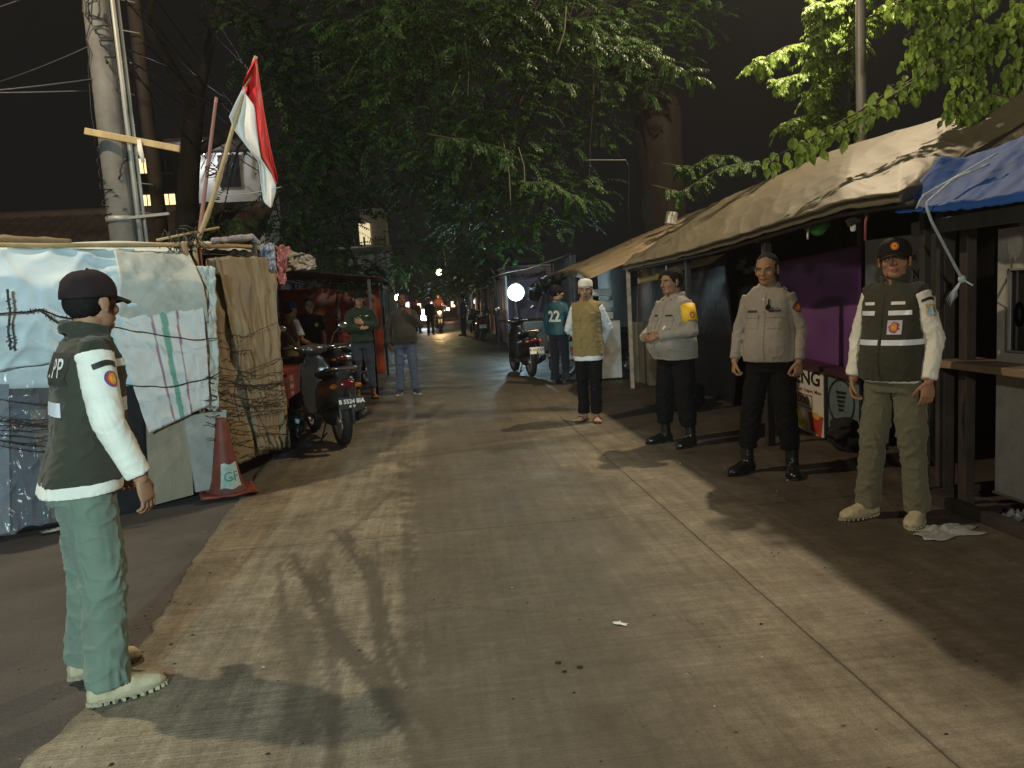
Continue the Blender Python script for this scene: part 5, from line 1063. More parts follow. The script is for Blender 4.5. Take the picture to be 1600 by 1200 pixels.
# --- two men on the left of the street
m_dgreen = fabric('dark_green_jacket_cloth', (.014, .026, .017)); m_jean = fabric('blue_jean_denim', (.055, .075, .12)); m_djean = fabric('dark_jean_denim', (.022, .028, .045)); m_brown = fabric('dark_brown_jacket_cloth', (.030, .026, .021)); m_cloth_grey = fabric('pale_tee_cloth', (.42, .46, .5))
m_shoe = M('dark_shoe', (.03, .028, .026), .6)
pj = person('man', 'man in a dark green zip jacket with folded arms and rolled jeans', (-1.14, 12.65, .004), yawto(.12, -1), 1.74, dict(
    vox=.013, hvox=.006, hand_vox=.005, seed=11., hyaw=2, cap=(.006, .006, .006), hair=(.01, .01, .01),
    armL=dict(el=(-.25, .06, 1.14), wr=(-.02, .205, 1.20), d=(.9, .1, .35), n=(0, -1, .2), curl=(30, 30, 20)), armR=dict(el=(.25, .06, 1.13), wr=(.0, .20, 1.12), d=(-1, 0, .3), n=(0, -1, 0), curl=(30, 30, 20), th=.5),
    footR=(.13, .05, -14), footL=(-.12, .0, 10), top=dict(mat=m_dgreen, z0=.90, amp=.008, inf=.012), legs=dict(mat=m_djean, amp=.007, cuff=.17, r=(.094, .086, .070, .062, .056, .054)), shoe='sandal'))
put(pj, 'top', 'shirt_front', [([(-.05, .12), (.05, .12), (.012, -.06), (-.012, -.06)], [(0, 1, 2, 3)], 0, .006)], (0, 0, 1.36), (0, 1, .1), [m_cloth_grey]); put(pj, 'top', 'chest_label', [(*rect_grid(.05, .012, 3, 1), 0, .005)], (-.10, 0, 1.31), (0, 1, 0), [m_pwhite])
pd = person('man', 'man in a dark jacket and blue jeans holding a hand up to his chin', (-.46, 12.85, .004), yawto(.05, -1), 1.66, dict(
    vox=.013, hvox=.006, hand_vox=.005, seed=12., hpitch=-12, hair=(.01, .01, .01), skin=(.10, .05, .035), w=1.06, belly=.6,
    armL=dict(el=(-.28, .06, 1.16), wr=(-.11, .17, 1.36), d=(.5, .0, .8), n=(0, -1, .2), curl=(40, 40, 30)), armR=dict(el=(.29, .02, 1.11), wr=(.26, .06, .86), curl=(30, 30, 20)),
    footR=(.14, .0, -16), footL=(-.13, .04, 18), top=dict(mat=m_brown, z0=.87, amp=.008, inf=.016), legs=dict(mat=m_jean, amp=.010, cuff=.08), shoe_mat=m_shoe, sole_mat=M('pale_sole', (.35, .35, .33), .7), shaft=.11))
m_tanv = fabric('tan_back_vest_cloth', (.20, .16, .10)); m_bluet = fabric('pale_blue_tee_cloth', (.50, .58, .68))
ps = person('man', 'man with a blue cap and pale blue sleeves beside the red cart, seen from behind', (-2.12, 11.6, .004), yawto(.75, .6), 1.62, dict(
    vox=.014, hvox=.007, hand_vox=.006, seed=13., hyaw=8, cap=(.010, .022, .10), hair=(.01, .01, .01), lean=(.0, .14),
    armR=dict(el=(.27, .10, 1.10), wr=(.24, .33, 1.00), d=(-.1, 1, -.1), n=(0, 0, -1), curl=(30, 30, 20)), top=dict(mat=m_bluet, z0=.84, amp=.008, short=True), vest=dict(mat=m_tanv, z0=.86, inf=.004), legs=dict(mat=m_black, amp=.008), shoe_mat=m_shoe))
pq = person('man', 'man in a black tee shirt standing under the awning facing the street', (-1.98, 12.9, .004), yawto(.3, -1), 1.66, dict(
    vox=.014, hvox=.006, hand_vox=.006, seed=14., hair=(.01, .01, .01), top=dict(mat=m_black, z0=.88, amp=.008, short=True), legs=dict(mat=m_djean, amp=.008), shoe_mat=m_shoe))
put(pq, 'top', 'chest_print', [(*disc_grid(.03, .035), 0, .005)], (-.09, 0, 1.27), (0, 1, 0), [M('print_ochre', (.5, .36, .15), .7, bump=0)])
# --- person in the teal jersey
m_teal = M('teal_jersey', (.006, .065, .085), .55, .1, 6, .2, 200); m_navy = fabric('navy_cloth', (.012, .016, .03))
pt = person('rider', 'person in a teal jersey with the number 22, helmet on, holding a shopping bag', (2.10, 12.75, .004), yawto(.62, .78), 1.64, dict(
    vox=.012, hvox=.006, hand_vox=.005, seed=15., hyaw=-48, hair=(.012, .012, .014), hair_vol=1.22, belly=.3,
    armR=dict(el=(.275, .0, 1.12), wr=(.285, .14, .92), d=(0, .4, -1), curl=(60, 60, 30)), top=dict(mat=m_teal, z0=.86, amp=.008, inf=.008), legs=dict(mat=m_navy, amp=.009), shoe_mat=m_shoe))
put(pt, 'top', 'jersey_number', [txt('22', .26, 0, .008, .9, bold=.008)], (0, 0, 1.18), (0, -1, 0), [M('number_cream', (.68, .68, .60), .6, bump=0)])
for k, (x, y, c, yw, h_) in enumerate(((-.05, 36., (.03, .03, .035), (0, -1), 1.7), (-.7, 39., (.10, .03, .03), (.3, -1), 1.66), (1.35, 33., (.04, .05, .07), (-1, -.3), 1.7), (1.7, 42., (.12, .11, .10), (-.6, -1), 1.62))):
    person('far', ['distant person in dark clothes near the bright white light', 'distant person in a dull red top behind the first', 'distant person beside the far stalls on the right', 'distant person in grey farther along the right stalls'][k], (x, y, .004), yawto(*yw), h_, dict(
        vox=.025, hvox=.012, hand_vox=.011, seed=20.+k, top=dict(mat=fabric('far_top_%d' % k, c), z0=.86, amp=.008, collar=False), legs=dict(mat=m_djean, amp=.008), shoe_mat=m_shoe), 'people far down the street')
# ---------------------------------------------------------------- poles, lamps, cables
m_conc = M('pale_concrete_pole', (.14, .135, .125), .7, .2, 3, .2, 40, dirt=.4); m_galv = M('pale_galvanised_pole', (.34, .34, .31), .5, .12, 3, .1, metal=.3)
p0_ = ay(200, 390, 9.2); up_ = empty('utility_pole', (p0_[0], 9.2, 0), 0, 'thick pale utility pole wrapped in cables behind the shack', 'utility pole')
mb = MB(); mb.tube([(p0_[0]+.05, 9.2, 0), (p0_[0]-.02, 9.2, 2.5), (p0_[0]-.07, 9.2, 8.5)], [.165, .155, .115], 24); mb.build('pole', m_conc, up_)
mb = MB(); mb.tube([(p0_[0]+.19, 9.15, 0), (p0_[0]+.13, 9.12, 8.)], .028, 8); mb.tube([(p0_[0]+.24, 9.2, 0), (p0_[0]+.17, 9.2, 6.)], .02, 8); mb.build('conduit', m_galv, up_)
mb = MB(); rs = random.Random(5)
for k in range(13):
    z0, z1 = rs.uniform(1.8, 6.5), rs.uniform(1.8, 7.5); a0 = rs.uniform(0, 6.28); pts = []
    for i in range(24):
        t = i/23; a = a0+t*rs.choice((1, 1, 2))*1.6; r = .165+.03*rs.random(); z = z0*(1-t)+z1*t; pts.append((p0_[0]-.03+r*math.cos(a), 9.2+r*math.sin(a), z+.05*math.sin(t*9)))
    mb.tube(pts, rs.uniform(.005, .011), 5)
mb.build('cable_wrap', m_cable, up_)
for z in (2.62,): mb = MB(); mb.lathe((p0_[0]-.03, 9.2, z), [(.163, -.03), (.166, -.03), (.166, .03), (.163, .03)], 24); mb.beam((p0_[0]+.1, 9.05, z), (p0_[0]+.55, 9.0, z+.02), .03, .03); mb.build('bracket', m_galv, up_)
a, b = ay(133, 205, 8.95), ay(281, 233, 8.95); mb = MB(); mb.beam(a, b, .05, .07, bevel=.006); mb.build('wooden_crossbar', m_bam, None, label='pale wooden bar tied crosswise to the utility pole', cat='bar')
mb = MB(); q = [ay(217, 218, 8.9), ay(219, 235, 8.88), ay(224, 254, 8.88)]; mb.tube(q, (.022, .03, .018), 8, ell=(1, .35)); mb.build('white_rag', m_mwhite, None, label='white strip of rag dangling from the wooden crossbar', cat='rag')
p1_ = ay(255, 390, 12); pb = empty('utility_pole', (p1_[0], 12, 0), 0, 'thin dark wooden pole standing behind the pale utility pole', 'utility pole'); mb = MB(); mb.tube([(p1_[0]+.05, 12, 0), (p1_[0]-.1, 12, 9.)], [.11, .08], 14); mb.build('pole', M('dark_brown_pole', (.03, .022, .018), .8), pb)
for k in range(14): mb = MB(); mb.tube([(p1_[0]-.05+.10*math.cos(k), 11.85, 3+.42*k), (p1_[0]-.38, 11.7, 3.05+.42*k)], .010, 5); mb.build('step_rung', m_galv, pb)
mb = MB(); mb.box((p1_[0]-.35, 11.75, 4.2), (.3, .2, .45), bevel=.02); mb.build('meter_box', M('yellowed_box', (.20, .18, .10), .6), pb)
def cable(a, b, sag, r, label, mat=None, n=28, group=None):
    a, b = V(*a), V(*b); mb = MB(); t = np.linspace(0, 1, n); mb.tube([a*(1-x)+b*x-V(0, 0, sag*4*x*(1-x)) for x in t], r, 5); return mb.build('overhead_cable', mat or m_cable, None, label=label, cat='cable', group=group)
rs = random.Random(9)
GC = 'overhead cables fanning from the utility pole'
for k in range(16):
    a = V(p0_[0]+rs.uniform(-.1, .2), 9.2, rs.uniform(4.0, 7.5)); b = V(rs.uniform(-9, -1.0), rs.uniform(24, 34), rs.uniform(6, 11)) if k % 2 else V(rs.uniform(-12, -7), rs.uniform(4, 10), rs.uniform(4, 8.5))
    cable(a, b, rs.uniform(.1, .8), .012, 'dark overhead cable running from the pale utility pole', None, group=GC)
for k in range(5):
    a = V(-3.0+.3*k, 9.2+3*(k % 2), 7.2+.3*k); b = V(5.2, 30+3*k, 8+.5*k); cable(a, b, 1.2, .012, 'dark overhead cable crossing the street toward the trees', group='cables across the street')
for k in range(4): cable((p1_[0], 12, 6.5-.5*k), (-3.4+.4*k, 30, 5.2), .5, .012, 'dark overhead cable running down the left side of the street', group='cables along the left side')
cable(ay(918, 250, 11.2), ay(978, 250, 11.2), .0, .004, 'thin pale wire loop rising behind the far end of the canopy', m_galv); 
mb = MB(); mb.tube([ay(978, 250, 11.2), ay(983, 262, 11.2), ay(982, 320, 11.2), ay(986, 380, 11.3)], .004, 5); mb.build('wire', m_cable, None, label='thin pale wire hanging down to the canopy end', cat='wire')
cable(ay(330, 305, 9.5), ay(440, 292, 9.5), .03, .006, 'thin grey wire crossing behind the flag', m_galv)
# street lamps: the two that light this scene
def street_lamp(base, head, hgt, label, lampcol, glow):
    b = V(*base); h = V(*head); r_ = empty('street_lamp', b, 0, label, 'street lamp')
    mb = MB(); mb.tube([b, b+V(0, 0, hgt*.6), b+V(0, 0, hgt)], [.065, .055, .045], 14); mb.build('pole', m_galv, r_)
    mb = MB(); q = [b+V(0, 0, hgt*.9), b+V(0, 0, hgt+.1), (b+V(0, 0, hgt))*.6+(h+V(0, 0, .4))*.4+V(0, 0, .25), h+V(0, 0, .14)]; mb.tube(poly3(q, 12), .028, 8); mb.build('arm', m_galv, r_)
    d = nrm((h-b)*V(1, 1, 0)+V(1e-4, 0, 0)); mb = MB(); mb.ell(h+V(0, 0, .14)+d*.1, (.30, .15, .07), rot=np.array([d, np.cross(V(0, 0, 1), d), V(0, 0, 1)]).T); mb.build('lamp_head', m_galv, r_)
    return r_
street_lamp((5.05, 8.6, 0), LAMP_A, 7.0, 'street lamp on a pale pole rising through the leaves behind the tan canopy', WARM, 1)
street_lamp((-6.4, 5.6, 0), LAMP_B, 8.0, 'tall street lamp standing to the left beyond the shack', WARM, 1)
# ---------------------------------------------------------------- far lamps
def bulb(px, py, Y, r, col, es, pw, label, name='lamp', shade=False):
    p = ay(px, py, Y); e = empty(name, p, 0, label, 'lamp'); mb = MB(); mb.ell(p, r, n=10); mb.build('bulb', emis('glow_%d_%d' % (px, py), col, es), e); mb = MB(); mb.lathe((p[0], p[1], p[2]+r), [(r*.5, -.01), (r*.5, .05), (.008, .06), (.008, .3)], 10); mb.build('holder', m_cable, e)
    if shade: mb = MB(); mb.lathe((p[0], p[1], p[2]+r), [(.55, -.10), (.50, -.02), (.10, .10), (.02, .12)], 24, cap=False); o = mb.build('lamp_shade', m_steel, e); so = o.modifiers.new('t', 'SOLIDIFY'); so.thickness = .01
    if pw: 
        l = lamp('lamp_light', tuple(p+V(-.0, -(r+.12), 0)), col, pw, .05); l.parent = e; l.location = (0, -(r+.12), 0)
    return p
bulb(806, 457, 19.5, .21, (.62, .90, 1.) , 16, 75, 'dazzling white lamp hanging at the stalls on the right side of the street')
bulb(622, 465, 26., .11, (.8, .95, 1.), 30, 22, 'white lamp hanging by the stalls on the left side of the street')
bulb(663, 492, 46, .34, (.85, .93, 1.), 9, 60, 'large white glow of a far lamp at the end of the street')
bulb(648, 489, 52, .10, (1., .9, .75), 25, 30, 'small far lamp left of the large white glow')
bulb(700, 483, 58, .12, (1., .5, .3), 20, 25, 'small reddish far lamp to the right of the approaching motorcycle')
bulb(686, 425, 40, .16, (.85, 1., .45), 8, 70, 'yellow green far street lamp among the leaves above the street')
bulb(316, 238, 24, .07, (.95, .97, 1.), 25, 60, 'small white lamp under the eave of the house behind the flag')
# ---------------------------------------------------------------- buildings on the left
m_wall1 = M('dark_rendered_wall', (.10, .095, .09), .85, .25, 1.5, .2); m_wall2 = M('pale_rendered_wall', (.36, .36, .34), .8, .2, 1.5, .2); m_roof = M('brown_roof_tiles', (.075, .05, .04), .8, .3, 6, .5, 20); m_win = M('dark_window', (.01, .011, .013), .2, bump=0)
tr = empty('tiled_house', (-9.5, 15, 0), 0, 'low dark house with a tiled roof at the far left', 'house')
mb = MB(); mb.box((-9.0, 17.0, 1.2), (10.8, 5, 2.4)); mb.build('wall', m_wall1, tr)
def tiles(u, v):
    x = -15.5+12.3*u; base = V(x, 14.2+3.2*v, 2.25+1.5*v); return base+V(0, 0, .05*abs(math.sin(u*math.pi*46))+.012*math.sin(v*60))
mb = MB(); mb.grid(tiles, 460, 20); o = mb.build('roof', m_roof, tr); mb = MB(); mb.beam((-15.5, 14.2, 2.2), (-3.2, 14.2, 2.2), .06, .16); mb.build('gutter', m_galv, tr)
mb = MB(); mb.tube([(-15.5, 17.4, 3.78), (-3.2, 17.4, 3.78)], .11, 10); mb.build('ridge_cap', m_roof, tr)
ap = empty('apartment_building', (-20, 46, 0), 0, 'tall dark apartment block with a few warm lit windows', 'building')
mb = MB(); mb.box((-13.9, 49, 5.6), (6.0, 8, 11.2)); mb.build('wall', M('dark_tower_wall', (.018, .018, .018), .9), ap)
m_lit = emis('lit_window', (1., .62, .30), 1.6); m_litd = emis('dim_window', (.8, .7, .5), .25)
for iz in range(5):
    for ix in range(5):
        x = -16.2+1.15*ix; z = 2.+1.95*iz; lit = (ix, iz) in ((1, 3), (1, 4), (2, 3)); dim = (ix*7+iz*5) % 19 == 3
        mb = MB(); mb.box((x, 44.97, z), (.62, .05, .8)); w = mb.build('window', m_lit if lit else (m_litd if dim else m_win), ap); mb = MB(); mb.box((x, 44.93, z), (.04, .05, .8)); mb.box((x, 44.93, z-.43), (.75, .12, .06)); mb.build('window_frame', m_wall1, w)
hw_ = empty('white_house', (-8.5, 24.6, 0), 0, 'white upper storey lit by a lamp under its eave behind the flag', 'house')
a, b = ay(303, 300, 24.3), ay(405, 300, 24.3); z1 = ay(320, 232, 24.3)[2]
mb = MB(); mb.box(((a[0]+b[0])/2, 26, z1/2-.1), (b[0]-a[0], 3, z1)); mb.build('wall', m_wall2, hw_); mb = MB(); mb.box(((a[0]+b[0])/2, 25.4, z1+.02), (b[0]-a[0]+.7, 4.6, .10)); mb.build('roof', m_roof, hw_)
mb = MB(); mb.box((b[0]-.85, 24.47, z1-.65), (.62, .06, .95)); w = mb.build('window', m_win, hw_); mb = MB()
for k in range(6): mb.tube([(b[0]-1.35+.22*k, 24.3, z1-.10), (b[0]-1.6+.22*k, 24.2, z1-.6)], .018, 5)
mb.build('awning_rods', m_steel, hw_)
wk = empty('white_kiosk', (-6.4, 18, 0), 0, 'small grey white box structure between the poles behind the shack', 'kiosk')
a, b = ay(210, 395, 18), ay(246, 340, 18); mb = MB(); mb.box(((a[0]+b[0])/2, 18.6, b[2]/2), (b[0]-a[0], 1.2, b[2])); mb.build('wall', m_wall2, wk); mb = MB(); mb.box(((a[0]+b[0])/2, 18.5, b[2]-.28), (b[0]-a[0]+.1, 1.3, .05)); mb.build('ledge', m_wall1, wk)
bl = empty('street_building', (-4.2, 31, 0), 0, 'pale two storey building with pipes behind the stalls on the left', 'building')
a, b = ay(543, 400, 30), ay(606, 400, 30); zt = ay(580, 352, 30)[2]; zm = ay(580, 395, 30)[2]
mb = MB(); mb.box((a[0]*.5+b[0]*.5, 32, zm/2), (b[0]-a[0], 4, zm)); mb.build('wall', m_wall2, bl)
mb = MB(); mb.box((b[0]-.55, 32.3, (zm+zt)/2+.3), (.9, 3.2, zt-zm+.8)); mb.build('upper_storey', m_wall2, bl); mb = MB(); mb.box((b[0]-.85, 30.66, zt-.25), (.42, .06, .8)); mb.build('window', emis('lit_window_pale', (1., .85, .5), .6), bl)
mb = MB(); mb.box((a[0]*.5+b[0]*.5, 29.5, zm+.05), (b[0]-a[0]+.4, 1.4, .06), rot=np.array(Matrix.Rotation(R_(-8), 3, 'X'))); mb.build('awning', m_galv, bl)
for k in range(4): mb = MB(); x = a[0]+.3+.38*k; mb.tube([(x, 29.9, 0), (x, 29.88, zm+.6)], .035, 6); mb.build('pipe', m_galv, bl)

# ---------------------------------------------------------------- trees
def leaf_mat(name, c1, c2):
    m = bpy.data.materials.new(name); m.use_nodes = True; nt = m.node_tree; N = nt.nodes; L = nt.links; b = N['Principled BSDF']; out = N['Material Output']
    at = N.new('ShaderNodeAttribute'); at.attribute_name = 'Tint'; mx = N.new('ShaderNodeMix'); mx.data_type = 'RGBA'; L.new(at.outputs[0], mx.inputs[0]); mx.inputs[6].default_value = (*c1, 1); mx.inputs[7].default_value = (*c2, 1)
    L.new(mx.outputs[2], b.inputs['Base Color']); b.inputs['Roughness'].default_value = .42; b.inputs['Specular IOR Level'].default_value = .4
    tl = N.new('ShaderNodeBsdfTranslucent'); L.new(mx.outputs[2], tl.inputs[0]); ms_ = N.new('ShaderNodeMixShader'); ms_.inputs[0].default_value = .35; L.new(b.outputs[0], ms_.inputs[1]); L.new(tl.outputs[0], ms_.inputs[2]); L.new(ms_.outputs[0], out.inputs[0]); return m
LG = leaf_mat('leaf_mid_green', (.010, .028, .011), (.065, .14, .03)); LB = leaf_mat('leaf_bright_green', (.08, .17, .03), (.26, .38, .07)); m_bark = M('bark', (.012, .009, .0075), .9, .4, 5, .9, 26, stretch=(1.6, 1.6, .35)); m_twig = M('twig', (.07, .055, .03), .8, .2)
class Leaves:
    def __init__(s): s.p = []; s.d = []; s.u = []; s.L = []; s.w = []; s.t = []
    def add(s, p, d, u, L_, w, t): s.p.append(p); s.d.append(d); s.u.append(u); s.L.append(L_); s.w.append(w); s.t.append(t)
    def build(s, name, mat, parent):
        p, d, u = np.array(s.p), np.array(s.d), np.array(s.u); L_ = np.array(s.L)[:, None]; w = np.array(s.w)[:, None]; n = len(p)
        d /= np.linalg.norm(d, axis=1, keepdims=True); r = np.cross(d, u); r /= (np.linalg.norm(r, axis=1, keepdims=True)+1e-9); u = np.cross(r, d)
        mid = p+d*L_*.45-u*L_*.0; tip = p+d*L_*1.0-u*L_*.14; q = [p, p+d*L_*.22+r*w*.42+u*w*.16, p+d*L_*.55+r*w*.5+u*w*.14-u*L_*.03, tip, p+d*L_*.55-r*w*.5+u*w*.14-u*L_*.03, p+d*L_*.22-r*w*.42+u*w*.16, p+d*L_*.55-u*L_*.02]
        v = np.stack(q, 1).reshape(-1, 3); loc = V(*parent.location) if parent else V(0, 0, 0)
        base = np.arange(n)[:, None]*7; f = np.concatenate([base+np.array([[0, 1, 2, 6]]), base+np.array([[6, 2, 3, 3]])[:, [0, 1, 2, 2]], base+np.array([[0, 6, 4, 5]]), base+np.array([[6, 3, 4, 4]])[:, [0, 1, 2, 2]]])
        fs = [tuple(int(a) for a in (r_ if r_[2] != r_[3] else r_[:3])) for r_ in f]
        me = bpy.data.meshes.new(name); me.from_pydata((v-loc).tolist(), [], fs); a = me.color_attributes.new('Tint', 'FLOAT_COLOR', 'POINT'); t = np.repeat(np.array(s.t), 7); a.data.foreach_set('color', np.stack([t, t, t, t*0+1], 1).astype(np.float32).ravel())
        me.materials.append(mat); o = bpy.data.objects.new(name, me); COL.objects.link(o); o.parent = parent; return o
def frond(LV, TW, p, d, length, nl, ll, lw, droop=.35, seed=None, rs=random, tint=.5, hang=0.):
    """a compound leaf: paired leaflets along a drooping stalk"""
    p = V(*p); d = nrm(d); pts = [p]; k = nl
    side = nrm(np.cross(d, V(0, 0, 1))+V(1e-5, 0, 0))
    for i in range(k):
        d = nrm(d-V(0, 0, droop/k)); p = p+d*length/k; pts.append(p); up = nrm(np.cross(side, d))
        if up[2] < 0: up = -up
        for s_ in (-1, 1):
            ld = nrm(d*.55+side*s_*.85-V(0, 0, .25+hang+rs.uniform(0, .3))); LV.add(p, ld, nrm(up+V(rs.uniform(-.35, .35), rs.uniform(-.35, .35), 0)), ll*rs.uniform(.75, 1.15), lw*rs.uniform(.85, 1.15), min(1, max(0, tint+rs.uniform(-.35, .35))))
    LV.add(p, nrm(d), V(0, 0, 1), ll, lw, tint)
    if TW is not None: TW.tube([pts[0], pts[len(pts)//2], pts[-1]], .0022, 4)
def clump(LV, TW, c, r, n, rs, ll=.075, lw=.03, nl=7, length=.36, tint=.4, flat=.75):
    c = V(*c); r = V(*r) if not np.isscalar(r) else V(r, r, r*flat)
    for k in range(n):
        q = V(rs.gauss(0, 1), rs.gauss(0, 1), rs.gauss(0, 1)); q = nrm(q)*(rs.random()**.5); p = c+q*r; d = nrm(q*V(1, 1, .25)+V(rs.uniform(-.6, .6), rs.uniform(-.6, .6), rs.uniform(-.15, .35)))
        frond(LV, TW, p, d, length*rs.uniform(.7, 1.2), nl, ll, lw, .8, rs=rs, tint=tint+rs.uniform(-.2, .2))
def branch(mb, pts, r0, r1, n=18): P = poly3(pts, n); P = P+np.array([[.04*nz(p, 1.2, 3), .04*nz(p, 1.2, 8), .03*nz(p, 1.3, 1)] for p in P]); mb.tube(P, np.linspace(r0, r1, n), 8); return P
rs = random.Random(21)
# big street tree on the right, behind the canopy
T1 = empty('tree', (4.95, 16, 0), 0, 'big leafy street tree with a thick trunk behind the right canopies', 'tree')
tk = MB(); an = np.linspace(0, 2*math.pi, 28, endpoint=False); rings = []
for z, r, x in ((0, .62, 5.0), (1., .52, 5.02), (2.2, .45, 5.03), (3.2, .42, 5.02), (4.4, .44, 4.98), (5.2, .50, 4.93), (5.9, .36, 4.7), (6.6, .26, 4.5)): rings.append(np.stack([x+r*np.cos(an)*(1+.10*np.cos(an*5+z)+.05*np.cos(an*9-z*2)), 16+r*np.sin(an)*(1+.1*np.cos(an*4)), np.full(28, z)], 1))
tk.loft(rings); tk.build('trunk', m_bark, T1)
br = MB(); LV = Leaves(); tw = MB()
limbs = [[(4.8, 16, 5.2), (3.6, 15, 7.), (1.8, 13.8, 8.2), (.3, 12.5, 8.2), (-.8, 11.5, 7.6)], [(4.7, 16, 5.5), (3.4, 17.5, 7), (1.6, 19.5, 7.6), (.2, 21, 7.2)], [(4.6, 16, 5.8), (3.9, 14, 7.4), (3.4, 12, 7.7), (2.9, 10.6, 6.8)]]
for l in limbs: branch(br, l, .16, .03)
C1 = [(600, 120, 12.5, 1.), (680, 60, 11.5, .9), (620, 215, 14, 1.1), (700, 165, 12.5, .9), (760, 90, 10.5, .8), (820, 50, 11, .8), (785, 225, 13, .9), (850, 120, 12.5, .8), (740, 290, 15, 1.), (825, 290, 14.5, .9), (690, 330, 18, 1.2), (720, 385, 22, 1.3), (640, 400, 26, 1.5), (880, 60, 11, .6), (760, 350, 16, .9), (700, 240, 12, .6), (735, 205, 11.5, .5), (800, 170, 12, .6), (660, 270, 15, .9), (900, 330, 17, .7), (870, 225, 15, .6), (800, 380, 20, 1.), (590, 30, 11, .9), (720, 20, 10.5, .8), (780, 10, 10, .7), (860, 0, 10, .6), (640, 10, 10, .8), (920, 290, 13.5, .5), (580, 200, 14, .8), (840, 345, 15, .6), (740, 430, 34, 1.5), (700, 445, 44, 1.8), (760, 410, 28, 1.2), (960, 110, 14.6, .8), (1010, 20, 14, 1.), (1085, 10, 15, .9), (935, 195, 15, .7), (1040, 75, 14.5, .6), (950, 40, 12.5, .8), (1015, 130, 14.8, .45)]
for px, py, Y, r in C1:
    c = ay(px, py, Y); n_ = int((80 if Y < 20 else 50)*r*r+12); clump(LV, tw if Y < 13 else None, c, r*.85, n_, rs, .085+.0022*max(0, Y-14), .034+.001*max(0, Y-14), 7, .38)
    q = min((V(*l[k]) for l in limbs for k in range(1, len(l))), key=lambda v: np.linalg.norm(v-c)); branch(br, [q, (q+c)/2+V(0, 0, .35), c], .035, .008, 10)
# drooping light sprays of this tree reaching over the street
for px0, py0, px1, py1, Y in ((870, 30, 1000, 95, 10.2), (930, 70, 1085, 118, 10.0), (880, 62, 1010, 70, 10.6), (1065, 300, 1180, 250, 12.2), (1080, 262, 1150, 245, 12.5), (700, 215, 800, 250, 11), (820, 285, 905, 310, 12)):
    a, b = ay(px0, py0, Y), ay(px1, py1, Y-.3); P = branch(tw, [a-V(.3, -.6, -.2), a, (a+b)/2+V(0, 0, .12), b], .012, .003, 16)
    for i in range(3, 16):
        for k in range(4): frond(LV, tw, P[i], V(rs.uniform(-.5, 1.), rs.uniform(-.9, .6), rs.uniform(-.5, .3)), .26*rs.uniform(.6, 1.1), 6, .07, .028, .9, rs=rs, tint=.6, hang=.35)
LV.build('crown', LG, T1); tw.build('twigs', m_twig, T1); br.build('branches', m_bark, T1)
for px, py, l, dx, Y in ((725, 60, 90, 6, 10.6), (884, 10, 75, -14, 9.5), (724, 85, 70, -20, 11), (797, 60, 20, 3, 10.), (784, 210, 110, 14, 12), (742, 215, 50, -8, 12), (810, 230, 60, 10, 12)): a = ay(px, py, Y); b = ay(px+dx, py+l, Y); mb = MB(); mb.tube(poly3([a, (a+b)/2+V(.04, 0, .0), b], 10), .009, 5); mb.build('aerial_root', M('pale_vine', (.13, .115, .085), .7), T1)
# tree on the left of the street
rs = random.Random(31); T2 = empty('tree', (-4.6, 15, 0), 0, 'dark leafy tree on the left hanging over the stalls behind the flag', 'tree'); br = MB(); LV = Leaves()
tk = MB(); tk.tube(poly3([(-4.6, 15, 0), (-4.5, 15, 2), (-4.3, 15.1, 4), (-4.0, 15, 5.4)], 14), np.linspace(.26, .17, 14), 14); tk.build('trunk', m_bark, T2)
lim2 = [[(-4.0, 15, 5.3), (-3.2, 14.2, 6.8), (-1.8, 13.2, 7.8)], [(-4., 15, 5.2), (-4.4, 14, 6.4), (-3.5, 12.8, 7.4)], [(-4.1, 15.1, 4.5), (-3.2, 16, 5.2), (-2.2, 17, 5.2)]]
for l in lim2: branch(br, l, .11, .03)
for px, py, Y, r in ((450, 60, 13, 1.1), (540, 30, 12.5, 1.), (520, 150, 14, 1.1), (470, 200, 13.5, .8), (500, 270, 15, .9), (565, 290, 16, 1.), (520, 340, 17, .9), (470, 330, 15, .6), (480, 390, 16, .6), (430, 130, 13, .7), (570, 120, 14, .9), (460, 290, 14.5, .6), (520, 395, 19, .8), (555, 420, 17, .6), (490, 240, 13, .5), (390, 30, 13, .6), (345, 345, 13, .45), (440, 360, 16, .5), (545, 230, 15, .8)):
    c = ay(px, py, Y); clump(LV, None, c, r*.85, int(76*r*r+12), rs, .09, .036, 7, .38, .3); q = min((V(*l[k]) for l in lim2 for k in range(1, 3)), key=lambda v: np.linalg.norm(v-c)); branch(br, [q, (q+c)/2+V(0, 0, .3), c], .03, .008, 8)
LV.build('crown', LG, T2); br.build('branches', m_bark, T2)
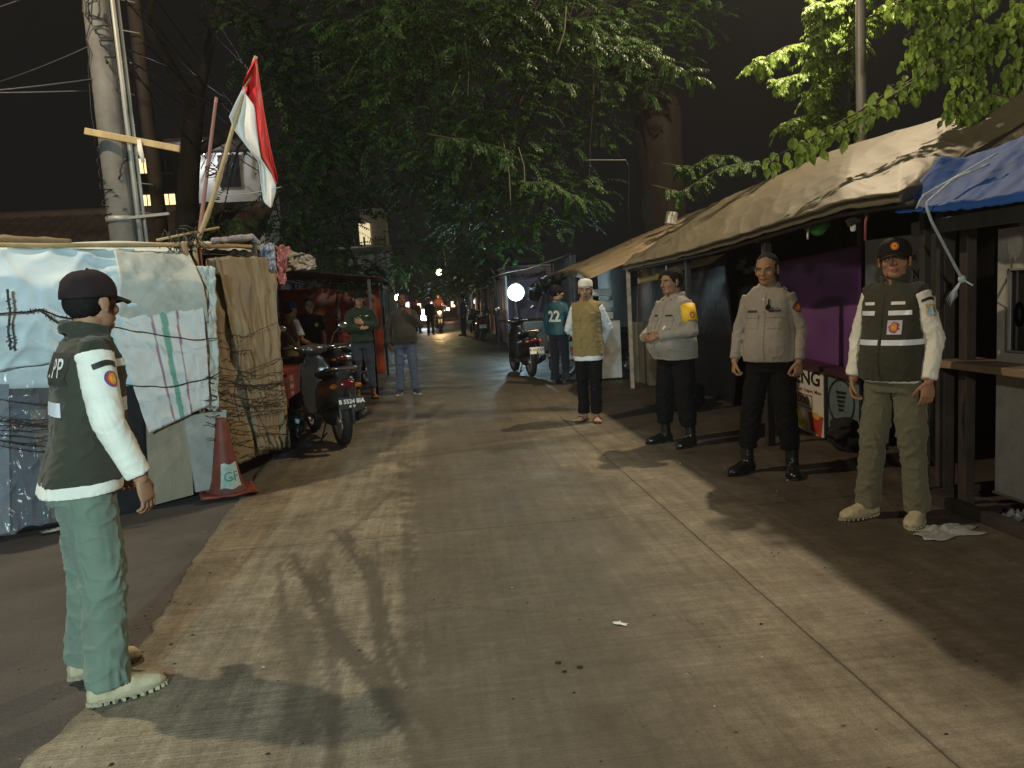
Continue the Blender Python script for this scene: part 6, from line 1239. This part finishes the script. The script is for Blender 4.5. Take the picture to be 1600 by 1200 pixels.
# small pinnate tree round the lamp pole and the broad-leaved climber over the canopy
rs = random.Random(41); T3 = empty('tree', (6.6, 11.2, 0), 0, 'slender tree with feathery lit leaves beside the street lamp pole', 'tree'); LV = Leaves(); tw = MB(); tk = MB()
tk.tube(poly3([(6.6, 11.2, 0), (6.5, 11.2, 2.5), (6.3, 11., 4.6), (6.0, 10.8, 6.4)], 16), np.linspace(.08, .03, 16), 10); tk.build('trunk', m_bark, T3)
for pts, Y, n_ in (([(1340, 15), (1290, 60), (1230, 72), (1175, 102)], 8.0, 5), ([(1345, 40), (1300, 95), (1255, 112), (1212, 128)], 7.9, 4), ([(1350, 60), (1330, 78), (1290, 92), (1270, 90)], 7.6, 5), ([(1325, 105), (1300, 120), (1270, 135), (1262, 150)], 7.9, 4), ([(1330, 0), (1300, 15), (1285, 30), (1280, 55)], 7.4, 7), ([(1360, -20), (1320, 0), (1290, 10), (1275, 5)], 7.3, 7), ([(1330, 170), (1290, 175), (1250, 182), (1222, 195)], 8.2, 3), ([(1400, 0), (1380, 15), (1350, 30), (1340, 45)], 7.5, 6), ([(1300, 130), (1285, 160), (1270, 185), (1262, 200)], 8.1, 3)):
    P = branch(tw, [ay(x, y, Y+2.6-.1*i) for i, (x, y) in enumerate(pts)], .010, .003, 16)
    for i in range(1, 16):
        for k in range(n_): frond(LV, tw, P[i], V(rs.uniform(-1., .6), rs.uniform(-.8, .5), rs.uniform(-.6, .25)), .25*rs.uniform(.6, 1.1), 6, .078, .033, .8, rs=rs, tint=.6, hang=.3)
LV.build('crown', LB, T3); tw.build('twigs', m_twig, T3)
rs = random.Random(51); T4 = empty('tree', (5.9, 6.6, 0), 0, 'broad leaved climber with large hanging leaves over the tan canopy', 'tree'); LV = Leaves(); tw = MB(); tk = MB()
tk.tube(poly3([(5.9, 6.6, 0), (5.8, 6.5, 2.6), (5.5, 6.4, 3.6), (5.3, 6.3, 5.2)], 16), np.linspace(.09, .05, 16), 10); tk.build('trunk', m_bark, T4)
def big(P, n_, ll, Y=0, dens=1.):
    for i in range(1, len(P)):
        for k in range(n_):
            p = P[i]+V(rs.uniform(-.10, .10), rs.uniform(-.15, .15), rs.uniform(-.09, .05)); d = V(rs.uniform(-.5, .5), rs.uniform(-.5, .3), -rs.uniform(.5, 1.1)); l = ll*rs.uniform(.6, 1.15)
            LV.add(p, d, nrm(V(rs.uniform(-.8, .2), -1, rs.uniform(-.1, .7))), l, l*.58, min(1, max(0, .6+rs.uniform(-.4, .4)))); 
            if k % 2 == 0: tw.tube([P[i], p], .002, 4)
for pts, Y, n_, ll in (([(1560, 60), (1480, 95), (1400, 140), (1340, 180), (1270, 215), (1195, 250)], 6.3, 5, .105), ([(1470, 90), (1440, 120), (1400, 150), (1330, 195), (1250, 230)], 6.2, 4, .10), ([(1600, 10), (1560, 40), (1520, 60), (1480, 90)], 6.2, 8, .10), ([(1480, -10), (1470, 30), (1455, 60), (1450, 100)], 6.4, 7, .09), ([(1400, -20), (1440, 10), (1440, 50), (1430, 90)], 6.6, 6, .085), ([(1640, 60), (1600, 100), (1570, 130), (1540, 160)], 6., 9, .10), ([(1520, 0), (1530, 50), (1520, 110), (1505, 150)], 6.3, 6, .09), ([(1620, -10), (1590, 40), (1600, 90), (1590, 140)], 5.9, 9, .10), ([(1575, 140), (1540, 160), (1515, 165), (1500, 170)], 6.0, 6, .09), ([(1560, -10), (1500, 5), (1440, -5), (1400, 5)], 6.5, 8, .085)):
    P = branch(tw, [ay(x, y, Y) for x, y in pts], .012, .004, 22); big(P, n_, ll)
LV.build('crown', LB, T4); tw.build('twigs', m_twig, T4)
# low shrub by the orange stall, left
rs = random.Random(61); S1 = empty('shrub', (-1.9, 15.6, 0), 0, 'dark shrub branches leaning over the orange stall on the left', 'shrub'); LV = Leaves(); tw = MB(); tw.tube([(-1.9, 15.6, 0), (-1.85, 15.5, 1.5), (-1.7, 15.4, 2.2)], (.03, .025, .01), 8)
for px, py, r in ((545, 440, .35), (580, 430, .3), (515, 430, .4), (560, 420, .3)): clump(LV, None, ay(px, py, 15.2), r, 26, rs, .08, .03, 6, .3, .2)
LV.build('foliage', LG, S1); tw.build('stem', m_twig, S1)

# ---------------------------------------------------------------- motorcycles
m_bk = M('black_gloss_paint', (.016, .016, .018), .22, .1, 3, .03, spec=.7); m_gp = M('dark_grey_paint', (.032, .030, .028), .25, .1, 3, .03, spec=.7); m_rub = M('tyre_rubber', (.014, .014, .014), .85, .2, 30, .3); m_chr = M('chrome', (.55, .55, .55), .18, .05, metal=.95, bump=0); m_plast = M('black_plastic', (.018, .018, .019), .55, .1, 20, .2); m_seat = M('seat_vinyl', (.012, .012, .013), .5, .1, 30, .3); m_tail = M('red_lens', (.10, .006, .008), .2, bump=0, spec=.8); m_rimm = M('grey_alloy', (.32, .32, .33), .4, .1, metal=.6, bump=0); m_amb = M('amber_lens', (.35, .10, .01), .2, bump=0)
def rm(mb, vox, sm=3): v, f, n = remesh(mb, vox, sm); return MB().add(v, f)
def scooter(loc, yaw, label, plate=('B 5524 BIA', '08·27'), body=None, headlight=None):
    body = body or m_gp; R = empty('motorcycle', loc, yaw, label, 'motorcycle', None); B = lambda mb, n, m, p=R: mb.build(n, m, p, world=False)
    for y, rr in ((-.62, .27), (.66, .28)):
        mb = MB(); t = np.linspace(0, 2*math.pi, 37)[:-1]; prof = [(rr-.075, -.035), (rr-.03, -.052), (rr-.005, -.038), (rr, 0), (rr-.005, .038), (rr-.03, .052), (rr-.075, .035), (rr-.075, -.035)]
        mb.lathe((0, y, rr+.004), prof, 36, axis='x', cap=False); w = B(mb, 'wheel', m_rub); mb = MB(); mb.lathe((0, y, rr+.004), [(rr-.080, -.032), (rr-.070, -.032), (rr-.070, .032), (rr-.080, .032), (rr-.080, -.032)], 36, axis='x', cap=False); mb.lathe((0, y, rr+.004), [(.0, -.05), (.045, -.05), (.045, .05), (.0, .05)], 16, axis='x')
        for k in range(5): a = k*2*math.pi/5+.3; c, s_ = math.cos(a), math.sin(a); mb.beam((0, y+.03*c, rr+.004+.03*s_), (0, y+(rr-.07)*c, rr+.004+(rr-.07)*s_), .022, .03, up=(1, 0, 0))
        B(mb, 'rim', m_rimm, w)
    mb = MB(); rings = []; an = np.linspace(0, 2*math.pi, 24, endpoint=False)
    for y, hw, z0, z1 in ((-.96, .04, .66, .74), (-.90, .10, .58, .78), (-.78, .145, .46, .79), (-.60, .175, .42, .76), (-.40, .180, .36, .74), (-.20, .160, .30, .72), (-.02, .130, .26, .66), (.06, .10, .24, .55)): rings.append(np.stack([hw*np.sign(np.cos(an))*np.abs(np.cos(an))**.75, np.full(24, y), (z0+z1)/2+(z1-z0)/2*np.sign(np.sin(an))*np.abs(np.sin(an))**.8], 1))
    mb.loft(rings); B(rm(mb, .011), 'rear_body', body)
    mb = MB(); rings = []
    for y, hw, z in ((-.84, .07, .82), (-.74, .125, .835), (-.50, .155, .83), (-.30, .150, .785), (-.08, .125, .775), (.04, .07, .75)): rings.append(np.stack([hw*np.cos(an), np.full(24, y), z-.02+.048*np.sign(np.sin(an))*np.abs(np.sin(an))**.7], 1))
    mb.loft(rings); B(rm(mb, .010), 'seat', m_seat)
    mb = MB(); mb.tube(poly3([(.12, -.62, .80), (.155, -.82, .855), (.12, -.96, .875), (-.12, -.96, .875), (-.155, -.82, .855), (-.12, -.62, .80)], 26), .016, 10); B(mb, 'grab_rail', m_chr)
    mb = MB(); mb.ell((0, -.955, .70), (.085, .03, .045)); tl = B(mb, 'tail_light', m_tail); 
    for sx in (-1, 1): mb = MB(); mb.ell((sx*.13, -.90, .68), (.045, .03, .028)); B(mb, 'turn_signal', m_amb)
    mb = MB(); mb.tube(poly3([(0, -.86, .60), (0, -.99, .55), (0, -1.06, .42), (0, -1.06, .30)], 14), np.linspace(.085, .07, 14), 14, ell=(.35, 1.)); B(rm(mb, .010), 'rear_fender', m_plast)
    mb = MB(); rot = np.array(Matrix.Rotation(R_(-14), 3, 'X')); mb.box((0, -1.085, .52), (.27, .008, .125), rot=rot, bevel=.002); pl = B(mb, 'number_plate', M('plate_black', (.02, .02, .022), .5, bump=0) if plate[0][0] == 'B' else m_mwhite)
    inv = m_pwhite if plate[0][0] == 'B' else m_ink
    mb = MB()
    for tx, sz, dz in ((plate[0], .062, .012), (plate[1], .030, -.040)):
        v, f2 = text_mesh(tx, sz, 0, bold=.002, xs=.95); q = np.stack([v[:, 0], np.full(len(v), -.0055), v[:, 1]+dz], 1) @ rot.T+V(0, -1.085, .52); mb.add(q, f2, 0, False)
    if len(mb.v): B(mb, 'plate_lettering', inv, pl)
    mb = MB(); mb.ell((0, -.30, .30), (.10, .24, .12)); mb.box((.09, -.45, .30), (.09, .42, .14), bevel=.03); B(mb, 'engine', m_plast)
    mb = MB(); mb.tube(poly3([(.10, -.2, .22), (.16, -.4, .24), (.175, -.62, .30), (.18, -.92, .38)], 12), [.025]*4+[.05]*7+[.035], 12); B(mb, 'exhaust', m_plast); mb = MB(); mb.tube([(.215, -.55, .32), (.22, -.85, .40)], (.028, .03), 8, ell=(.4, 1)); B(mb, 'heat_shield', m_chr)
    mb = MB(); mb.box((0, .16, .27), (.30, .42, .07), bevel=.02); mb.box((0, -.02, .36), (.12, .12, .2), bevel=.03); B(mb, 'floor_board', m_plast)
    mb = MB(); rings = []
    for z, hw, y, th in ((.24, .13, .40, .05), (.40, .19, .41, .06), (.60, .215, .44, .07), (.80, .175, .46, .07), (.92, .12, .45, .07), (.98, .07, .44, .05)): rings.append(np.stack([hw*np.cos(an), y+th*np.sin(an)-.12*np.abs(np.cos(an))**2*(hw/.2), np.full(24, z)], 1))
    mb.loft(rings); B(rm(mb, .011), 'front_shield', body)
    mb = MB(); mb.ell((0, .38, 1.02), (.13, .10, .075)); mb.tube([(-.12, .36, 1.03), (.12, .36, 1.03)], .05, 12, rnd=True); B(rm(mb, .010), 'handlebar_cover', body)
    mb = MB(); mb.tube(poly3([(-.36, .26, 1.06), (-.20, .33, 1.05), (.20, .33, 1.05), (.36, .26, 1.06)], 20), .012, 8); hb = B(mb, 'handlebar', m_chr)
    for sx in (-1, 1):
        mb = MB(); mb.tube([(sx*.25, .31, 1.055), (sx*.37, .255, 1.06)], .018, 10, rnd=True); B(mb, 'grip', m_rub, hb); mb = MB(); mb.tube([(sx*.22, .35, 1.06), (sx*.36, .34, 1.05)], .006, 6); B(mb, 'lever', m_chr, hb)
        mb = MB(); mb.tube(poly3([(sx*.20, .34, 1.07), (sx*.26, .36, 1.20), (sx*.33, .33, 1.27)], 8), .006, 6); mi = B(mb, 'mirror', m_plast); mb = MB(); mb.ell((sx*.36, .33, 1.29), (.062, .016, .040)); B(mb, 'mirror_shell', m_plast, mi); mb = MB(); mb.ell((sx*.36, .322, 1.29), (.054, .012, .034)); B(mb, 'mirror_glass', m_chr, mi)
    mb = MB(); mb.ell((0, .46, 1.00), (.075, .035, .05)); B(mb, 'headlight', headlight or M('clear_lens', (.4, .4, .4), .1, bump=0))
    mb = MB()
    for sx in (-1, 1): mb.tube([(sx*.07, .48, .70), (sx*.075, .66, .29)], .018, 8)
    B(mb, 'fork', m_plast); mb = MB(); mb.tube(poly3([(0, .42, .50), (0, .60, .60), (0, .82, .55), (0, .92, .40)], 14), np.linspace(.075, .055, 14), 12, ell=(.4, 1)); B(rm(mb, .010), 'front_fender', body)
    mb = MB(); mb.tube([(-.08, -.28, .24), (-.16, -.30, .02)], .010, 6); mb.tube([(-.10, -.35, .12), (-.22, -.38, .02)], .010, 6); B(mb, 'stand', m_plast)
    return R
sc1 = scooter((-1.28, 9.0, .0), R_(22), 'dark grey scooter with chrome rail and black number plate parked beside the shack')
sc2 = scooter((1.72, 14.9, .0), R_(8), 'black scooter with a white number plate parked near the bright white lamp', ('K 4127 LO', ''), m_bk)
sc3 = scooter((2.95, 13.6, .0), R_(100), 'black scooter parked sideways, its front wheel beside the man in the prayer cap', ('B 3381 TZ', ''), m_bk)
c_ = copy_tree(sc2); c_.location = (-1.55, 14.3, 0); c_.rotation_euler.z = R_(-20); c_['label'] = 'black scooter parked behind the man with folded arms'
c_ = copy_tree(sc1); c_.location = (-2.0, 13.2, 0); c_.rotation_euler.z = R_(35); c_['label'] = 'dark scooter parked beside the orange stall wall on the left'
for k, (x, y, a, lb) in enumerate(((1.75, 29, 5, 'dark scooter parked by the third stall down the right side'), (-.9, 40, 170, 'dark scooter far off near the large white glow'), (-2.0, 22, 10, 'dark scooter parked under the left white lamp'), (1.9, 36, -10, 'far dark scooter among the right hand stalls'))):
    c_ = copy_tree(sc2); c_.location = (x, y, 0); c_.rotation_euler.z = R_(a); c_['label'] = lb; c_['group'] = 'motorcycles farther down the street'
mh = scooter((.40, 37.5, .0), R_(182), 'motorcycle coming up the street with its orange headlight on', (' ', ''), m_bk, emis('headlight_glow', (1., .60, .28), 60)); l = lamp('headlight_beam', (0, 0, 0), (1., .60, .28), 140, .05); l.parent = mh; l.location = (0, .56, 1.02)
prd = person('rider', 'rider on the approaching motorcycle with the orange headlight', (.40, 37.9, .30), R_(180), 1.62, dict(vox=.025, hvox=.014, hand_vox=.012, seed=31., hair_vol=1.25, armL=dict(el=(-.26, .16, 1.15), wr=(-.28, .42, 1.08), d=(0, 1, 0), n=(0, 0, -1)), armR=dict(el=(.26, .16, 1.15), wr=(.28, .42, 1.08), d=(0, 1, 0), n=(0, 0, -1)),
    top=dict(mat=fabric('rider_top', (.10, .03, .02)), z0=.86), legs=dict(mat=m_djean, amp=.008, cuff=.2), shoe_mat=m_shoe))
# ---------------------------------------------------------------- red cart, stalls on the left
m_redp = M('dull_red_paint', (.17, .022, .016), .6, .3, 5, .2, dirt=.4, dcol=(.05, .01, .01)); m_orng = M('orange_red_tarp', (.50, .095, .035), .5, .25, 3, .3, 14)
rc = empty('cart', (-2.1, 10.2, 0), 0, 'dull red wooden cart with faded white lettering next to the curtain', 'cart')
mb = MB(); mb.box((-2.12, 10.3, .74), (.62, 1.3, .05), bevel=.006); mb.build('cart_top', m_redp, rc); mb = MB(); mb.box((-2.12, 10.3, .56), (.60, 1.26, .30), bevel=.006); side = mb.build('side_board', m_redp, rc)
for x, y in ((-2.38, 9.7), (-1.86, 9.7), (-2.38, 10.9), (-1.86, 10.9)): mb = MB(); mb.beam((x, y, .42), (x+.03, y, 0), .05, .05, up=(0, 1, 0)); mb.build('leg', m_redp, rc)
for t_, z, s_ in (('JUAL', .64, .09), ('MIRAH', .54, .07), ('RASA', .46, .06)): v, f2 = text_mesh(t_, s_*1.3, 0, bold=.002); mb = MB(); mb.add([(-2.11+p[0], 9.655, z+p[1]) for p in v], f2, 0, False); v2 = [(-1.815, 9.95+p[0], z+p[1]) for p in v]; mb.add(v2, f2, 0, False); mb.build('lettering', M('faded_white_paint', (.42, .38, .34), .7, .3, 20, bump=0), side)
bundle('rubbish_bag', M('dark_teal_plastic', (.010, .030, .032), .3, .3, 8, .6, 20), [(-1.80, 8.6, .05), (-1.72, 8.65, .22), (-1.75, 8.7, .40)], .20, 'dark teal plastic rubbish bag at the foot of the brown curtain', 'rubbish bag', seed=31, amp=.6)
mb = MB(); mb.box((-1.58, 8.62, .20), (.07, .05, .22), rot=np.array(Matrix.Rotation(R_(15), 3, 'Y')), bevel=.01); mb.build('carton', M('pale_blue_carton', (.30, .45, .52), .5), None, label='pale blue carton beside the dark rubbish bag', cat='carton')
def left_stall(y0, y1, x0, x1, zf, zb, label, wallm, roofm, posts=True, rag=None, group=None):
    e = empty('stall', ((x0+x1)/2, (y0+y1)/2, 0), 0, label, 'stall', group)
    mb = MB(); mb.grid(lambda u, v: V(x1+.25-(x1-x0+.4)*v, y0-.1+(y1-y0+.2)*u, zf+(zb-zf)*v-.06*math.sin(v*3.1)*abs(math.sin(u*9))+.02*nz((u*5, v*5, 0), 1, y0)), 30, 12); o = mb.build('awning', roofm, e); so = o.modifiers.new('t', 'SOLIDIFY'); so.thickness = .01
    for x, y in ((x1, y0), (x1, y1), (x0, y0), (x0, y1)): post(e, x, y, zf if x == x1 else zb, .05, m_dkwood)
    mb = MB(); mb.grid(lambda u, v: V(x0+.05+(x1-x0-.1)*u, y1-.04+.05*nz((u*5, v*2, 0), 1, y0), zf*(1-v)*.97+.05), 16, 10); o = mb.build('back_tarp', wallm, e); so = o.modifiers.new('t', 'SOLIDIFY'); so.thickness = .008
    mb = MB(); mb.grid(lambda u, v: V(x0+.03*nz((u*5, v*2, 0), 1, y0+3), y0+(y1-y0)*u, zb*(1-v)*.95+.05), 16, 8); o = mb.build('side_tarp', wallm, e); so = o.modifiers.new('t', 'SOLIDIFY'); so.thickness = .008
    return e
left_stall(9.2, 12.2, -3.6, -2.35, 2.15, 2.3, 'dark stall behind the shack with a red orange tarp lining', m_orng, m_dblue2)
left_stall(13.2, 16.6, -3.2, -1.0, 1.95, 2.35, 'second stall on the left with an orange tarp wall behind the folded arms man', m_orng, M('dark_red_awning', (.09, .025, .02), .7, .3, 4))
# rows of far stalls down both sides
hues = [(.30, .30, .33), (.35, .12, .08), (.10, .12, .22), (.32, .26, .16), (.16, .20, .18), (.38, .36, .34), (.22, .08, .12), (.12, .14, .15)]
def row_stall(x, y, side, k):
    rs = random.Random(k*7+side); L_ = 3.2; e = empty('stall', (x+side*.9, y+1.6, 0), 0, '', 'stall', 'stalls in a row far down the right side' if side > 0 else 'stalls in a row far down the left side')
    e['label'] = 'small tarp roofed stall in the row far down the right side of the street' if side > 0 else 'small tarp roofed stall in the row far down the left side of the street'
    zf = rs.uniform(1.85, 2.15); zb = zf+.45; cm = M('awning_%d' % (k % 5), V(*hues[(k*3) % 8])*.35, .6, .3, 3)
    mb = MB(); mb.grid(lambda u, v: V(x-side*.15+side*1.9*v, y+L_*u, zf+(zb-zf)*v-.05*math.sin(v*3.1)+.03*nz((u*4, v*4, k), 1)), 14, 8); o = mb.build('awning', cm, e); so = o.modifiers.new('t', 'SOLIDIFY'); so.thickness = .012
    for yy in (y+.03, y+L_-.03): post(e, x, yy, zf-.03, .05, m_steel); post(e, x+side*1.7, yy, zb-.05, .05, m_steel)
    for j in range(3):
        if rs.random() < .25: continue
        h = V(*hues[rs.randrange(8)])*rs.uniform(.5, 1.3); z0 = rs.uniform(.1, .7); ya = y+L_*j/3+.1; yb = ya+rs.uniform(.25, .9); zt = zf-rs.uniform(.05, .4)
        mb = MB(); mb.grid(lambda u, v: V(x+side*(.08+.3*(j % 2))+.06*nz((u*6, v*2, j), 1, k), ya+(yb-ya)*u, zt*(1-v)+z0*v), 12, 6); o = mb.build('hanging_cloth', M('stall_cloth_%d' % rs.randrange(9), h, .6, .3, 6), e); so = o.modifiers.new('t', 'SOLIDIFY'); so.thickness = .008
    mb = MB(); mb.box((x+side*.9, y+L_*.5, .45), (.9, L_*.8, .8), bevel=.02); mb.build('counter', m_dkwood, e)
    mb = MB(); mb.box((x+side*1.8, y+L_*.5, zb/2), (.04, L_, zb-.1)); mb.build('back_board', m_dkwood, e)
    return e
for k in range(10): row_stall(2.05-.0*k, 26.5+3.7*k, 1, k)
row_stall(1.95, 19.6, 1, 11)
for k in range(11): row_stall(-1.95-.02*k, 18.5+3.8*k, -1, k+20)
# the end of the street
eb = empty('building', (0, 70, 0), 0, 'dark building closing the far end of the street under the trees', 'building'); mb = MB(); mb.box((0, 74, 2.2), (26, 4, 4.4)); mb.build('wall', M('dusky_red_wall', (.10, .05, .045), .8, .3, .5), eb); mb = MB(); mb.box((0, 73.8, 4.5), (27, 5, .3)); mb.build('roof', m_roof, eb)
for k in range(9): mb = MB(); mb.box((-4.2+1.05*k, 71.95, 1.2+.1*(k % 3)), (.35, .06, .5)); mb.build('shop_light', emis('shop_light_%d' % (k % 3), ((1, .6, .35), (.85, .93, 1.), (1., .45, .6))[k % 3], 2.5), eb)

# ---------------------------------------------------------------- thin night haze
hz = MB(); hz.box((0, 38, 9.5), (60, 110, 21)); ho = hz.build('haze', (lambda m: m)(bpy.data.materials.new('haze_air')), kind='stuff'); hm = ho.data.materials[0]; hm.use_nodes = True; nt = hm.node_tree
for n in list(nt.nodes): 
    if n.type == 'BSDF_PRINCIPLED': nt.nodes.remove(n)
pv = nt.nodes.new('ShaderNodeVolumePrincipled'); pv.inputs['Color'].default_value = (.9, .9, .9, 1); pv.inputs['Density'].default_value = HAZE; pv.inputs['Anisotropy'].default_value = .45
nt.links.new(pv.outputs[0], [n for n in nt.nodes if n.type == 'OUTPUT_MATERIAL'][0].inputs['Volume'])
scene.cycles.volume_bounces = 0; scene.cycles.volume_step_rate = 4
